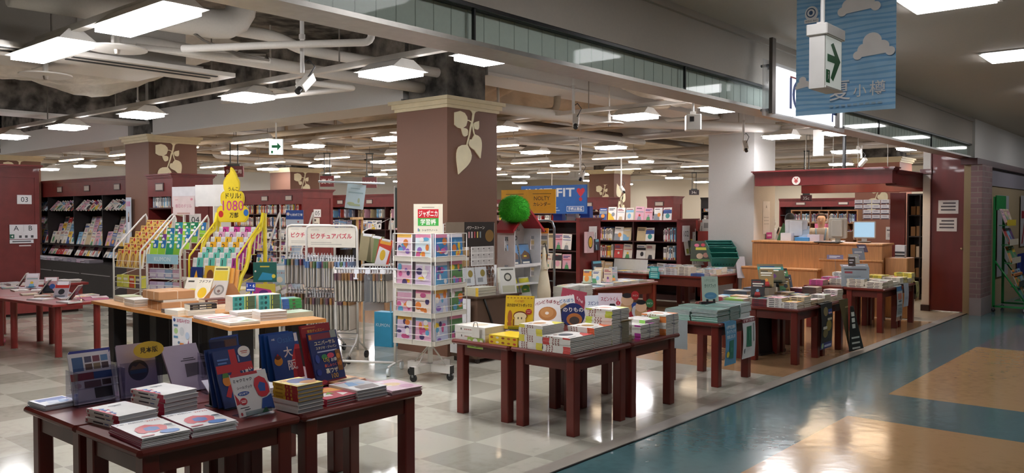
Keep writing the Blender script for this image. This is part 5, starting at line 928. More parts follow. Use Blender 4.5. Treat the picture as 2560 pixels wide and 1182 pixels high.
SPMESH = {}
def shelfbook(c, t, h, d):
    key = (c, round(t, 3), round(h, 2))
    if key not in SPMESH:
        b = B(); b.box(0, 0, -d, t, h, 0, m(c, .45)); b.rect(t * .2, h * .55, t * .8, h * .9, .0006, m('#2e2a30' if c != '#2a2a30' else '#d9d4c9', .5)); b.rect(t * .1, 0, t * .9, h * .16, .0006, m(r_ink.choice(['#d9cfc0', '#a33a3a', '#3a5f9a', '#d2b24a']), .5)); b.rect(.001, 0, t - .001, h, .0003, m(c, .45)); b.box(.002, h, -d + .003, t - .002, h + .0005, -.004, m('#e6dfcf', .8))
        SPMESH[key] = b.mesh('shelved_book')
    return SPMESH[key]
r_ink = random.Random(2)
def spines(P, x0, x1, y, hmax, dep, where, seed, pal=None, fill=.93, tr=(.014, .034), kind='shelved_book'):
    r = random.Random(seed); x = x0; k = 0
    while x < x1 - .03:
        if r.random() > fill: x += r.uniform(.03, .12); continue
        c, cn = r.choice(pal or WHITEISH); t = round(r.uniform(*tr) / .005) * .005; h = round(hmax * r.choice([.78, .85, .9, .95]), 2)
        if x + t > x1: break
        M = P @ T(x, y + .0005, -.03 - r.choice([0, .005, .012]))
        if count(kind) <= 298:
            o = ob(kind, shelfbook(c, t, h, dep - .09), None, M); tag(o, '%s spined book, %s from left %s' % (cn, nth(k), where), 'book', 'books ' + where)
        else:
            me = shelfbook(c, t, h, dep - .09)
            SHELFB.add([tuple(v.co) for v in me.vertices], [tuple(p.vertices) for p in me.polygons], me.materials[0], M)
            n = len(me.polygons); SHELFB.i[-n:] = [SHELFB.mi(me.materials[p.material_index]) for p in me.polygons]
        x += t + .001; k += 1
FM = []
def facemesh(r, w=.2, h=.27, t=.008):
    if len(FM) < 26:
        b = B(); c = r.choice(WHITEISH)[0]; b.box(0, 0, -t, w, h, 0, m('#e2dcd2', .6)); b.art(w, h, rart(r, c), None, .0006, .0005); FM.append(b.mesh('magazine'))
    return r.choice(FM)
def faces(P, x0, x1, y, step, where, seed, kind='display_book', tilt=8, dz=-.03, sc=1.0, jit=.01, roll=0):
    r = random.Random(seed); n = int((x1 - x0) / step)
    for k in range(n):
        M = P @ T(x0 + k * step + r.uniform(0, jit), y, dz) @ RX(-tilt) @ RZ(r.uniform(-2, 2) + roll) @ Matrix.Scale(sc * r.uniform(.92, 1.04), 4)
        if count(kind) > 298: continue
        o = ob(kind, facemesh(r), None, M); tag(o, 'face-out title, %s from the left %s' % (nth(k), where), 'book', 'titles ' + where)
# ---- shelf 05 run
P = pose(11.45, 19.2, 0, 180)
bookcase('tall dark red bookcase run ending in the panel marked 05', P, 3.0, 2.15, .4, 3, (.42, .72, 1.02, 1.32, 1.62))
for bay in range(3):
    for z, nm_ in ((1.62, 'top'), (1.32, 'second')):
        spines(P, bay + .06, bay + .96, z, .24, .38, 'on the %s shelf of the %s bay before panel 05' % (nm_, nth(bay)), 100 + bay * 10 + int(z * 10), pal=WHITEISH + [PAL[3], PAL[9]])
    for z, nm_ in ((1.02, 'third'), (.72, 'fourth'), (.42, 'fifth')): faces(P, bay + .05, bay + .98, z, .115 if bay % 2 else .19, 'on the %s shelf of the %s bay before panel 05' % (nm_, nth(bay)), 200 + bay * 10 + int(z * 10))
end_panel('dark red end panel of the bookcase run numbered 05', pose(11.42, 16.12, 0, -90), .85, 2.15, ('05', .3, 1.55, .2, .18))
for k, (dx, z, s, c) in enumerate([(.26, 1.36, .2, '#d9d2c4'), (.2, 1.16, .17, '#c9c2bc'), (.4, 1.14, .16, '#dedad6'), (.24, 1.0, .3, '#d9d6d2')]):
    b = B(); Q = pose(11.42 + dx, 16.105, z, -90); b.box(0, 0, 0, s, .17, .004, m(c, .5), Q); b.rect(.03, .09, s * .5, .14, .0046, m('#4a3f3a', .5), Q); b.rect(.03, .03, s * .8, .05, .0046, m('#8a8078', .5), Q); tag(b.obj('notice'), 'small pale sheet on end panel 05, %s from the top' % nth(k), 'notice')
# ---- run behind the puzzle racks, ending at the big pillar
P = pose(15.0, 20.0, 0, 180)
bookcase('dark red bookcase run beyond the puzzle racks, ending behind the big brown pillar', P, 3.9, 2.12, .4, 3, (.4, .8, 1.2, 1.52))
for bay in range(3):
    spines(P, bay * 1.3 + .1, bay * 1.3 + 1.2, 1.52, .25, .38, 'on the top shelf of the %s bay by the big pillar' % nth(bay), 300 + bay, pal=WHITEISH, fill=.6)
    faces(P, bay * 1.3 + .1, bay * 1.3 + 1.2, 1.2, .2, 'on the middle shelf of the %s bay by the big pillar' % nth(bay), 310 + bay)
# ---- gondola 101 and 102
P = pose(11.6, 9.5, 0, 180); bookcase('waist high dark bookcase carrying the number sheet 101', P, 1.03, 1.5, .5, 1, (.62, .98, 1.28), fascia=0, cornice=False)
faces(P, .05, 1.0, 1.0, .17, 'on the side of bookcase 101', 401, dz=.02, tilt=4); faces(P, .3, 1.0, .66, .22, 'on the lower side of bookcase 101', 402, dz=.02, tilt=4)
end_panel('dark end of bookcase 101 turned to the storefront', pose(11.58, 8.39, 0, -90), .62, 1.5, ('101', .27, 1.08, .24, .32))
for k, (dx, z) in enumerate([(-.02, .98)]):
    b = B(); Q = pose(11.6, 8.30, .95, -90); b.box(0, 0, 0, .2, .36, .06, m('#c9a9b0', .4), Q); b.art(.2, .36, [('r', 0, 0, 1, 1, '#d9bfc6'), ('e', .5, .5, .35, .3, '#3a3038'), ('e', .5, .5, .26, .24, '#e2c23a'), ('p', [(.3, .4), (.7, .4), (.5, .7)], '#e6a23a')], Q, .061); tag(b.obj('calendar_box'), 'pink packaged calendar hanging over the sheet 101', 'calendar')
for k, (y_, w_) in enumerate([(.98, .18), (.6, .42), (.42, .36)]):
    b = B(); Q = pose(11.98 - .1 * k, 8.33 - .02 * k, y_, -92, 6); b.box(0, 0, -.02, w_ * .6, .2, .01, m('#3a3f4f', .35), Q); b.rect(.01, .15, w_ * .58, .19, .0106, m('#6fb9cf', .4), Q); b.rect(.01, .01, w_ * .2, .1, .0106, m('#9fc6d4', .4), Q); tag(b.obj('diary'), 'dark diary with light blue band on the bookcase 101 end, %s from top' % nth(k), 'diary')
P = pose(13.7, 9.6, 0, 180); bookcase('long waist high dark bookcase with number sheet 102', P, 1.9, 1.5, .5, 2, (.42, .76, 1.1), fascia=0, cornice=False)
for bay in range(2):
    for z, nm_ in ((1.1, 'upper'), (.76, 'middle'), (.42, 'lower')):
        Lx = .05 + bay * .95
        if (bay + int(z * 10)) % 2: spines(P, Lx, Lx + .42, z, .27, .45, 'on the %s shelf in bay %s of bookcase 102' % (nm_, 'one two'.split()[bay]), 420 + bay * 7 + int(z * 10), fill=1); faces(P, Lx + .44, Lx + .9, z, .2, 'on the %s shelf in bay %s of bookcase 102' % (nm_, 'one two'.split()[bay]), 440 + bay * 7 + int(z * 10))
        else: faces(P, Lx, Lx + .56, z, .2, 'on the %s shelf in bay %s of bookcase 102' % (nm_, 'one two'.split()[bay]), 450 + bay * 7 + int(z * 10)); spines(P, Lx + .6, Lx + .88, z, .27, .45, 'on the %s shelf in bay %s of bookcase 102' % (nm_, 'one two'.split()[bay]), 460 + bay * 7 + int(z * 10), fill=1)
faces(P, .05, 1.85, 1.5, .21, 'standing on top of bookcase 102', 470, dz=-.15, sc=.95)
end_panel('dark shelf end with number 102, next to the newspaper rack', pose(13.68, 7.62, 0, -90), .62, 1.48, ('102', .06, 1.1, .28, .3))
for k in range(3):
    b = B(); Q = pose(13.82 + .13 * k, 7.56, .85 + .02 * k, -90, 10); b.box(0, 0, -.02, .14, .26, 0, m(['#d9d9d2', '#3a3f3a', '#d2cf5a'][k], .5), Q); b.rect(.02, .03, .11, .12, .001, m('#8f9a3a', .5), Q); tag(b.obj('display_book'), 'slim book in the pocket under sheet 102, %s of three' % ORD[k], 'book')
# newspaper rack by the white pillar
t = thing('newspaper_rack', 'red newspaper rack between bookcase 102 and the white pillar', 'rack', (14.0, 7.43, 0)); b = B(); b.box(0, 0, 0, .5, .04, 1.5, m('#8a2f26', .4, 'wood')); b.box(0, -.3, 0, .04, .04, 1.3, m('#8a2f26', .4, 'wood')); b.box(0, -.3, 0, .5, .04, .08, m('#8a2f26', .4, 'wood')); b.obj('frame', t)
for k in range(5):
    b = B(); Q = pose(13.95, 7.52 - .05 * k, .55 + .06 * k, 205, 14); b.box(0, 0, 0, .3, .75, .012, m('#b9b6b0', .8), Q)
    for q in range(4): b.rect(.03, .1 + .16 * q, .26, .2 + .16 * q, .0126, m('#7f7c78', .8), Q)
    tag(b.obj('newspaper'), 'folded newspaper hanging in the red rack, %s from the back' % nth(k), 'newspaper')
# ---- 04 shelf on the leafy pillar
P = pose(6.63, 13.68, 0, 180); bookcase('dark red bookcase built against the leafy pillar and numbered 04', P, .78, 2.22, .6, 1, (.6, 1.0, 1.4, 1.72), fascia=.32)
spines(P, .08, .7, 1.72, .2, .5, 'on the top shelf of bookcase 04', 501, pal=[PAL[0], PAL[1], PAL[5], PAL[12]], fill=1)
end_panel('dark red end panel of bookcase 04 with sheets below the number', pose(6.6, 12.82, 0, -90), .7, 2.22, ('04', .28, 1.42, .2, .2))
b = B(); Q = pose(6.7, 12.80, 1.14, -90); b.box(0, 0, 0, .42, .26, .004, m('#d9d6d6', .5), Q); [b.rect(.03, .05 + q * .06, .38, .075 + q * .06, .0046, m('#5a5660', .5), Q) for q in range(3)]; tag(b.obj('notice'), 'white lettered sheet below the number 04', 'notice')
b = B(); Q = pose(6.62, 12.76, 1.6, -100, -35); b.prism([(0, 0), (.14, -.04), (.2, .1), (.02, .2)], 0, .003, m('#d8cfb8', .5), Q); tag(b.obj('paper_flag'), 'beige paper flag sticking out beside the number 04', 'sign')
card('poster', pose(6.6, 14.45, 1.05, 180), .2, .85, [('r', 0, 0, 1, 1, '#b9c2cc'), ('p', [(.2, 0), (.8, 0), (.7, .5), (.55, .62), (.4, .6), (.28, .45)], '#e6e4e8'), ('e', .5, .64, .11, .05, '#d9b8a6'), ('p', [(.38, .66), (.5, .72), (.62, .66), (.6, .6), (.64, .5), (.34, .5), (.4, .6)], '#5a4038'), ('e', .5, .645, .09, .04, '#d9b8a6'), ('r', .15, .82, .28, .92, '#c25a8a'), ('r', .4, .82, .52, .92, '#c25a8a'), ('r', .65, .82, .8, .92, '#c25a8a')], 'tall pale poster with a person in white on the leafy pillar', 'poster')
# ---- 03 end
t = end_panel('broad dark red shelf end marked 03 at the entrance', pose(4.72, 15.14, 0, -90), .74, 2.38, ('03', .4, 1.78, .22, .15))
b = B(); Q = pose(4.72 + .2, 15.13, 0, -90); b.box(.08, 1.2, 0, .5, 1.44, .006, m('#e4e2e6', .5), Q); b.text('A', .12, 1.34, .24, 1.42, .0066, m('#2a3038', .5), Q); b.text('B', .33, 1.34, .46, 1.42, .0066, m('#2a3038', .5), Q); b.rect(.29, 1.32, .294, 1.43, .0066, m('#a9a9ae', .5), Q); b.rect(.08, 1.21, .15, 1.28, .0066, m('#1f5a46', .5), Q); b.flat([(.1, 1.245), (.13, 1.225), (.13, 1.265)], .007, m('#eee', .5), Q); [b.rect(.22 + .09 * q, 1.22, .26 + .09 * q, 1.26, .0066, m('#4a4a50', .5), Q) for q in range(3)]; b.box(.08, 1.13, 0, .44, 1.19, .006, m('#e4e2e6', .5), Q); b.rect(.12, 1.15, .4, 1.17, .0066, m('#5a5a60', .5), Q); b.box(.22, 1.08, 0, .4, 1.1, .006, m('#e4d2d2', .5), Q); tag(b.obj('direction_sheet'), 'white A and B direction sheet on the shelf end 03', 'notice')
b = B(); b.box(4.1, 15.2, 0, 4.7, 18, 2.36, DKR); b.box(4.05, 15.19, 2.36, 4.74, 18, 2.42, DKR); tag(b.obj('bookcase'), 'dark red bookcase body running inwards behind the shelf end 03', 'bookcase')
# ---- black magazine wall
P = pose(7.6, 22.0, 0, 180)
t = bookcase('long black magazine shelving with a dark red cornice behind the round legged tables', P, 5.7, 2.33, .5, 4, (1.72,), out=DKR, inn=BLK, fascia=.32, base=0, name='magazine_shelving')
b = B(); b.box(-.02, 0, -.3, 5.72, .62, .45, BLK); [b.rect(.05 + 1.42 * k, .4, 1.38 + 1.42 * k, .415, .4515, m('#8f8a8a', .4)) for k in range(4)]; b.obj('drawer_base', t)
b = B(); b.add([(0, .95, -.05), (5.7, .95, -.05), (5.7, 1.38, -.38), (0, 1.38, -.38)], [(0, 1, 2, 3)], BLK); b.box(0, .93, -.4, 5.7, .95, .08, BLK); b.obj('sloping_rack', t)
for bay in range(4):
    x0 = bay * 1.425 + .06; x1 = x0 + 1.34; wn = 'bay of the black magazine shelving'
    faces(P, x0, x1, 1.725, .135, 'on the top slope of the %s %s' % (nth(bay), wn), 600 + bay, kind='magazine', tilt=38, dz=-.02, jit=.02, roll=-14)
    faces(P, x0, x1, 1.3, .22, 'on the upper step of the %s %s' % (nth(bay), wn), 610 + bay, kind='magazine', tilt=16, dz=-.3)
    faces(P, x0, x1, 1.15, .22, 'on the middle step of the %s %s' % (nth(bay), wn), 620 + bay, kind='magazine', tilt=16, dz=-.17)
    faces(P, x0, x1, .96, .22, 'on the lower step of the %s %s' % (nth(bay), wn), 630 + bay, kind='magazine', tilt=16, dz=-.02, sc=1.1)
    faces(P, x0, x1, .72, .2, 'on the shelf under the steps in the %s %s' % (nth(bay), wn), 640 + bay, kind='display_book', tilt=28, dz=.02, sc=.95)
r = random.Random(31)
for k in range(26):
    x = .08 + .215 * k; n = r.randint(4, 9); c, cn = r.choice([('#d4d2d8', 'white'), ('#b9b4be', 'pale grey'), ('#8f8a92', 'grey'), ('#c9a9bc', 'pink grey'), ('#6a6478', 'slate')])
    b = B()
    M = P @ T(x, .62, .12)
    for i in range(n):
        if k > 20 or i >= 3: continue
        b = B(); b.box(0, i * .02, 0, .2, i * .02 + .019, .28, m(c if i % 2 == 0 else '#9a96a0', .6)); tag(b.obj('flat_magazine', None, M @ T(r.uniform(-.01, .01), 0, r.uniform(-.01, .02))), '%s magazine, %s up, %s flat pile of the black shelving' % (cn, nth(i), nth(k)), 'magazine', 'flat magazines along the black shelving')
# ---- far bookcases
for k, (x, y1, y0, h, lab) in enumerate([(19.5, 14.4, 13.2, 2.05, 'dark red bookcase beside the far leafy pillar'), (19.6, 11.9, 11.2, 2.05, 'dark red bookcase right of the far leafy pillar'), (24.0, 12.6, 10.9, 2.1, 'black bookcase below the sign 34c by the white pillar'), (22.5, 20.5, 16.5, 2.1, 'far bookcase seen between the calendar boards')]):
    P = pose(x, y1, 0, 180); w_ = y1 - y0; bookcase(lab, P, w_, h, .4, max(1, round(w_)), (.6, 1.0, 1.4, 1.7), out=DKR if k != 2 else BLK, inn=m('#5a2a22', .5, 'wood') if k != 2 else BLK, fascia=.3)
    for z, nm_ in ((1.7, 'top'), (1.4, 'second'), (1.0, 'third')):
        spines(P, .05, w_ - .05, z, .2, .36, 'on the %s shelf of the %s' % (nm_, lab.split(' seen')[0].split(' below')[0]), 700 + k * 10 + int(z * 10), fill=.9)
    if k < 2: end_panel('dark red end board of the %s' % lab, pose(x - .03, y0 - .08, 0, -90), .5, h)
# ================================================================ wire racks
WH = m('#dedbd6', .35); YEL = m('#e3cf2a', .4); GRY = m('#7c8288', .3, 'metal')
def caster(t, x, y, r_=.04, col=None):
    b = B(); b.cyl((x - .012, y, r_), (x + .012, y, r_), r_, m('#17171a', .4), 14); b.box(x - .016, y - .012, r_ * 1.2, x + .016, y + .012, r_ * 2.3, m('#8f9398', .3, 'metal')); return b.obj('caster', t)
def step_rack(name, label, x, y, face, w, tiers, fr, y0=.86, y1=1.5, dep=.5, dep0=.0, low=(.3, .55), group=None):
    """rack with rising book steps; local frame: x right, y up, z out of the front, origin bottom front left"""
    P = pose(x, y, 0, face); t = thing(name, label, 'book rack'); t.matrix_world = P
    for sx in (0, w):
        b = B(); b.tube([(sx, .09, 0), (sx, y0 - .05, 0), (sx, y0, -.01), (sx, y1, -dep + .03), (sx, y1 + .03, -dep), (sx, y1 - .02, -dep - .02), (sx, .09, -dep - .02)], .013, fr, 8); b.tube([(sx, .12, 0), (sx, .12, -dep - .02)], .012, fr, 8)
        for q in range(4): b.tube([(sx, .15 + q * .18, -.0), (sx, .3 + q * .18, -dep)], .005, fr, 5)
        b.obj('side_frame', t)
    b = B(); b.box(0, .1, -dep, w, .13, 0, fr); b.box(0, .2, -dep, w, .21, -.01, fr); b.obj('base_tray', t)
    for k in range(tiers):
        u = k / (tiers - 1); yy = y0 - .26 + u * (y1 - y0 - .06); zz = -.02 - u * (dep - .06); b = B()
        b.tube([(0, yy, zz), (w, yy, zz)], .004, fr, 5); b.tube([(0, yy + .1, zz + .012), (w, yy + .1, zz + .012)], .004, fr, 5); b.tube([(0, yy, zz - .05), (w, yy, zz - .05)], .004, fr, 5)
        for q in range(7): b.tube([(w * q / 6, yy + .1, zz + .012), (w * q / 6, yy, zz), (w * q / 6, yy, zz - .05)], .0025, fr, 4)
        b.obj('wire_step', t)
    b = B()
    for yy in low: b.box(.01, yy - .006, -dep + .05, w - .01, yy, -.01, fr); b.tube([(0, yy + .08, 0), (w, yy + .08, 0)], .005, fr, 5)
    b.obj('lower_basket', t)
    for cx in (.02, w - .02):
        for cz in (-.03, -dep):
            b = B(); b.cyl((cx - .012, .045, cz), (cx + .012, .045, cz), .045, m('#17171a', .4), 14); b.box(cx - .016, .05, cz - .012, cx + .016, .11, cz + .012, m('#8f9398', .3, 'metal')); b.obj('caster', t)
    return P, t
def fill_steps(P, w, tiers, cols, fn, lab, y0=.86, y1=1.5, dep=.5, bw=.16, bh=.24, th=.03, kind='workbook', group=None):
    for k in range(tiers):
        u = k / (tiers - 1); yy = y0 - .255 + u * (y1 - y0 - .06); zz = -.022 - u * (dep - .06)
        for c in range(cols):
            b = B(); x = .02 + c * (w - .03) / cols; r = random.Random(k * 31 + c * 7 + int(w * 100)); b.box(0, 0, -th, bw, bh, 0, m('#e6e0d2', .6)); b.art(bw, bh, fn(r, k, c), None, .0006, .0006)
            o = b.obj(kind, None, P @ T(x + r.uniform(0, .01), yy + .003, zz) @ RX(-9)); tag(o, '%s, %s from the left on the %s step up' % (lab, nth(c), nth(k)), 'book', group or lab + 's'); count(kind)
# yellow workbook rack
P, t = step_rack('wire_rack', 'white wire rack stepped full of yellow workbooks at the entrance side', 5.42, 12.28, 184, .72, 6, WH, y0=1.1, y1=1.58)
fill_steps(P, .72, 6, 4, lambda r, k, c: [('r', 0, 0, 1, 1, '#e6bd5a'), ('r', 0, .86, 1, .97, '#ecd08a'), ('r', .1, .88, .6, .94, '#a35a3a'), ('e', .82, .86, .16, .1, '#c23a32'), ('e', .5, .42, .26, .36, '#9a6238'), ('e', .5, .42, .16, .26, '#c99a6a')], 'yellow workbook with a red disc', y0=1.1, y1=1.58, bw=.165, bh=.26)
for k in range(4):
    b = B(); b.box(0, 0, -.06, .15, .2, 0, m('#e2ca3f', .5)); b.art(.15, .2, [('r', 0, 0, 1, 1, ['#e2ca3f', '#d9d64a', '#e6b93a', '#dcc94a'][k]), ('e', .5, .5, .25, .3, ['#f0e6c8', '#b0402f', '#4a4a50', '#e9e2c0'][k]), ('r', .1, .85, .9, .93, '#8a5a2a')], None); tag(b.obj('workbook', None, P @ T(.02 + .175 * k, .215, -.02) @ RX(-6)), 'yellow workbook at the foot of the yellow workbook rack, %s from the left' % nth(k), 'book')
    b = B(); b.box(0, 0, -.1, .14, .17, 0, m('#d9d65a', .5)); b.art(.14, .17, [('r', 0, 0, 1, 1, ['#d2cc4a', '#d9d26a', '#c9502f', '#6a5a62'][k]), ('r', .1, .6, .9, .8, '#efe9d2')], None); tag(b.obj('workbook', None, P @ T(.03 + .17 * k, .56, -.03)), 'small workbook in the basket of the yellow workbook rack, %s from the left' % nth(k), 'book')
for k, (x, w_, h_, bk, art, lab) in enumerate([(.02, .58, .3, '#e9e7ea', [('r', 0, 0, 1, 1, '#e9e7ea')], 'white blank back board standing above the yellow workbook rack'), (-.02, .48, .28, '#e2d2d2', [('r', .03, .05, .97, .95, '#e9d6d4'), ('t', .12, .3, .88, .65, '毎日のドリル', '#c98a9a'), ('r', .1, .78, .25, .82, '#d9a9b0'), ('e', .88, .82, .06, .06, '#d98a9a'), ('r', .2, .04, .8, .12, '#c9a098')], 'pale pink board with workbook lettering above the yellow rack')]):
    b = B(); Q = pose(6.2 - .04 * k, 12.05 - .1 * k, 1.62 - .02 * k + (.1 if k == 0 else 0), 190); b.box(0, 0, -.008, w_, h_, 0, m(bk, .5), Q); b.art(w_, h_, art, Q); b.box(w_ * .45, -1.6 - .12 * (k == 0) + .02 * k + .02, -.012, w_ * .5, 0, -.004, m('#dedbd6', .4), Q); tag(b.obj('sign_board'), lab, 'sign')
# blue plate rack
P, t = step_rack('wire_rack', 'tall white wire rack with a pale blue front plate and green workbooks', 5.45, 11.32, 196, .62, 4, WH, y0=1.12, y1=1.56, low=(.55, .72))
b = B(); b.box(.02, .93, .012, .6, 1.06, .018, m('#a5cfdf', .5)); b.text('KUMON', .16, .965, .46, 1.025, .0186, m('#eef4f6', .5)); b.obj('front_plate', t)
fill_steps(P, .62, 4, 4, lambda r, k, c: [('r', 0, 0, 1, 1, r.choice(['#8fbf3a', '#a5cf3f', '#2f8a5a', '#7fae3a'])), ('r', .35, .45, 1, .98, r.choice(['#2a6aa5', '#1f7a55', '#7a3a8a', '#2f8f9a'])), ('r', .05, .8, .5, .92, '#eef0e6'), ('e', .6, .62, .16, .12, '#e6e9e2')], 'green workbook with a blue or violet block', y0=1.3, y1=1.6, bw=.14, bh=.21)
for k in range(8):
    b = B(); b.box(0, 0, -.04, .13, .12, 0, m(['#b9a5c2', '#c2b5cf', '#8fa5c2', '#c9a5b5'][k % 4], .5)); b.rect(.01, .02, .12, .06, .0006, m('#e6dfe9', .5)); tag(b.obj('card_pack', None, P @ T(.03 + .145 * (k % 4), .56 + .17 * (k // 4), -.015)), 'small card pack in the basket below the blue plate, %s of the %s row' % (nth(k % 4), ('lower', 'upper')[k // 4]), 'card pack', 'card packs in the rack')
for k in range(4):
    b = B(); b.box(0, 0, -.07, .14, .2, 0, m('#e0c93f', .5)); b.art(.14, .2, [('r', 0, 0, 1, 1, '#e0cc48'), ('e', .5, .55, .3, .28, '#f0ead2'), ('e', .5, .5, .12, .1, '#4a4a4f')], None); tag(b.obj('workbook', None, P @ T(.03 + .145 * k, .215, -.02) @ RX(-6)), 'yellow workbook at the foot of the blue plate rack, %s from the left' % nth(k), 'book')
b = B(); Q = pose(6.0, 11.0, 1.72, 200); b.box(0, 0, -.006, .62, .3, 0, m('#dedbd8', .5), Q); b.box(.3, -1.72, -.014, .32, 0, -.004, WH, Q); tag(b.obj('sign_board'), 'white blank board standing behind the yellow swirl header', 'sign')
# yellow drill rack with swirl header
P, t = step_rack('display_rack', 'bright yellow drill book rack topped by a swirl shaped header', 5.55, 10.35, 205, .72, 7, YEL, y0=1.06, y1=1.52, dep=.62, low=(.62,))
b = B(); prof = [(-.02, .05), (.02, .35), (.0, .6), (-.1, .8), (-.2, .9), (-.26, 1.02), (-.3, 1.2), (-.42, 1.34), (-.55, 1.4), (-.62, 1.62), (-.66, 1.62), (-.66, .05)]
for sx in (.0, .72):
    b.tube([(sx, y_, z_) for z_, y_ in prof], .028, YEL, 8)
b.obj('curved_side', t)
b = B(); swirl = []
for cx_, hw_, y0_, y1_ in ((.5, .5, 0, .3), (.5, .37, .29, .56), (.48, .255, .55, .8)):
    swirl += [(cx_ + hw_ * (1 - .22 * abs(2 * q / 7 - 1) ** 3.0 - (.04 if q == 7 else 0)), y0_ + (y1_ - y0_) * q / 7) for q in range(8)]
R_ = list(swirl); swirl = R_ + [(.64, .86), (.58, .93), (.53, .97), (.47, 1.0), (.44, .97), (.45, .92), (.4, .88), (.33, .85)] + [(2 * c_ - x, y) for (x, y), c_ in zip(R_[::-1], [.48] * 8 + [.5] * 16)]
swirl = [(x * .5, y * .76) for x, y in swirl]
hd = P @ T(.0, 1.5, -.60); b.prism(swirl, -.02, 0, m('#e2c52a', .4), T(.0, 1.5, -.60), YEL); b.prism([(x * .93 + .018, y * .94 + .012) for x, y in swirl], 0, .004, m('#ecd034', .4), T(.0, 1.5, -.6)); hb = b.obj('header_board', t)
a = B(); HM = T(.04, 1.5, -.594) @ Matrix.Diagonal((.86, .93, 1, 1)); a.text('うんこ', .18, .46, .36, .52, 0, m('#2f2a1c', .5), HM); a.text('ドリル!', .13, .34, .41, .44, 0, m('#2f2a1c', .5), HM); a.text('1080', .05, .17, .48, .32, 0, m('#c2368f', .5), HM); a.text('万部', .2, .06, .36, .15, 0, m('#2f2a1c', .5), HM); a.ell(.04, .12, .045, .05, 0, m('#c2302f', .5), HM); a.ell(.5, .14, .045, .05, 0, m('#2f6ab5', .5), HM); a.obj('lettering', hb)
fill_steps(P, .72, 7, 4, lambda r, k, c: [('r', 0, 0, 1, 1, '#e6e6e4'), ('r', .4, 0, 1, 1, ['#5fb5a5', '#6abfae', '#5fb5a5', '#e2a92a', '#e2b53a', '#d9a0c2', '#c23a8f'][k] if c < 3 else '#a83a8a'), ('t', .45, .55, .75, .9, '112210000'[k] if k < 9 else '1', '#2c2c2c'), ('r', .05, .7, .35, .9, '#cfd2d2'), ('e', .6, .3, .2, .15, ['#e9e6da', '#d9c24a'][c % 2])], 'drill book with a numeral', y0=1.06, y1=1.52, dep=.62, bw=.16, bh=.23)
for k, (x, z, c, art, lab) in enumerate([(.04, .66, '#22336a', [('r', 0, 0, 1, 1, '#22336a'), ('p', [(.5, .85), (.75, .25), (.25, .25)], '#e8a52f'), ('r', .2, .1, .8, .2, '#c23a2f')], 'dark blue drill book with an orange cone in the yellow rack'), (.26, .68, '#d9a92f', [('r', 0, 0, 1, 1, '#d9ac3a'), ('e', .5, .5, .3, .3, '#7a4a2a')], 'golden drill book in the middle of the yellow rack'), (.42, .5, '#e0dcd2', [('r', 0, 0, 1, 1, '#e4e0d8'), ('r', .2, .7, .8, .8, '#4f8a5a'), ('e', .5, .35, .38, .22, '#d97f2f'), ('p', [(.3, .2), (.7, .2), (.5, .5)], '#c2402f')], 'tall white drill book with orange art hanging low on the yellow rack')]):
    b = B(); b.box(0, 0, -.03, .17, .26 if k < 2 else .42, 0, m(c, .5)); b.art(.17, .26 if k < 2 else .42, art, None); tag(b.obj('workbook', None, P @ T(x, z, .05 + .01 * k) @ RX(-8)), lab, 'book')
b = B(); Q = P @ T(.86, .72, -.15) @ RY(20); b.box(0, 0, -.02, .3, .26, 0, m('#1f5f58', .5), Q); b.art(.3, .26, [('r', 0, 0, 1, 1, '#1f5f58'), ('p', [(.2, .1), (.8, .1), (.9, .4), (.4, .5)], '#2f8fb5'), ('e', .88, .3, .08, .1, '#e6d24a'), ('r', .3, .75, .7, .82, '#c9b24a'), ('e', .1, .55, .04, .05, '#e2dccc')], Q); tag(b.obj('workbook'), 'dark green drill book with a blue shape on the right of the yellow rack', 'book')
b = B(); Q = P @ T(.86, .5, -.12) @ RY(20); b.box(0, 0, -.02, .3, .2, 0, m('#c24a9a', .5), Q); b.art(.3, .2, [('r', 0, 0, 1, 1, '#d6c24a'), ('p', [(0, 0), (1, 0), (.8, .6), (.1, .8)], '#c23f96'), ('e', .5, .4, .2, .2, '#5a2f7a')], Q); tag(b.obj('workbook'), 'pink and yellow drill book below the dark green one', 'book')
for k in range(8):
    b = B(); b.box(0, 0, -.03, .15, .16, 0, m('#dcc83f', .5)); b.art(.15, .16, [('r', 0, 0, 1, 1, '#e0ca3a'), ('e', .7, .5, .25, .3, '#2f4f8a'), ('r', .05, .5, .4, .8, '#4a4030')], None); tag(b.obj('workbook', None, P @ T(-.02 + .18 * (k % 4), .22 + .17 * (k // 4), .03 - .05 * (k // 4)) @ RX(-12)), 'yellow and navy drill book at the yellow rack foot, %s in the %s row' % (nth(k % 4), ('lower', 'upper')[k // 4]), 'book')
# white wire rack seen from its side
P, t = step_rack('wire_rack', 'half empty white wire rack with slanting side wires beside the yellow rack', 6.62, 10.2, 215, .5, 4, WH, y0=1.1, y1=1.6, dep=.5, low=(.35, .7))
for k, (x, y_, c, lab) in enumerate([(.1, .62, '#a9c2d6', 'blue and white chart book hanging on the half empty wire rack'), (.12, .3, '#b9c2a0', 'green children poster book tilted low on the half empty wire rack'), (.3, .28, '#b9a9c2', 'lilac poster book tilted low on the half empty wire rack')]):
    b = B(); b.box(0, 0, -.02, .2, .3, 0, m(c, .5)); b.art(.2, .3, [('r', 0, 0, 1, 1, c), ('r', .1, .7, .9, .9, '#eae9ee'), ('t', .15, .5, .85, .62, 'ひゃくまい', '#b04a4a') if k == 0 else ('e', .3, .4, .1, .07, '#d9b25a'), ('e', .5, .25, .22, .14, '#e2d9cc')], None); tag(b.obj('workbook', None, P @ T(x, y_, .03) @ RZ([0, 20, 24][k])), lab, 'book')
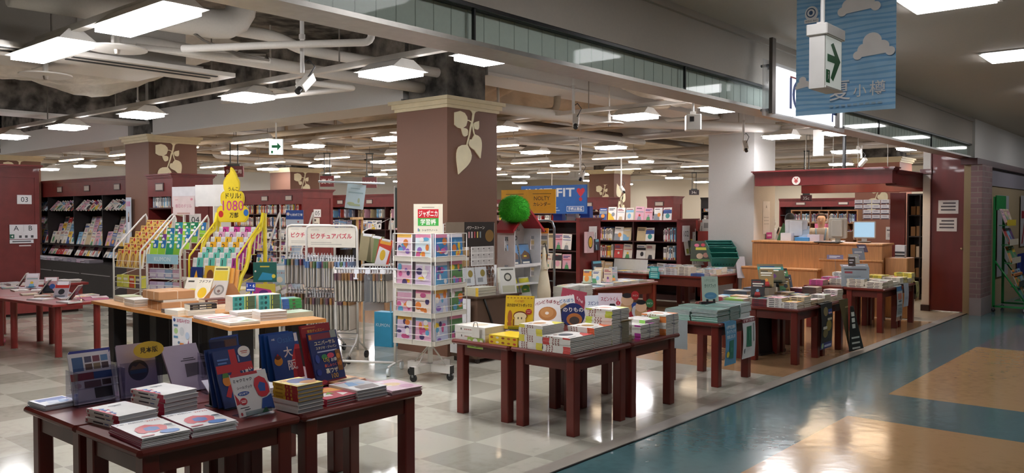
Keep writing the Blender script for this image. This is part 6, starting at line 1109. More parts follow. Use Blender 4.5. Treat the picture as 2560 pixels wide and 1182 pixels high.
# picture puzzle racks
def puzzle_rack(label, x, y, face, w, hd=True):
    P = pose(x, y, 0, face); t = thing('puzzle_rack', label, 'rack', group='picture puzzle racks'); t.matrix_world = P
    b = B(); b.tube([(0, .12, 0), (0, 1.42, 0), (.015, 1.465, 0), (.06, 1.48, 0), (w - .06, 1.48, 0), (w - .015, 1.465, 0), (w, 1.42, 0), (w, .12, 0)], .014, WH, 8); b.obj('frame', t)
    b = B(); b.box(.02, 1.24, -.006, w - .02, 1.46, .004, m('#e4dfd2', .5)); b.text('ピクチュアパズル', .06, 1.335, w - .06, 1.40, .0046, m('#c2203f', .5)); b.rect(.06, 1.27, w * .7, 1.278, .0046, m('#b9b4aa', .5)); b.rect(.06, 1.29, w * .5, 1.298, .0046, m('#b9b4aa', .5)); b.rect(.06, 1.43, .16, 1.437, .0046, m('#c9c4ba', .5)); b.obj('header_board', t)
    for z in (1.12, .72):
        b = B(); b.tube([(0, z, 0), (w, z, 0)], .008, m('#c9ccd0', .25, 'metal'), 6); b.obj('hanging_rail', t)
    for sx in (0, w):
        b = B(); b.tube([(sx, .3, -.0), (sx, .2, .05), (sx, .09, .22)], .012, WH, 6); b.tube([(sx, .3, 0), (sx, .2, -.05), (sx, .09, -.22)], .012, WH, 6); b.obj('foot', t)
        for cz in (.22, -.22):
            b = B(); b.cyl((sx - .012, .04, cz), (sx + .012, .04, cz), .04, m('#17171a', .4), 12); b.obj('caster', t)
    for z in (.24, .16, .3):
        b = B(); b.tube([(0, z, .03), (w, z, .03)], .006, m('#b9bcc0', .25, 'metal'), 6); b.obj('cross_bar', t)
    return P
PZM = {}
def packets(P, w, z, n, lab, seed, hh=.3, dd=.22, dark=False):
    r = random.Random(seed)
    for k in range(n):
        c = r.choice(['#5f7aa8', '#4a6a9a', '#7f9ac0', '#5f7a5a', '#8a5a6a', '#6a7f9f', '#a58a72'] if not dark else ['#7a5f5a', '#8a6a4a', '#5f5a55', '#a57a4a', '#6a4f5a']); key = (c, hh)
        if key not in PZM:
            b = B(); b.box(-.004, -hh, -dd * .5, .004, -.02, dd * .5, m('#cfc6b9', .6)); f = B(); f.box(-.011, -.09, -dd * .5 - .003, .011, -.02, dd * .5 + .003, m(c, .3)); f.box(-.010, -hh - .01, -dd * .5 - .003, -.006, -.09, dd * .5 + .003, m('#8a8782' if dark else '#a9abb5', .25)); h = B(); h.box(-.006, -.02, -.012, .006, .03, .012, m('#e2e4e8', .3)); h.tube([(0, .02, 0), (0, .045, .01), (0, .05, -.004), (0, .03, -.012)], .003, m('#d9dce0', .3), 4); PZM[key] = (b.mesh('puzzle_packet'), f.mesh('wrapper'), h.mesh('hanger_clip'))
        a, f, h = PZM[key]; M = P @ T(.03 + (w - .06) * (k + .5) / n, z - .012, r.uniform(-.01, .01)) @ RY(r.uniform(-6, 6)) @ RZ(r.uniform(-1.5, 1.5))
        o = ob('puzzle_packet', a, None, M); ob('wrapper', f, o); ob('hanger_clip', h, o); tag(o, 'hanging puzzle packet, %s from the left on the %s' % (nth(k), lab), 'puzzle', 'puzzle packets on the ' + lab); count('puzzle_packet')
P1 = puzzle_rack('white picture puzzle rack standing in front of its twin', 5.545, 7.76, 205, .62); P2 = puzzle_rack('white picture puzzle rack half hidden behind its twin', 5.70, 8.36, 205, .62)
packets(P1, .62, 1.12, 17, 'upper rail of the front puzzle rack', 1); packets(P1, .62, .72, 17, 'lower rail of the front puzzle rack', 2, hh=.36, dark=True)
packets(P2, .62, 1.12, 14, 'upper rail of the hidden puzzle rack', 3); packets(P2, .62, .72, 14, 'lower rail of the hidden puzzle rack', 4, dark=True)
P = pose(5.30, 6.92, 0, 209); w3 = .64
t = thing('garment_style_rack', 'low white single rail rack of hanging packets between puzzle rack and notebook spinner', 'rack'); t.matrix_world = P
for q in (0, w3): b = B(); b.tube([(q, .1, 0), (q, 1.04, 0)], .014, WH, 8); b.obj('post', t)
b = B(); b.tube([(-.02, 1.05, 0), (w3 + .02, 1.05, 0)], .012, m('#e2e4e6', .2), 8); b.tube([(0, 1.05, 0), (.0, 1.07, .03), (0, 1.0, .05)], .006, WH, 5); b.obj('top_rail', t)
b = B(); b.tube([(0, .1, 0), (w3, .1, 0)], .013, WH, 8); b.obj('bottom_bar', t)
for sx in (0, w3):
    b = B(); b.tube([(sx, .09, -.2), (sx, .1, 0), (sx, .09, .2)], .012, WH, 8); b.obj('foot', t)
    for cz in (-.2, .2): b = B(); b.cyl((sx - .012, .04, cz), (sx + .012, .04, cz), .04, m('#c9d2d6' if sx else '#17171a', .3), 12); b.obj('caster', t)
packets(P, w3 * .55, 1.04, 10, 'left half of the low rail rack', 5, hh=.3, dark=True)
packets(P @ T(w3 * .52, 0, 0), w3 * .48, 1.04, 9, 'right half of the low rail rack', 6, hh=.3, dark=True)
for k, (x, c) in enumerate([(.24, '#e2e6ec'), (.36, '#d6dae2'), (.52, '#e0e2e6')]):
    b = B(); b.box(0, -.1, 0, .05, 0, .003, m(c, .3)); tag(b.obj('price_tag', None, P @ T(x, 1.05, .09) @ RX(-10)), 'white plastic tag on the low rail rack, %s from the left' % nth(k), 'tag')
b = B(); b.box(0, -.36, -.004, .2, 0, .004, m('#7c7f82', .15, 'film', a=.55)); tag(b.obj('puzzle_bag', None, P @ T(.36, 1.0, .13) @ RY(20)), 'clear grey packet turned to the front on the low rail rack', 'puzzle')
# hanging bags behind the low rail (toy packets)
t = thing('toy_rack', 'white wire rack with slanted top holding toy packets left of the notebook spinner', 'rack'); P = pose(6.55, 8.0, 0, 215); t.matrix_world = P
b = B(); b.tube([(0, 0, 0), (0, 1.4, 0), (.34, 1.56, 0), (.34, 0, 0)], .012, WH, 7); b.box(0, .98, -.1, .36, 1.0, .1, WH); b.obj('frame', t)
for k, (x, z, c, sp) in enumerate([(-.04, 1.05, '#a59a7a', None), (.06, 1.03, '#7a8a5f', None), (.16, 1.0, '#d9d6de', [('r', 0, 0, 1, 1, '#c2402f'), ('p', [(0, 0), (.8, 0), (.9, .6), (.1, .7)], '#e4e2e6'), ('e', .45, .4, .2, .2, '#d9b23a'), ('r', .1, .8, .9, .95, '#e2a23a')])]):
    b = B(); b.box(0, 0, -.02, .17, .33, .01, m(c, .2)); 
    if sp: b.art(.17, .33, sp, T(0, 0, .01))
    b.rect(.03, .3, .14, .33, .0115, m('#eef0f2', .3)); tag(b.obj('toy_packet', None, P @ T(x, z, .08) @ RZ(-6 - 3 * k)), ['plain clear toy packet on the slanted toy rack', 'green clear toy packet on the slanted toy rack', 'red and white toy packet hanging in front on the slanted toy rack'][k], 'toy')
b = B(); Q = pose(7.6, 8.6, 1.42, 215); b.box(0, 0, 0, .27, .55, .01, m('#20342c', .4), Q); b.art(.27, .55, [('r', 0, 0, 1, 1, '#1d3029'), ('e', .6, .72, .12, .08, '#d2a27a'), ('e', .6, .8, .16, .06, '#b5642f'), ('p', [(.3, .1), (.9, .1), (.85, .55), (.4, .58)], '#24483a'), ('r', .45, .05, .95, .16, '#d98a2a')], Q, .011); b.tube([(-.01, -.8, 0), (-.01, .57, 0), (.29, .57, 0), (.29, -.8, 0)], .01, WH, 6, M=Q); tag(b.obj('poster_stand'), 'dark green poster in a white wire frame beside the big brown pillar', 'poster')
# blue box
b = B(); b.box(0, -.26, 0, .14, 0, .42, m('#3fa5d0', .45)); b.text('KUMON', -.235, .24, -.03, .285, .0006, m('#e9f4f8', .5), pose(-.0005, 0, 0, 180) @ RY(0) @ T(.0 + .26, 0, 0)) ; o = b.obj('carton', None, T(6.6, 7.86, 0) @ RZ(12)); tag(o, 'blue carton standing on the floor behind the notebook spinner', 'box')
for k, (x, y, s) in enumerate([(5.22, 8.86, .32), (5.5, 8.72, .34)]):
    b = B(); b.box(0, 0, 0, .3, s, .3, m('#d2cfc6', .6)); Q = pose(-.0005, s, 0, 180)
    for q in range(4): b.rect(.03 + .15 * (q % 2), .03 + .14 * (q // 2), .14 + .15 * (q % 2), .14 + .14 * (q // 2), .0004, m('#a9a79c', .6), Q)
    tag(b.obj('carton', None, T(x, y, 0) @ RZ(-20)), 'white printed carton on the floor under the puzzle racks, %s' % ('nearer the yellow rack', 'nearer the puzzle rack')[k], 'box')
# calendar card above the puzzle racks and clear racks behind
t = thing('clear_rack', 'clear acrylic shelf stand behind the puzzle racks', 'rack', (9.2, 11.4, 0), 40); b = B()
for x in (0, .5, 1.0): b.box(x, 0, .5, x + .006, .3, 1.75 - .3 * (x > .9), CLR)
b.box(0, .0, 1.5, 1.0, .3, 1.506, CLR); b.box(0, 0, 1.0, 1.0, .3, 1.006, CLR); b.obj('panels', t)
b = B(); b.box(-.5, -.02, 1.52, .45, .02, 1.56, m('#c9a06a', .5, 'wood')); b.box(-.02, -.02, 0, .02, .02, 1.52, m('#c9a06a', .5, 'wood')); b.box(.43, -.02, 0, .45, .02, 1.52, m('#c9a06a', .5, 'wood')); b.obj('wooden_bar', t)
card('hanging_poster', pose(8.85, 11.3, 1.72, 218, 6) @ RZ(-6), .32, .42, [('r', 0, 0, 1, 1, '#b5ccd6'), ('r', .2, .8, .7, .84, '#8fa9b5'), ('r', .1, .62, .9, .68, '#93adb8'), ('e', .7, .35, .06, .1, '#a9b59a'), ('e', .3, .2, .2, .06, '#a9b58a'), ('r', .2, .12, .8, .2, '#a5b590')], 'pale blue landscape poster hanging above the puzzle racks')
b = B(); b.tube([(8.5, 11.55, 2.16), (9.35, 10.85, 2.13)], .018, m('#c2d0dc', .3), 8); tag(b.obj('poster_rod'), 'pale rod the blue landscape poster hangs from', 'rod')
card('sign', pose(8.1, 11.9, 1.42, 215), .3, .26, [('r', 0, 0, 1, 1, '#2a4f9f'), ('t', .22, .55, .95, .85, '七田式教育', '#eef0f4'), ('e', .12, .75, .09, .1, '#e6d6cf'), ('r', 0, 0, 1, .4, '#c9d2e0'), ('e', .7, .25, .05, .06, '#b04a4a')], 'blue and white lettered header sign behind the puzzle racks')
b = B(); b.box(-.04, -.04, 0, .12, .04, 1.42, m('#a9bccf', .4)); tag(b.obj('sign_post', None, T(8.2, 11.8, 0)), 'pale post carrying the blue and white header sign', 'post')
# notebook spinner
t = thing('notebook_spinner', 'white revolving notebook rack on a wheeled cross base in mid floor', 'rack', (5.66, 5.90, 0), 6)
b = B(); b.cyl((0, 0, .06), (0, 0, 1.42), .025, WH, 12); b.obj('pole', t)
b = B(); b.box(-.27, -.03, .07, .27, .03, .145, WH); b.box(-.03, -.27, .07, .03, .27, .145, WH); [b.tube([(sx * .2, sy * .2, .14), (0, 0, .34)], .006, WH, 5) for sx, sy in ((1, 0), (-1, 0), (0, 1), (0, -1))]; [b.box(*q, m('#1b1b1d', .4)) for q in ((-.274, -.03, .07, -.27, .03, .145), (-.03, -.274, .07, .03, -.27, .145), (.27, -.03, .07, .274, .03, .145))]; b.obj('cross_base', t)
for cx, cy in ((.25, 0), (-.25, 0), (0, .25), (0, -.25)): caster(t, cx, cy, .036)
b = B(); b.box(-.14, -.14, .36, .14, .14, .375, WH); b.box(-.14, -.14, 1.40, .14, .14, 1.415, WH); b.obj('core', t)
P0 = t.matrix_basis.copy(); P0 = T(5.66, 5.90, 0) @ RZ(6)
r = random.Random(21)
for fi, fa in enumerate((180, 270)):
    Q = pose(0.255 * cos(radians(fa)), .255 * sin(radians(fa)), .36, fa)
    b = B(); W = .48
    for x in (-W / 2, 0, W / 2): b.tube([(x, 0, .012), (x, 1.06, .012)], .004, WH, 5, M=Q)
    for k in range(4):
        y_ = .0 + k * .265
        b.box(-W / 2, y_, -.09, W / 2, y_ + .045, .012, m('#d9d4c8', .4), Q)
        for dy in (.05, .1, .18): b.tube([(-W / 2 + .02, y_ + dy, .014), (W / 2 - .03, y_ + dy, .014)], .0032, WH, 5, M=Q)
    b.tube([(-W / 2, 1.06, .012), (W / 2, 1.06, .012)], .005, WH, 5, M=Q); b.obj('wire_face', t)
    for k in range(4):
        for c in range(2):
            w_, h_, th = .195, .235, .07; bg = r.choice(['#e4d0dc', '#d6c2dc', '#e9d6c9', '#cfe0e6', '#e6dccb', '#d9a9c2'] if fi == 0 else ['#3f7fb5', '#5f9fc9', '#c2c9e0', '#5f8a5a', '#2f3f6a', '#6a4a72'])
            art = [('r', 0, 0, 1, 1, bg), ('r', 0, .84, 1, 1, r.choice(['#d98aa9', '#e6e2ea', '#8fb5d0', '#e0b25a']))] + [('e', r.uniform(.15, .85), r.uniform(.1, .8), r.uniform(.08, .2), r.uniform(.06, .16), r.choice(['#e2c23a', '#c25a8a', '#8a6ab5', '#5f9fc2', '#e6e2e0', '#d9803f', '#4a3f6a'])) for _ in range(7)]
            b = B(); b.box(0, 0, -th, w_, h_, 0, m('#d6d2d6', .6)); b.box(0, 0, -.002, w_, h_, 0, m(bg, .4)); b.box(w_ - .002, 0, -th, w_, h_, 0, m(r.choice(['#b9b0c2', '#8f9ab0', '#c9c2cc']), .5)); a = B(); a.art(w_, h_, art, None, .0005, .0005)
            o = b.obj('notebook', None, P0 @ Q @ T(-W / 2 + .022 + c * .235, k * .265 + .03, -.012) @ RX(-3)); a.obj('cover_print', o); tag(o, 'stack of school notebooks in the %s pocket, %s level up, %s face of the spinner' % (('left', 'right')[c], nth(k), ('entrance side', 'corridor side')[fi]), 'notebook', 'notebooks in the spinner'); count('notebook')
b = B(); Q = pose(5.57, 5.83, 1.42, 222); b.box(-.14, 0, -.01, .14, .285, 0, m('#dfd8c4', .5), Q); b.rect(-.1, .15, .1, .235, .0008, m('#c2202c', .5), Q); b.text('ジャポニカ', -.09, .16, .09, .225, .0014, m('#f0ede4', .5), Q, False); b.rect(-.1, .075, .1, .15, .0008, m('#3fa545', .5), Q); b.text('学習帳', -.075, .083, .075, .142, .0014, m('#f0ede4', .5), Q, False); b.text('ショウワノート', -.06, .02, .09, .045, .0008, m('#3a3a36', .5), Q); b.rect(-.1, .02, -.092, .05, .0008, m('#2a4f9a', .5), Q); b.rect(-.088, .02, -.08, .042, .0008, m('#3f9a4a', .5), Q); b.rect(-.06, .25, .06, .256, .0008, m('#8a8274', .5), Q); tag(b.obj('sign_board'), 'cream notebook sign standing on top of the spinner', 'sign')
# accessory grid panel on a folding stand in front of the big pillar
t = thing('grid_panel', 'white wire grid panel of stone bracelets in front of the big brown pillar', 'rack', (0, 0, 0)); P = pose(6.42, 6.48, .72, -92); t.matrix_world = P
b = B(); [b.tube([(x * .05, 0, 0), (x * .05, .76, 0)], .0025, WH, 4) for x in range(17)]; [b.tube([(0, y_ * .05, 0), (.8, y_ * .05, 0)], .0025, WH, 4) for y_ in range(16)]; b.tube([(0, -.0, 0), (0, .78, 0), (.8, .78, 0), (.8, 0, 0), (0, 0, 0)], .007, WH, 6); b.tube([(.79, 0, .03), (.79, .3, .03)], .014, m('#e6e6e8', .3), 8); b.obj('grid', t)
b = B(); b.box(0.02, .52, .01, .3, .8, .02, m('#8a7a6a', .5)); b.box(.3, .52, .012, .78, .8, .022, m('#2a2422', .5)); b.text('パワーストーン', .33, .71, .62, .76, .0226, m('#e6e0d4', .5)); [b.rect(.36 + .045 * q, .62, .38 + .045 * q, .69, .0226, m(['#d99aa0', '#e6d6d8', '#c2505a', '#d9c26a', '#8fa0a8'][q], .5)) for q in range(5)]; b.ell(.7, .64, .07, .07, .0226, m('#8a6a3a', .4)); b.obj('header_card', t)
for k in range(16):
    c_, r_ = k % 4, k // 4; b = B(); b.box(0, 0, 0, .075, .1, .012, m('#b9986a', .4)); b.box(.005, .065, .012, .07, .1, .014, m('#e6e2dc', .5)); tag(b.obj('bracelet_packet', None, P @ T(.03 + .085 * c_, .42 - .115 * r_, .02)), 'tan bracelet packet on the grid panel, %s in the %s row' % (nth(c_), nth(r_)), 'accessory', 'bracelet packets')
b = B(); b.box(0, 0, 0, .36, .22, .01, m('#e6e4e2', .5)); [b.rect(.01 + .088 * (q % 4), .015 + .07 * (q // 4), .09 + .088 * (q % 4), .07 + .07 * (q // 4), .0106, m('#c9c6c4', .5)) for q in range(12)]; [b.rect(.012 + .088 * (q % 4), .05 + .07 * (q // 4), .03 + .088 * (q % 4), .06 + .07 * (q // 4), .0112, m('#33302e', .5)) for q in range(12)]; tag(b.obj('price_chart', None, P @ T(.4, .3, .02)), 'white and black ruled chart on the grid panel', 'sign')
for k in range(6):
    b = B(); b.tube([(.03, 0, 0), (.0, -.06, .01), (.03, -.12, .01), (.06, -.06, .01), (.03, 0, 0)], .006, m(['#2f2c2c', '#4a4648', '#e0dedc'][k % 3], .4), 5); tag(b.obj('bracelet', None, P @ T(.42 + .06 * k, .28, .02)), 'beaded strap hanging on the grid panel, %s from the left' % nth(k), 'accessory', 'beaded straps')
t = thing('folding_stand', 'brown box stand with crossed black straps under the grid panel', 'stand', (0, 0, 0)); b = B(); b.box(6.5, 6.05, .05, 7.2, 6.44, .70, m('#5a4334', .6)); b.box(6.48, 6.03, .70, 7.22, 6.46, .72, m('#4a372c', .5)); b.obj('stand_body', t); b = B(); Q = pose(6.5, 6.045, .05, -90); b.tube([(.1, .64, .005), (.36, .1, .005), (.62, .64, .005)], .014, m('#17150f', .5), 5, M=Q); b.obj('strap', t); b = B(); [b.box(x, y, 0, x + .04, y + .04, .05, m('#2a221c', .5)) for x in (6.52, 7.14) for y in (6.07, 6.38)]; b.obj('stand_feet', t)
b = B(); b.box(0, 0, 0, .01, .3, .6, m('#dcdcde', .5)); [b.cyl((-.002, .06 + .09 * (q % 3), .1 + .12 * (q // 3)), (-.0005, .06 + .09 * (q % 3), .1 + .12 * (q // 3)), .008, m('#3a3a3c', .5), 6) for q in range(12)]; tag(b.obj('perforated_panel', None, T(6.44, 6.1, .1)), 'white panel with rows of black holes beside the brown box stand', 'panel')
for k in range(3):
    o = book('gift_box', .3, .2, .03, '#d6d4c6', '#c9c4b0', None, [('r', 0, 0, 1, 1, '#b9b49a'), ('r', .8, 0, 1, 1, '#d9b23a')], T(6.55, 6.08, .72 + .031 * k) @ RZ(2)); tag(o, 'flat grey and yellow box, %s up on the brown box stand' % nth(k), 'box', 'flat boxes on the brown stand')
b = B(); Q = pose(6.95, 6.1, .72, -110, 12); b.box(0, 0, -.05, .2, .3, 0, m('#e2e0d2', .5), Q); b.art(.2, .3, [('r', 0, 0, 1, 1, '#d9d8d2'), ('e', .5, .62, .24, .16, '#4a4a44'), ('e', .5, .62, .16, .1, '#c9c6ba'), ('r', .1, .05, .9, .3, '#b9b8a0'), ('r', .1, .88, .9, .93, '#6a6a62')], Q); tag(b.obj('gift_box'), 'pale box with a dark round picture leaning on the brown box stand', 'box')
for k in range(2): b = B(); Q = pose(6.56 + .2 * k, 6.3, .82, -95, 6); b.box(0, 0, -.02, .16, .2, 0, m('#c9ccd0', .5), Q); b.ell(.1, .13, .035, .04, .001, m('#8a7a3a', .5), Q); b.rect(.02, .03, .1, .08, .001, m('#8f9398', .5), Q); tag(b.obj('gift_card'), 'silver card with a gold disc behind the flat boxes, %s of two' % ORD[k], 'card')
# housing magazine stand
t = thing('house_stand', 'white house shaped magazine stand with red roof before the calendar rack', 'display stand', (8.0, 6.8, 0), 3); hw = m('#e4e4e6', .45); rr = m('#a8242e', .45)
def slotwall(b, x, y0, y1, z0, z1, th, slots):
    ym = (y0 + y1) / 2; s = .03; zz = z0
    for a, c in slots:
        b.box(x, y0, zz, x + th, y1, a, hw); b.box(x, y0, a, x + th, ym - s, c, hw); b.box(x, ym + s, a, x + th, y1, c, hw); zz = c
    b.box(x, y0, zz, x + th, y1, z1, hw)
b = B(); slotwall(b, 0, 0, .27, .45, 1.42, .012, ((.78, .96), (1.14, 1.32))); b.obj('side_wall', t); b = B(); slotwall(b, .56, 0, .27, .45, 1.42, .012, ((.78, .9), (1.14, 1.32))); b.obj('side_wall', t)
b = B(); b.prism([(0, .45), (.572, .45), (.572, 1.42), (.286, 1.66), (0, 1.42)], -.012, 0, hw, T(0, .27, 0) @ RX(90)); b.obj('back_panel', t)
b = B(); b.box(-.03, -.06, 0, .6, .3, .45, hw); b.obj('base_box', t)
b = B(); b.box(.012, .05, .92, .56, .27, .935, hw); b.box(.012, .0, .70, .56, .27, .712, hw); b.box(.012, .0, .935, .56, .012, .97, hw); b.obj('shelf', t)
b = B()
for sx in (-1, 1): b.add([(.286, -.02, 1.70), (.286, .3, 1.70), (.286 + sx * .34, .3, 1.41), (.286 + sx * .34, -.02, 1.41), (.286, -.02, 1.66), (.286, .3, 1.66), (.286 + sx * .34, .3, 1.37), (.286 + sx * .34, -.02, 1.37)], [(0, 1, 2, 3), (7, 6, 5, 4), (0, 3, 7, 4), (3, 2, 6, 7), (1, 5, 6, 2)], rr)
b.obj('roof', t)
a = B(); Q = pose(0.01, .256, 0, -90); a.text('家を建てるなら/', .02, 1.38, .44, 1.44, 0, m('#33333a', .5), Q); a.text('suumo', .04, 1.24, .38, 1.35, 0, m('#26262c', .5), Q); a.text('注文住宅', .03, 1.08, .44, 1.2, 0, m('#26262c', .5), Q); a.obj('lettering', t)
HM = T(8.0, 6.8, 0) @ RZ(3)
for k in range(4):
    b = B(); b.box(0, 0, -.02, .21, .29, 0, m('#d9d9d6', .5)); up = k < 2; b.art(.21, .29, [('r', 0, 0, 1, 1, '#3a4a5f' if up else '#e0e2da'), ('r', 0, .5, 1, .95, '#5f8fc2' if up else '#e0d83f'), ('p', [(.1, .3), (.9, .3), (.9, .55), (.5, .7), (.1, .5)], '#6a4f3f' if up else '#5f9a4a'), ('r', .1, .1, .8, .18, '#e2e0d6'), ('r', .3, .4, .6, .46, '#e0c83a')], None); tag(b.obj('magazine', None, HM @ pose(.05 + .25 * (k % 2), .1, .94 if up else .5, -90, 14)), '%s magazine in the house stand, %s one' % (('house photo', 'green and yellow')[k // 2], ('nearer', 'farther')[k % 2]), 'magazine'); count('magazine')
b = B(); fur = m('#3fb52a', .9, 'fur'); r = random.Random(4)
b.sph((0, 0, 0), .185, .185, .175, fur, 40, 26, fn=lambda a, c: 1 + .03 * sin(23 * a) * sin(17 * c) )
for k in range(2600):
    u = r.uniform(-1, 1); a = r.uniform(0, 2 * pi); s = math.sqrt(1 - u * u); n = Vector((s * cos(a), s * sin(a), u)); tn = n.orthogonal().normalized(); p = n * .178; q = n * .215 + Vector((r.uniform(-.012, .012), r.uniform(-.012, .012), -.014)); tt = tn * .004
    b.add([tuple(p + tt), tuple(p - tt), tuple(q)], [(0, 1, 2)], fur)
tag(b.obj('pompom', None, T(8.06, 6.86, 1.675)), 'fluffy green plush ball sitting on the left slope of the red roof', 'plush ball')
b = B(); can = m('#d6cdb4', .8); pr_ = [(.02, .72), (.035, .62), (.05, .45), (.085, .3), (.11, .15), (.115, .04), (.09, 0)]
b.lathe([(.07, 0), (.115, .03), (.12, .15), (.09, .3), (.055, .45), (.035, .6), (.018, .72)], can, 14, Matrix.Diagonal((1, .55, 1, 1))); b.tube([(.03, 0, .45), (.045, -.02, .62), (.02, 0, .78), (-.02, 0, .76)], .008, m('#3a382f', .5), 5); b.box(-.05, -.045, .44, .05, -.035, .47, can); tag(b.obj('tote_bag', None, T(8.42, 6.66, .46)), 'cream cloth bag hanging at the front of the house stand', 'bag')
t = thing('magazine_crate', 'low white stand holding white magazine piles right of the house stand', 'stand', (0, 0, 0)); b = B(); b.box(8.62, 6.4, 0, 9.2, 6.84, .48, m('#d6d6d8', .5)); b.obj('crate', t)
for k in range(3): stack('magazine', 8.64 + .19 * (k % 3), 6.44 + .08 * (k % 2), .48, 14, .18, .24, .0125, '#cfcfc9', 'thick white magazine', '%s pile on the white stand by the house stand' % nth(k), pg='#b5b7b2', part=False, art=[('r', 0, 0, 1, 1, '#d6d6d0'), ('r', .1, .6, .9, .85, ['#8fae5a', '#d98a3a', '#d9d9d2'][k])])
# calendar rack
t = thing('calendar_rack', 'grey metal calendar rack behind the house stand', 'rack'); P = pose(8.85, 7.75, 0, 186); t.matrix_world = P
b = B(); b.tube([(0, 0, 0), (0, 1.42, 0), (.03, 1.5, 0), (.1, 1.52, 0), (.76, 1.52, 0), (.83, 1.5, 0), (.86, 1.42, 0), (.86, 0, 0)], .017, GRY, 8); b.tube([(0, .1, -.25), (0, .1, .25)], .014, GRY, 6); b.tube([(.86, .1, -.25), (.86, .1, .25)], .014, GRY, 6); b.tube([(0, .7, 0), (.86, .7, 0)], .008, GRY, 6); b.tube([(0, 1.1, 0), (.86, 1.1, 0)], .008, GRY, 6); b.tube([(0, 1.4, 0), (.86, 1.4, 0)], .008, GRY, 6); b.obj('frame', t)
b = B(); ym = m('#f4b92f', .45); b.box(-.02, 1.62, -.01, .43, 1.95, .0, ym); b.box(.434, 1.62, -.01, .88, 1.95, .0, ym); b.box(.42, 1.5, -.014, .44, 1.64, -.004, GRY)
for x in (.0, .45): b.text('NOLTY', x + .08, 1.8, x + .34, 1.855, .0006, m('#3a3020', .5)); b.text('カレンダー', x + .07, 1.72, x + .35, 1.775, .0006, m('#3a3020', .5)); b.rect(x + .06, 1.885, x + .36, 1.893, .0006, m('#7a5f2a', .5))
b.obj('header_board', t)
r = random.Random(8)
for row in range(4):
    for c in range(5):
        b = B(); x = .03 + .165 * c; z = [1.1, .75, .42, .1][row]; d = .12 + .02 * row; b.box(0, 0, -.01, .15, .3, 0, m('#dcdad2', .5)); b.box(0, .26, -.012, .15, .33, .004, m('#e39a2a', .4)); b.rect(.02, .28, .12, .3, .0046, m('#6a4f2a', .5))
        for q in range(3): b.rect(.02, .04 + .07 * q, .13, .09 + .07 * q, .0006, m(['#a9abb0', '#c9b98a', '#8f9aa5'][q], .5))
        tag(b.obj('calendar', None, P @ T(x, z - .01, d)), 'packed calendar with an orange top, %s in the %s row of the grey rack' % (nth(c), nth(row)), 'calendar', 'calendars on the grey rack'); count('calendar')
b = B(); Q = pose(11.62, 9.72, 1.62, 180); jf = m('#1f5fae', .45); b.box(0, 0, -.03, 1.45, .5, 0, jf, Q); b.text('JUST FIT', .06, .25, 1.2, .45, .001, m('#dfe6ec', .5), Q, False, bold=.022); b.flat([(1.33 + .09 * q[0], .37 + .085 * q[1]) for q in ((0, -1), (.55, -.35), (.95, .2), (.9, .62), (.6, .85), (.25, .8), (0, .5), (-.25, .8), (-.6, .85), (-.9, .62), (-.95, .2), (-.55, -.35))], .001, m('#c2243a', .5), Q); b.ell(1.33, .25, .035, .035, .002, m('#c2243a', .5), Q); [b.rect(.06, .05 + .045 * q, .88 - .04 * q, .065 + .045 * q, .001, m('#a9c6e2', .5), Q) for q in range(4)]; b.rect(1.03, .04, 1.4, .13, .001, m('#dfe6ec', .5), Q); b.rect(1.04, .05, 1.39, .12, .0015, jf, Q); b.text('手帳は高橋', 1.06, .055, 1.37, .115, .002, m('#e6ecf0', .5), Q); [b.cyl((x, -.14, -.02), (x, 0, -.02), .012, GRY, 6, M=Q) for x in (.2, 1.2)]; tag(b.obj('sign_board'), 'large blue diary sign board with white capitals above bookcase 101', 'sign')
for k in range(3):
    b = B(); Q = pose(11.9, 9.2 - .3 * k, 1.5, 180); b.box(0, 0, -.1, .2, .25, 0, m(['#2a4a9a', '#c9b9a5', '#31509f'][k], .5), Q); tag(b.obj('diary'), 'upright %s diary on top of bookcase 101' % ['blue', 'tan', 'deep blue'][k], 'diary')
# ================================================================ tables in the middle of the shop
table(9.33, 6.48, 11.0, 7.12, 'long mahogany table between the house stand and the green baskets', ap=.14, group='long mahogany tables in mid shop')
table(12.18, 6.32, 13.5, 7.4, 'big mahogany table before the white pillar, nearer half', ap=.14, group='long mahogany tables in mid shop')
table(12.18, 7.405, 13.5, 8.5, 'big mahogany table before bookcase 102, inner half', ap=.14, group='long mahogany tables in mid shop')
mc = [('#dfe2e0', 'white'), ('#d6dccf', 'pale'), ('#b9c2cf', 'pale blue'), ('#d2cfc2', 'cream'), ('#3f5f9a', 'blue'), ('#c9ccd0', 'grey')]
field('long mid shop table', 9.38, 6.52, 10.95, 7.08, .6, 7, 2, 1, 3, 61, mc, kind='softcover_book', t=(.008, .018))
field('white pillar table', 12.22, 6.36, 13.46, 7.36, .6, 6, 4, 2, 7, 62, mc, kind='softcover_book', t=(.012, .024))
field('inner big table', 12.22, 7.45, 13.4, 8.4, .6, 4, 3, 1, 3, 63, mc, kind='softcover_book', t=(.01, .02))
for k, (x, y, z, f, c) in enumerate([(9.75, 7.0, .62, 205, '#b9c9b0'), (9.9, 6.9, .62, 215, '#c9b59a'), (10.0, 6.8, .62, 220, '#d2b0a8'), (10.12, 6.78, .62, 225, '#8f9296'), (9.7, 6.8, .62, 210, '#d6d0c0'), (9.84, 6.7, .62, 214, '#c2b09a')]):
    o = book('softcover_book', .12, .2 + .03 * (k % 2), .03, c, '#d9d0bd', rart(random.Random(k + 90), c), None, pose(x, y, z, f, 18) @ T(0, 0, -.03)); tag(o, 'slim %s book standing in the group on the long mid shop table' % ['pale green', 'tan', 'pink', 'grey', 'cream', 'beige'][k], 'book')
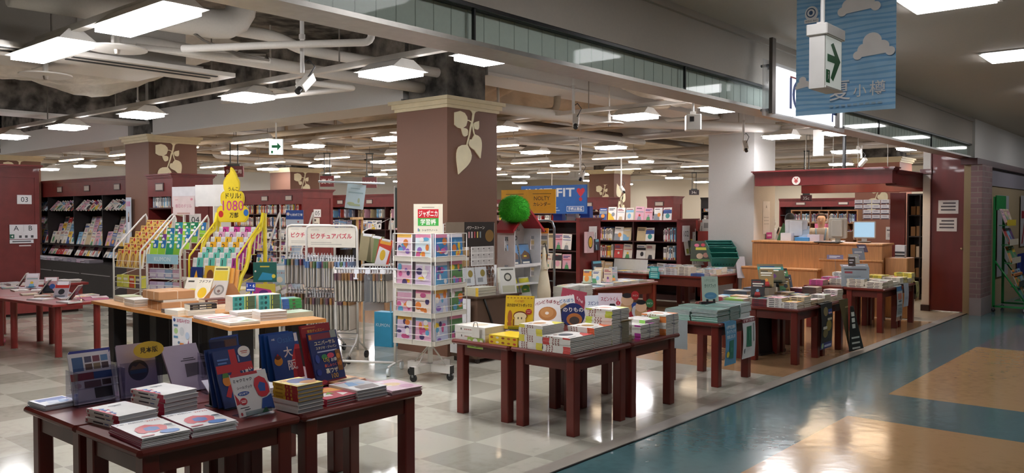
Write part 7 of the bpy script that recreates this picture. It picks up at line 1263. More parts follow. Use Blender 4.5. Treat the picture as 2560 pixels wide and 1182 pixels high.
for k in range(6):
    o = book('softcover_book', .14, .19, .01, '#d6d8d6', '#e0dccf', None, None, pose(12.5 + .0 * k, 8.3 - .11 * k, .63, 182, 10) @ T(0, 0, -.01)); tag(o, 'upright blank white book on the inner big table, %s from the far end' % nth(k), 'book', 'upright white books'); count('softcover_book')
b = B(); Q = pose(12.17, 7.36, .53, 180); b.box(0, .0, 0, .2, .12, .006, m('#2f9aa0', .4), Q); b.box(.02, .1, 0, .18, .2, .006, m('#3fa8ac', .4), Q); b.rect(.04, .12, .16, .18, .0066, m('#8fd0d0', .4), Q); [b.rect(.03, .02 + .035 * q, .17, .04 + .035 * q, .0066, m('#8fd0d0', .4), Q) for q in range(3)]; tag(b.obj('price_card'), 'turquoise price card on the edge of the big table', 'sign')
b = B(); Q = pose(13.3, 6.3, .52, 225, 18); b.box(0, 0, 0, .16, .38, .003, m('#a9a5a8', .5), Q); b.tube([(.08, 0, 0), (.08, -.2, .02)], .002, GRY, 4, M=Q); tag(b.obj('paper_sign'), 'grey paper sign seen from behind at the corner of the big table', 'sign')
# stacked shopping baskets
for k in range(3):
    b = B(); gb = m('#1f6a5f', .4); w0, d0, w1, d1, hh = .19, .13, .23, .17, .22; V = []
    for (a, c, z) in ((w0, d0, 0), (w1, d1, hh)): V += [(-a, -c, z), (a, -c, z), (a, c, z), (-a, c, z)]
    b.add(V, [(3, 2, 1, 0), (0, 1, 5, 4), (1, 2, 6, 5), (2, 3, 7, 6), (3, 0, 4, 7)], gb); b.add([(x * .97, y * .97, z + .006) for x, y, z in V], [(0, 1, 2, 3), (4, 5, 1, 0), (5, 6, 2, 1), (6, 7, 3, 2), (7, 4, 0, 3)], m('#174f48', .45)); b.tube([(-w1, -d1, hh), (w1, -d1, hh), (w1, d1, hh), (-w1, d1, hh)], .012, gb, 6, True)
    for q in range(7): b.box(-w0 + .03 + q * .05, -d1 - .004 + .03, .05, -w0 + .05 + q * .05, -d0 - .012, .17, m('#0f3a35', .5))
    tag(b.obj('shopping_basket', None, T(13.34 + .02 * k, 6.62 + .03 * k, .78 + .05 * k) @ RZ(-50) @ RX(35 - 8 * k)), 'dark green shopping basket tipped on the white pillar table, %s of the nested three' % ('lowest', 'middle', 'top')[k], 'basket', 'green shopping baskets')
b = B(); Q = pose(13.3, 7.2, .78, 200, 6); b.box(0, 0, -.1, .36, .36, 0, m('#3a4030', .5), Q); b.art(.36, .36, [('r', 0, 0, 1, 1, '#39402e'), ('e', .3, .78, .12, .08, '#d96a8a'), ('e', .6, .8, .1, .08, '#c23a4a'), ('r', .25, .55, .8, .68, '#d9d04a'), ('e', .45, .25, .16, .14, '#d9b89a'), ('e', .75, .3, .14, .12, '#c98a7a'), ('r', 0, 0, 1, .1, '#5f8a3f')], Q); tag(b.obj('display_box'), 'dark colourful display box behind the green baskets', 'display box')
# ================================================================ cash desk
WD = m('#c9905c', .4, 'grain')
t = thing('cash_desk', 'orange brown wooden cash desk counter under the dark red canopy', 'counter', (13.55, 4.02, 0))
b = B(); b.box(0, 0, 0, .5, 2.13, 1.12, WD); b.box(-.012, .0, .0, 0, .95, 1.1, WD); b.obj('front', t)
b = B(); b.rbox(-.04, -.02, 1.12, .56, .98, 1.15, .01, WD); b.rbox(-.05, .98, 1.13, .56, 2.13, 1.165, .012, WD); b.obj('worktop', t)
b = B(); b.rbox(-.16, .95, 0, .0, 2.25, .70, .008, WD); b.rbox(-.19, .93, .69, .0, 2.25, .725, .012, WD); b.obj('plinth', t)
b = B(); b.tube([(-.02, -.02, .875), (-.02, .97, .875)], .022, WD, 8); b.obj('bumper_rail', t)
b = B(); b.rbox(.1, -.34, 0, .5, -.01, .93, .01, WD); b.obj('side_cabinet', t)
t = thing('canopy', 'dark red canopy over the cash desk with a round yen emblem', 'canopy', (13.5, 3.87, 0)); cr = m('#6e2022', .4, 'wood')
def beam_(b, x0, y0, x1, y1, z0, z1):
    b.box(x0, y0, z0, x1, y1, z1, cr)
    for d, a, c in ((.015, z1 - .06, z1 - .045), (.03, z1 - .045, z1 - .02), (.05, z1 - .02, z1)): b.box(x0 - d, y0 - d, a, x1 + d, y1 + d, c, cr)
b = B(); beam_(b, 0, 0, .22, 2.22, 2.09, 2.34); b.obj('front_fascia', t); b = B(); beam_(b, 1.75, -.05, 1.95, 2.1, 2.0, 2.27); b.obj('rear_fascia', t); b = B(); beam_(b, .22, 0, 1.75, .16, 2.06, 2.3); b.obj('side_fascia', t)
b = B(); b.box(.2, .1, 2.24, 1.8, 2.2, 2.28, m('#d6cdbd', .7)); b.obj('soffit', t)
b = B(); b.cyl((-.012, 1.50, 2.165), (0, 1.50, 2.165), .07, m('#e4ded6', .45), 28); em = b.obj('emblem', t); b = B(); b.text('¥', -.045, -.045, .045, .045, .0125, m('#b0272c', .45), pose(0, 1.5, 2.165, 180)); b.obj('yen_mark', em)
for k, y in enumerate((4.5, 5.4)):
    l = lamp_fixture(.12, .6, WARM_LAMP * 2.6, 'canopy_lamp', 'warm strip lamp under the cash desk canopy, %s the yen emblem' % ('farther from', 'nearer')[k], 'canopy lamps', True); l.location = (14.6, y, 2.235)
def monitor(label, x, y, face, back, screen=None, w=.36, h=.3, dep=.06):
    t = thing('monitor', label, 'monitor'); P = pose(x, y, 1.16, face, 4); t.matrix_world = P
    b = B(); b.rbox(-w / 2, .06, -dep, w / 2, .06 + h, 0, .012, m(back, .4)); b.rbox(-w * .3, .09, -dep - .04, w * .3, .04 + h, -dep, .015, m(back, .4)); b.obj('case', t)
    b = B(); b.rect(-w / 2 + .02, .08, w / 2 - .02, .04 + h, .001, m('#9cc2dc', .3, 'emit', e=.7) if screen else m('#222', .3)); b.obj('screen', t)
    b = B(); b.box(-.1, 0, -.14, .1, .012, .06, m(back, .4)); b.box(-.04, .0, -.06, .04, .1, -.03, m(back, .4)); b.obj('stand', t)
monitor('white monitor seen from behind beside the green folder', 13.86, 5.50, 15, '#dfe2e6'); monitor('beige monitor seen from behind on the right of the facing clerk', 13.86, 4.80, 10, '#bdbbb2', None, .28, .33, .1); monitor('monitor with a light blue screen turned to the customers', 13.95, 4.42, 195, '#dcd9d4', True, .34, .28)
b = B(); b.prism([(0, 0), (.2, 0), (.17, .22), (.1, .3)], -.02, 0, m('#3f6f45', .5), pose(13.8, 5.82, 1.165, 195)); tag(b.obj('folder'), 'green triangular folder standing left of the white monitor', 'folder')
b = B(); b.box(0, 0, 0, .13, .18, .13, m('#e2e2e6', .4)); tag(b.obj('card_reader', None, T(13.62, 5.5, 1.166)), 'white boxy terminal before the white monitor', 'terminal')
b = B(); b.box(0, 0, -.008, .16, .26, 0, m('#b5c6d6', .3), pose(13.75, 5.42, 1.165, 190, 18)); tag(b.obj('acrylic_board'), 'pale blue clipboard leaning between the monitors', 'board')
b = B(); b.rbox(0, 0, 0, .2, .4, .016, .005, m('#1f1c1c', .4)); tag(b.obj('coin_tray', None, T(13.46, 4.66, 1.152)), 'black mat overhanging the counter edge', 'tray')
b = B(); b.rbox(0, 0, 0, .16, .24, .06, .006, m('#3f8fd0', .5)); tag(b.obj('paper_box', None, T(13.62, 5.2, 1.166)), 'light blue little box at the counter edge', 'box')
b = B(); b.box(0, 0, 0, .2, .2, .12, m('#d9cfd9', .5)); b.rect(.02, .04, .18, .07, .1206, m('#5a5560', .5)); tag(b.obj('tissue_box', None, T(13.66, 5.04, 1.155)), 'pale lilac box before the facing clerk', 'box')
b = B(); b.box(0, 0, 0, .1, .14, .2, m('#e2e0de', .4)); b.rect(.02, .02, .08, .06, .2006, m('#222', .4)); [b.box(-.004, .0, .02 + .05 * q, 0, .14, .05 + .05 * q, m('#2a2a2e', .4)) for q in range(2)]; tag(b.obj('ticket_printer', None, T(13.72, 3.74, .931)), 'white ticket printer on the side cabinet', 'printer')
# notices on the white pillar
Q = pose(13.98, 6.155, 1.2, -90); card('poster', Q @ T(.0, .06, 0), .3, .58, [('r', 0, 0, 1, 1, '#e2e2e6'), ('p', [(.4, .8), (.6, .8), (.5, .9)], '#9a9aa2'), ('r', .15, .5, .85, .52, '#b5b5bc'), ('r', .15, .4, .85, .42, '#b5b5bc'), ('r', .15, .3, .85, .32, '#b5b5bc')], 'tall white poster on the shaded side of the white pillar', 'poster'); card('notice', pose(14.1, 6.14, 1.18, -90), .24, .11, [('r', 0, 0, 1, 1, '#c23a96'), ('r', .15, .35, .85, .65, '#e6b5d6')], 'magenta notice at the foot of the white pillar poster', 'notice'); card('notice', pose(14.0, 6.13, 1.0, -90), .16, .17, [('r', 0, 0, 1, 1, '#e0dee4'), ('p', [(.3, .2), (.42, .2), (.7, .8), (.58, .8)], '#6a2f8a'), ('p', [(.7, .2), (.58, .2), (.3, .8), (.42, .8)], '#6a2f8a')], 'small white notice with a purple crossed ribbon', 'notice')
# staff
SKIN = m('#e8c2aa', .55)
def person(label, x, y, face, H, hair, longhair, top, strap=None, look=0, arms='desk', hairtype='dark'):
    S = H / 1.62; bd = B(); e = []; v = []; rad = []
    def J(p, r_, par=None):
        v.append(tuple(c * S for c in p)); rad.append(r_ * S)
        if par is not None: e.append((par, len(v) - 1))
        return len(v) - 1
    pel = J((0, 0, .86), .13); sp = J((0, 0, 1.02), .115, pel); ch = J((.01, 0, 1.2), .13, sp); nk0 = J((0, 0, 1.34), .07, ch); nk = J((.01, 0, 1.39), .052, nk0); jw = J((.03, 0, 1.45), .07, nk); hd = J((.02, 0, 1.52), .085, jw); tp = J((.01, 0, 1.59), .06, hd)
    ids = {}
    for s in (-1, 1):
        hp = J((0, s * .09, .82), .095, pel); kn = J((.02, s * .1, .45), .058, hp); an = J((0, s * .1, .08), .038, kn); J((.12, s * .105, .03), .032, an)
        sh = J((0, s * .16, 1.31), .058, ch); el = J((.06 if arms == 'desk' else .0, s * .22, 1.06), .042, sh); wr = J((.28, s * .14, 1.06) if arms == 'desk' else (.1, s * .2, .86), .028, el); pm = J((.35, s * .12, 1.06) if arms == 'desk' else (.14, s * .2, .79), .032, wr)
        dx = Vector((1, 0, -.1)) if arms == 'desk' else Vector((.3, 0, -1)); dx.normalize(); b0 = Vector(v[pm]) / S
        for q, (o_, L) in enumerate(((-.03, .062), (-.01, .075), (.011, .07), (.03, .055))):
            f1 = J(tuple(b0 + dx * .03 + Vector((0, o_, 0))), .0095, pm); f2 = J(tuple(b0 + dx * (.03 + L * .6) + Vector((0, o_ * 1.1, -.006))), .0085, f1); J(tuple(b0 + dx * (.03 + L) + Vector((0, o_ * 1.1, -.02))), .007, f2)
        t1 = J(tuple(b0 + Vector((-.01, -s * .04, .0)) + dx * .01), .0105, pm); J(tuple(b0 + Vector((.0, -s * .055, -.01)) + dx * .035), .009, t1)
    def skin(name, vs, es, rs, mt, parent):
        me = D.meshes.new(name); me.from_pydata(vs, es, []); me.materials.append(mt); o = D.objects.new(name, me); COL.objects.link(o)
        if parent: o.parent = parent
        mo = o.modifiers.new('skin', 'SKIN'); 
        for i, r_ in enumerate(rs): me.skin_vertices[0].data[i].radius = (r_, r_)
        me.skin_vertices[0].data[0].use_root = True; o.modifiers.new('smooth', 'SUBSURF').levels = 1; o.modifiers['smooth'].render_levels = 2; mo.use_smooth_shade = True
        return o
    root = skin('person', v, e, rad, SKIN, None); root.location = (x, y, 0); root.rotation_euler = (0, 0, radians(face)); tag(root, label, 'person')
    keep = [i for i, p in enumerate(v) if (p[2] / S > .8 and p[2] / S < 1.36 )]
    arm = [i for i in keep if rad[i] / S > .03]; mp = {i: k for k, i in enumerate(arm)}
    skin('blouse', [v[i] for i in arm], [(mp[a], mp[c]) for a, c in e if a in mp and c in mp], [rad[i] + .014 * S for i in arm], m(top, .8), root)
    leg = [i for i, p in enumerate(v) if p[2] / S < .9 and abs(p[1]) / S < .13 and p[2] / S > .05 and rad[i] / S > .035]; mp = {i: k for k, i in enumerate(leg)}
    skin('trousers', [v[i] for i in leg], [(mp[a], mp[c]) for a, c in e if a in mp and c in mp], [rad[i] + .016 * S for i in leg], m('#2a2c3a', .8), root)
    h = B(); hm = m(hair, .6)
    def hf(a, c):
        front = cos(a)
        return 1.0 if not (front > .35 and c > .95) else .8
    h.sph((-.008 * S, 0, 1.535 * S), .098 * S, .092 * S, .092 * S, hm, 22, 14, fn=hf)
    if longhair: h.lathe([(.05 * S, 1.16 * S), (.088 * S, 1.25 * S), (.096 * S, 1.42 * S), (.09 * S, 1.53 * S)], hm, 16, T(-.035 * S, 0, 0))
    else: h.sph((-.085 * S, 0, 1.47 * S), .045 * S, .05 * S, .05 * S, hm, 12, 8)
    h.obj('hair', root)
    f = B(); dk = m('#2a2320', .4)
    for s in (-1, 1):
        f.sph((.1 * S, s * .034 * S, 1.512 * S), .008 * S, .015 * S, .008 * S, m('#efe9e4', .4), 10, 6); f.sph((.106 * S, s * .034 * S, 1.512 * S), .005 * S, .007 * S, .007 * S, dk, 8, 6); f.box(.098 * S, (s * .034 - .018) * S, 1.532 * S, .107 * S, (s * .034 + .018) * S, 1.537 * S, dk)
        f.sph((.015 * S, s * .086 * S, 1.5 * S), .014 * S, .008 * S, .026 * S, SKIN, 10, 6)
    f.sph((.112 * S, 0, 1.485 * S), .014 * S, .012 * S, .022 * S, SKIN, 10, 6); f.sph((.096 * S, 0, 1.447 * S), .008 * S, .024 * S, .007 * S, m('#b5605a', .5), 10, 6); f.obj('face', root)
    if strap:
        a = B()
        for s in (-1, 1): a.tube([(.13 * S, s * .06 * S, 1.05 * S), (.15 * S, s * .07 * S, 1.2 * S), (.08 * S, s * .085 * S, 1.35 * S), (-.07 * S, s * .07 * S, 1.33 * S), (-.14 * S, s * .05 * S, 1.15 * S)], .014 * S, m(strap, .7), 6)
        a.obj('apron_strap', root)
    return root
person('clerk with dark tied hair and white blouse with blue apron straps, facing the customers', 14.62, 5.36, 195, 1.63, '#33221f', False, '#e2dccf', '#7f9fc0')
person('clerk with long black hair seen from behind, beside the white monitor', 15.1, 6.12, 25, 1.63, '#15141a', True, '#d9d4cc', None)
person('person with pale hair and white shirt at the left end behind the counter', 15.9, 6.85, 80, 1.58, '#cfc4b8', False, '#ddd0cb', None)
b = B(); b.box(0, -.1, 0, .12, .1, .14, m('#e07fb5', .6)); b.sph((.06, 0, .2), .07, .06, .08, m('#e58fc0', .6), 12, 8); tag(b.obj('plush_toy', None, T(15.08, 5.55, 1.3)), 'pink plush shape behind the facing clerk', 'toy'); b = B(); b.box(0, 0, 0, .5, .6, 1.3, m('#8a5f45', .5, 'wood')); tag(b.obj('back_cabinet', None, T(15.0, 5.1, 0)), 'brown back cabinet behind the facing clerk', 'cabinet')
# shelves behind the desk
P = pose(19.5, 7.85, 0, 180); bookcase('low light wood shelf of discs behind the cash desk', P, 1.5, 1.72, .3, 7, (.3, .75, 1.05, 1.42), out=m('#a5734a', .5, 'wood'), inn=m('#8a5f40', .5, 'wood'), fascia=0, cornice=False)
for z in (1.42, 1.05): spines(P, .03, 1.47, z, .22, .3, 'on the %s row of the light wood shelf behind the cash desk' % ('upper' if z > 1.2 else 'lower'), int(z * 100), tr=(.015, .02), pal=[PAL[0], PAL[1], PAL[8], PAL[12], PAL[5], PAL[3]], fill=.97)
P = pose(22.5, 9.4, 0, 180); bookcase('dark red and black bookcase far behind the cash desk', P, 2.3, 2.0, .4, 2, (1.2, 1.6), inn=BLK, fascia=.18)
b = B(); b.box(0, 0, 0, .06, .27, 2.02, m('#6a1f20', .4, 'wood')); tag(b.obj('partition', None, T(16.8, 4.58, 0)), 'dark red partition end right of the leafy back pillar', 'partition')
P = pose(16.9, 4.54, 0, 180); bookcase('tall black shelf of brown parcels beside the red partition', P, .4, 2.0, .4, 2, (.42, .8, 1.2, 1.6), out=BLK, inn=BLK, fascia=0, cornice=False)
r = random.Random(14)
for z in (.42, .8, 1.2, 1.6):
    for q in range(3):
        b = B(); hh = r.uniform(.14, .28); b.box(0, 0, 0, .08, hh, .24, m(r.choice(['#a5804f', '#b08a55', '#8a6a45', '#cfc6b5']), .7)); tag(b.obj('parcel', None, P @ T(.03 + .1 * q, z, -.27)), 'brown parcel on the %s shelf of the tall black shelf, %s from the left' % ({.42: 'lowest', .8: 'second', 1.2: 'third', 1.6: 'top'}[z], nth(q)), 'parcel', 'parcels on the black shelf')
for r_ in range(4):
    for c in range(5):
        b = B(); Q = pose(20.485, 6.72 - .2 * c, 1.86 - .12 * r_, 180); b.box(0, 0, 0, .185, .1, .004, m('#e2dfe4', .5), Q); b.rect(.01, .0, .18, .02, .0046, m('#4a4458', .5), Q); b.rect(.04, .06, .14, .075, .0046, m('#a9a5b0', .5), Q); tag(b.obj('memo_sheet'), 'white memo sheet on the leafy back pillar, %s in the %s row' % (nth(c), nth(r_)), 'notice', 'memo sheets on the back pillar')
card('notice', pose(20.48, 6.0, 1.02, 180), .2, .3, [('r', 0, 0, 1, 1, '#e6e0dc'), ('r', .1, .7, .9, .78, '#4a4248'), ('r', .2, .2, .8, .5, '#c9c2c0')], 'white notice low on the leafy back pillar', 'notice')
def hung_sign(label, x, y, z, w_, h_, face, txt, top=3.05, col='#6e2426', name='hanging_sign'):
    t = thing(name, label, 'sign'); P = pose(x, y, z, face); t.matrix_world = P
    b = B(); b.box(-w_ / 2, 0, -.02, w_ / 2, h_, .02, m(col, .4)); b.box(-w_ * .32, h_, -.02, w_ * .32, h_ + .035, .02, m('#3a4442', .4)); b.obj('board', t)
    b = B(); b.text(txt, -w_ * .42, h_ * .25, w_ * .42, h_ * .75, .021, m('#e6ded6', .5)); b.obj('lettering', t)
    for s in (-1, 1): b = B(); b.box(s * w_ * .2 - .008, h_ + .03, -.008, s * w_ * .2 + .008, top - z, .008, m('#2f3836', .4)); b.obj('rod', t)
    b = B(); b.box(-w_ * .27, top - z, -.02, w_ * .27, top - z + .025, .02, m('#2f3836', .4)); b.cyl((0, top - z + .025, 0), (0, 3.92 - z, 0), .004, m('#2f3836', .4), 5); b.obj('cap_bar', t)
hung_sign('dark red hanging sign with four characters, beside the leafy left pillar', 8.35, 13.9, 2.3, .36, .2, 215, '生活実用', 3.0); hung_sign('dark red hanging sign with two characters before the far brown pillar', 10.9, 14.5, 2.2, .3, .23, 215, '資 格', 2.9); hung_sign('dark red hanging sign with katakana left of the big pillar', 11.6, 13.95, 2.18, .31, .23, 215, 'ビジネス', 2.9); hung_sign('small dark red far sign left of the brown pillar behind bookcase 05', 15.2, 22.5, 2.3, .5, .3, 215, '芸 術', 3.0); hung_sign('dark sign block reading 35c behind the cash desk', 17.0, 6.55, 1.88, .22, .13, 195, '35c', 2.9, '#5a2023'); hung_sign('dark sign block reading 34c by the white pillar', 23.4, 12.55, 2.22, .3, .16, 205, '34c', 2.9, '#2f2022')
t = thing('exit_sign', 'small lit white exit sign with a green arrow hanging above bookcase 05', 'exit sign'); P = pose(6.95, 10.45, 2.47, 222); t.matrix_world = P; b = B(); b.box(-.1, 0, -.04, .1, .23, .0, m('#dfe4e6', .5)); b.cyl((0, .23, -.02), (0, .6, -.02), .012, WH, 6); b.obj('housing', t); b = B(); b.rect(-.095, .005, .095, .225, .001, m('#e2f2ee', .5, 'emit', e=1.6)); b.obj('face', t); b = B(); b.flat([(-.06, .1), (.02, .1), (.02, .06), (.075, .12), (.02, .18), (.02, .14), (-.06, .14)], .002, m('#1f8a55', .5)); b.rect(-.07, .02, -.04, .06, .002, m('#1f8a55', .5)); b.obj('arrow', t)
t = thing('exit_sign', 'far lit green exit sign beyond the diary sign board', 'exit sign'); P = pose(19.2, 14.9, 1.98, 218); t.matrix_world = P; b = B(); b.box(-.14, 0, -.04, .14, .28, 0, m('#dfe4e6', .5)); b.cyl((0, .28, -.02), (0, 1.95, -.02), .012, WH, 6); b.obj('housing', t); b = B(); b.rect(-.13, .01, .13, .27, .001, m('#bfe6d6', .5, 'emit', e=1.4)); b.flat([(-.06, .12), (.02, .12), (.02, .08), (.08, .14), (.02, .2), (.02, .16), (-.06, .16)], .002, m('#1f8a55', .5)); b.obj('face', t)
# cameras
def cctv(label, x, y, z, yaw, top=3.9):
    t = thing('security_camera', label, 'camera', (x, y, 0)); b = B(); b.cyl((0, 0, z + .02), (0, 0, top), .018, m('#cfccc8', .35), 8); b.cyl((0, 0, z + .3), (0, 0, z + .34), .026, m('#b9b5b0', .35), 8); b.obj('pole', t)
    b = B(); M = T(.02, -.02, z - .06) @ RZ(yaw) @ RY(38); b.box(-.1, -.035, -.035, .1, .035, .035, m('#d2cdc4', .4), M); b.obj('body', t); b = B(); b.cyl((.1, 0, 0), (.15, 0, 0), .026, m('#141416', .3), 12, M=M); b.obj('lens', t); b = B(); b.tube([(0, 0, z + .1), (.05, -.02, z + .14), (.09, -.05, z + .08), (.03, -.03, z - .02)], .006, m('#3a3a3c', .5), 5); b.obj('cable', t)
cctv('white security camera hanging over the parcel table from the soffit', 4.15, 5.85, 2.76, 200); cctv('white security camera on a pole right of the big brown pillar', 7.72, 5.68, 2.74, 215); cctv('dark faced security camera on a pole before the white pillar', 12.25, 5.72, 2.74, 215); cctv('security camera on a pole above the cash desk canopy', 17.3, 5.55, 2.72, 60); cctv('small security camera on a long pole above the diary sign board', 11.9, 8.6, 2.36, 200); cctv('small distant security camera before the far leafy pillar', 17.5, 11.4, 2.3, 240)
t = thing('box_speaker', 'white cube shaped speaker hanging between two lamps at the storefront', 'speaker', (9.1, 4.9, 2.62), 35); b = B(); b.rbox(-.1, -.09, 0, .1, .09, .19, .015, m('#dcdad6', .4)); b.obj('case', t); b = B(); b.box(-.103, -.0, .1, -.1, .05, .16, m('#2a2a2c', .4)); b.obj('grille', t); b = B(); b.cyl((0, 0, .19), (0, 0, 1.2), .014, WH, 8); b.box(-.03, -.03, .19, .03, .03, .23, WH); b.obj('bracket', t)
b = B(); b.cyl((13.95, 4.75, 2.34), (13.95, 4.75, 3.9), .03, m('#1e1e20', .4), 10); b.box(13.85, 4.68, 2.34, 14.05, 4.82, 2.36, m('#1e1e20', .4)); tag(b.obj('ceiling_pole'), 'black pole rising from the cash desk canopy', 'pole')
b = B(); b.box(0, 0, 0, .03, .16, .42, m('#c6c3bd', .5)); b.cyl((.015, .08, .42), (.015, .08, 1.2), .01, WH, 6); tag(b.obj('wireless_panel', None, T(13.4, 4.9, 2.55)), 'thin white hanging panel beside the black pole', 'panel')
# ================================================================ corridor signs
t = thing('shop_sign', 'lit white shop sign on clear plates at the bulkhead, mostly behind the blue banner', 'sign', (6.65, 2.93, 2.43))
b = B(); b.box(0, 0, 0, 1.95, .012, .47, m('#f0f2f4', .1, 'film', a=.35)); [b.cyl((x, -.02, z), (x, .05, z), .012, m('#8f9296', .3, 'metal'), 8) for x in (.06, .2, .6, 1.9) for z in (.05, .42)]; b.obj('clear_plate', t)
b = B(); b.box(.2, -.03, .04, 1.8, -.005, .43, m('#f4f6fa', .5, 'emit', e=1.15)); fc = b.obj('lit_panel', t)
b = B(); Q = T(0, -.032, 0) @ RX(90); bl = m('#2356b0', .4); b.rect(.47, .1, .52, .37, 0, bl, Q); b.rect(.48, .37, .72, .385, 0, m('#c2283a', .4), Q)
pts = [(.73 + .2 * cos(a), .23 + .15 * sin(a)) for a in [radians(100 + 16 * i) for i in range(11)]]; b.flat(pts + [(.73 + (x - .73) * .72, .23 + (y - .23) * .8) for x, y in pts[::-1]], 0, bl, Q); b.flat([(1.5, .07), (1.54, .07), (1.54, .14), (1.6, .14), (1.6, .07), (1.64, .07), (1.64, .18), (1.5, .18)], 0, bl, Q); b.obj('lettering', fc)
b = B(); pm_ = m('#75706c', .35, 'metal'); b.box(.06, -.05, .02, .13, -.02, .65, pm_); b.obj('post', t); b = B(); b.box(1.6, -.05, .02, 1.67, -.02, .65, pm_); b.obj('post', t)
P = pose(5.5, 2.194, 2.262, 180); bnw, bnh = .63, .878
t = thing('hanging_banner', 'blue striped summer banner with clouds and white characters hanging in the corridor', 'banner'); t.matrix_world = P
b = B(); n = 20
def bz(u, v): return .006 * sin(u * 9 + 1) * (1 - v)
G = [(bnw * i / n, bnh * j / n, bz(i / n, j / n)) for j in range(n + 1) for i in range(n + 1)]; b.add(G, [(j * (n + 1) + i, j * (n + 1) + i + 1, (j + 1) * (n + 1) + i + 1, (j + 1) * (n + 1) + i) for j in range(n) for i in range(n)], m('#a6d4f8', .7), None, True); b.obj('cloth', t)
b = B(); dk = m('#84beee', .7)
for k in range(26):
    y = .03 + k * .0385 * (1 if k % 2 else 1); h_ = .012 if k % 2 else .018
    for i in range(n):
        u0, u1 = i / n, (i + 1) / n; w0, w1 = .006 * sin(u0 * 7 + k), .006 * sin(u1 * 7 + k)
        if y + h_ < .98: b.add([(u * bnw, (y + ww + q * h_) * bnh, bz(u, y) + .0012) for u, ww, q in ((u0, w0, 0), (u1, w1, 0), (u1, w1, 1), (u0, w0, 1))], [(0, 1, 2, 3)], dk)
cl = m('#fbf8f8', .7)
def cloud(x0, y0, x1, s):
    w_ = x1 - x0; pts = [(x0, y0), (x1, y0 + .02)]; tops = [(x1 - .12 * w_, y0 + .3 * s), (x1 - .3 * w_, y0 + .62 * s), (x0 + .45 * w_, y0 + s), (x0 + .25 * w_, y0 + .55 * s), (x0 + .1 * w_, y0 + .25 * s)]
    b.flat([(x * bnw, y * bnh) for x, y in [(x0, y0), (x1, y0 + .02)] + tops], .013, cl)
    for q, ((x, y), r_) in enumerate(zip(tops, (.1, .14, .2, .14, .1))): b.ell(x * bnw, (y - .0) * bnh - r_ * w_ * bnw * .55, r_ * w_ * bnw * 1.15, r_ * w_ * bnw * 1.1, .0133 + .0002 * q, cl)
cloud(.44, .715, .86, .15); cloud(.6, .385, 1.0, .14); cloud(0, .2, .17, .08)
b.obj('cloud_print', t)
b = B(); wt = m('#f6f7fa', .6); b.text('夏', .36 * bnw, .075 * bnh, .57 * bnw, .25 * bnh, .0145, wt, bold=.004); b.text('小', .6 * bnw, .1 * bnh, .73 * bnw, .2 * bnh, .0145, wt, bold=.004); b.text('樽', .76 * bnw, .1 * bnh, .91 * bnw, .215 * bnh, .0145, wt, bold=.004); [b.rect((.36 + .06 * q) * bnw, .045 * bnh, (.4 + .06 * q) * bnw, .058 * bnh, .0145, m('#a9c9e2', .6)) for q in range(9)]
b.obj('lettering', t); b = B(); b.ell(.165 * bnw, .76 * bnh, .07 * bnw, .055 * bnh, .0140, wt); b.ell(.16 * bnw, .765 * bnh, .05 * bnw, .036 * bnh, .0145, m('#3f5f8a', .6)); b.ell(.16 * bnw, .765 * bnh, .04 * bnw, .028 * bnh, .015, wt); b.ell(.16 * bnw, .765 * bnh, .02 * bnw, .016 * bnh, .0155, m('#3f5f8a', .6)); b.rect(.09 * bnw, .69 * bnh, .24 * bnw, .72 * bnh, .0142, wt); b.text('WING BAY', .1 * bnw, .694 * bnh, .23 * bnw, .716 * bnh, .0147, m('#5a6a80', .6)); b.obj('logo', t)
b = B(); b.cyl((0, bnh, 0), (bnw, bnh, 0), .008, WH, 8); b.obj('hanging_rod', t)
t = thing('exit_sign', 'white corridor exit sign box with a big green arrow hanging before the blue banner', 'exit sign', (4.5, 1.635, 2.285))
hs = m('#dcdad6', .45); b = B(); b.box(0, 0.006, 0, .26, .09, .29, hs); b.rbox(-.012, -.01, .285, .272, .105, .345, .006, hs); b.box(.05, .03, .345, .12, .07, .365, hs); b.obj('housing', t)
b = B(); b.rect(.01, .012, .25, .28, 0, m('#cdd2cc', .5, 'emit', e=.32), T(0, .004, 0) @ RX(90)); b.box(0, -.002, 0, .26, .004, .01, hs); fc = b.obj('face_panel', t)
b = B(); gn = m('#1f7a45', .5); Q = T(0, .002, 0) @ RX(90); b.flat([(.03, .145), (.14, .145), (.08, .06), (.12, .045), (.23, .165), (.12, .255), (.08, .24), (.14, .185), (.03, .185)], 0, gn, Q); b.rect(.012, .03, .07, .1, 0, gn, Q); b.ell(.045, .085, .006, .006, .001, m('#dfe6df', .5), Q); b.flat([(.03, .04), (.04, .06), (.038, .075), (.055, .075), (.05, .06), (.058, .042), (.046, .055)], .001, m('#dfe6df', .5), Q); b.obj('arrow_print', fc)
b = B(); b.cyl((.085, .05, .36), (.085, .05, .86), .012, hs, 10); b.obj('rod', t)
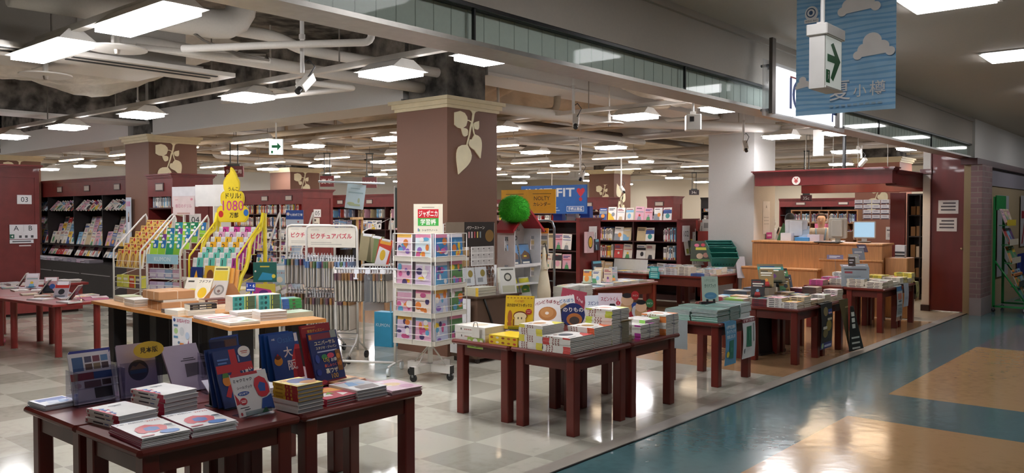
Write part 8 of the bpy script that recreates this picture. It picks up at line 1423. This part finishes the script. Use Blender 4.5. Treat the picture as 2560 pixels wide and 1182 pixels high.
# ================================================================ right end of the corridor
t = thing('leaflet_rack', 'green wheeled magazine rack standing by the brick pilaster in the corridor', 'rack', (15.55, 2.86, 0)); gr = m('#1f8a45', .4)
for sx in (0, .75):
    b = B(); [b.box(*q, gr) for q in ((sx, -.02, .08, sx + .02, .02, 1.9), (sx, -.46, .08, sx + .02, .0, .11), (sx, -.46, .08, sx + .02, -.43, .2))]; b.tube([(sx + .01, -.445, .19), (sx + .01, -.0, .86)], .014, gr, 6); b.obj('side_frame', t)
b = B(); b.box(0, -.03, 1.68, .77, -.01, 1.92, gr); b.obj('header', t)
for k in range(5):
    z = [.2, .42, .8, 1.1, 1.42][k]; d = [-.3, -.24, -.14, -.1, -.06][k]
    b = B(); b.box(.02, d - .12, z, .75, d, z + .012, gr); b.box(.02, d - .125, z, .75, d - .12, z + .1, m(['#4a6a8a', '#3a4a4a', '#c9c6b5', '#cfcaba', '#d9c23a'][k], .4)); b.obj('tray', t)
    for c in range(3):
        b = B(); b.box(0, 0, -.012, .21, .28, 0, m('#b9b7b0', .4)); b.art(.21, .28, rart(random.Random(k * 5 + c)), None, .0006); tag(b.obj('magazine', None, pose(15.6 + .24 * c, 2.86 + d - .1, z + .015, -90, 20)), 'magazine in the green corridor rack, %s on the %s tray up' % (nth(c), nth(k)), 'magazine', 'magazines in the green rack'); count('magazine')
b = B(); b.box(.05, -.3, .6, .7, -.24, .64, m('#b5723f', .5)); b.obj('label_strip', t)
for cx, cy in ((.01, -.44), (.76, -.44), (.01, 0), (.76, 0)): caster(t, cx, cy, .03)
Q = pose(18.7, 3.03, .9, -90); card('wall_poster', pose(18.9, 3.025, .98, -90), 1.1, 1.0, [('r', 0, 0, 1, 1, '#b9b7ba'), ('r', .08, .55, .92, .7, '#9c2a38'), ('r', .42, .2, .55, .95, '#9c2a38'), ('p', [(.1, .05), (.22, .05), (.45, .5), (.38, .55)], '#9c2a38'), ('p', [(.9, .05), (.78, .05), (.52, .5), (.6, .55)], '#9c2a38')], 'white wall poster with a big red mark in the corridor', 'poster'); card('wall_poster', pose(18.6, 3.025, .42, -90), 1.4, .42, [('r', 0, 0, 1, 1, '#23307f'), ('r', .2, .1, .3, .9, '#3a4f9f'), ('r', .6, .2, .7, .9, '#3a4f9f')], 'dark blue wall poster below the red marked one', 'poster'); card('wall_board', pose(16.7, 3.025, .5, -90), 1.0, 1.45, [('r', 0, 0, 1, 1, '#a3a5ab')], 'pale blank wall board behind the green corridor rack', 'board')
# tie what is left of the far small books into one mass
if SHELFB.f:
    o = SHELFB.obj('shelved_book_mass'); tag(o, 'remaining small spines on the far shop shelves', 'books', kind='stuff')
print('COUNTS', KC)
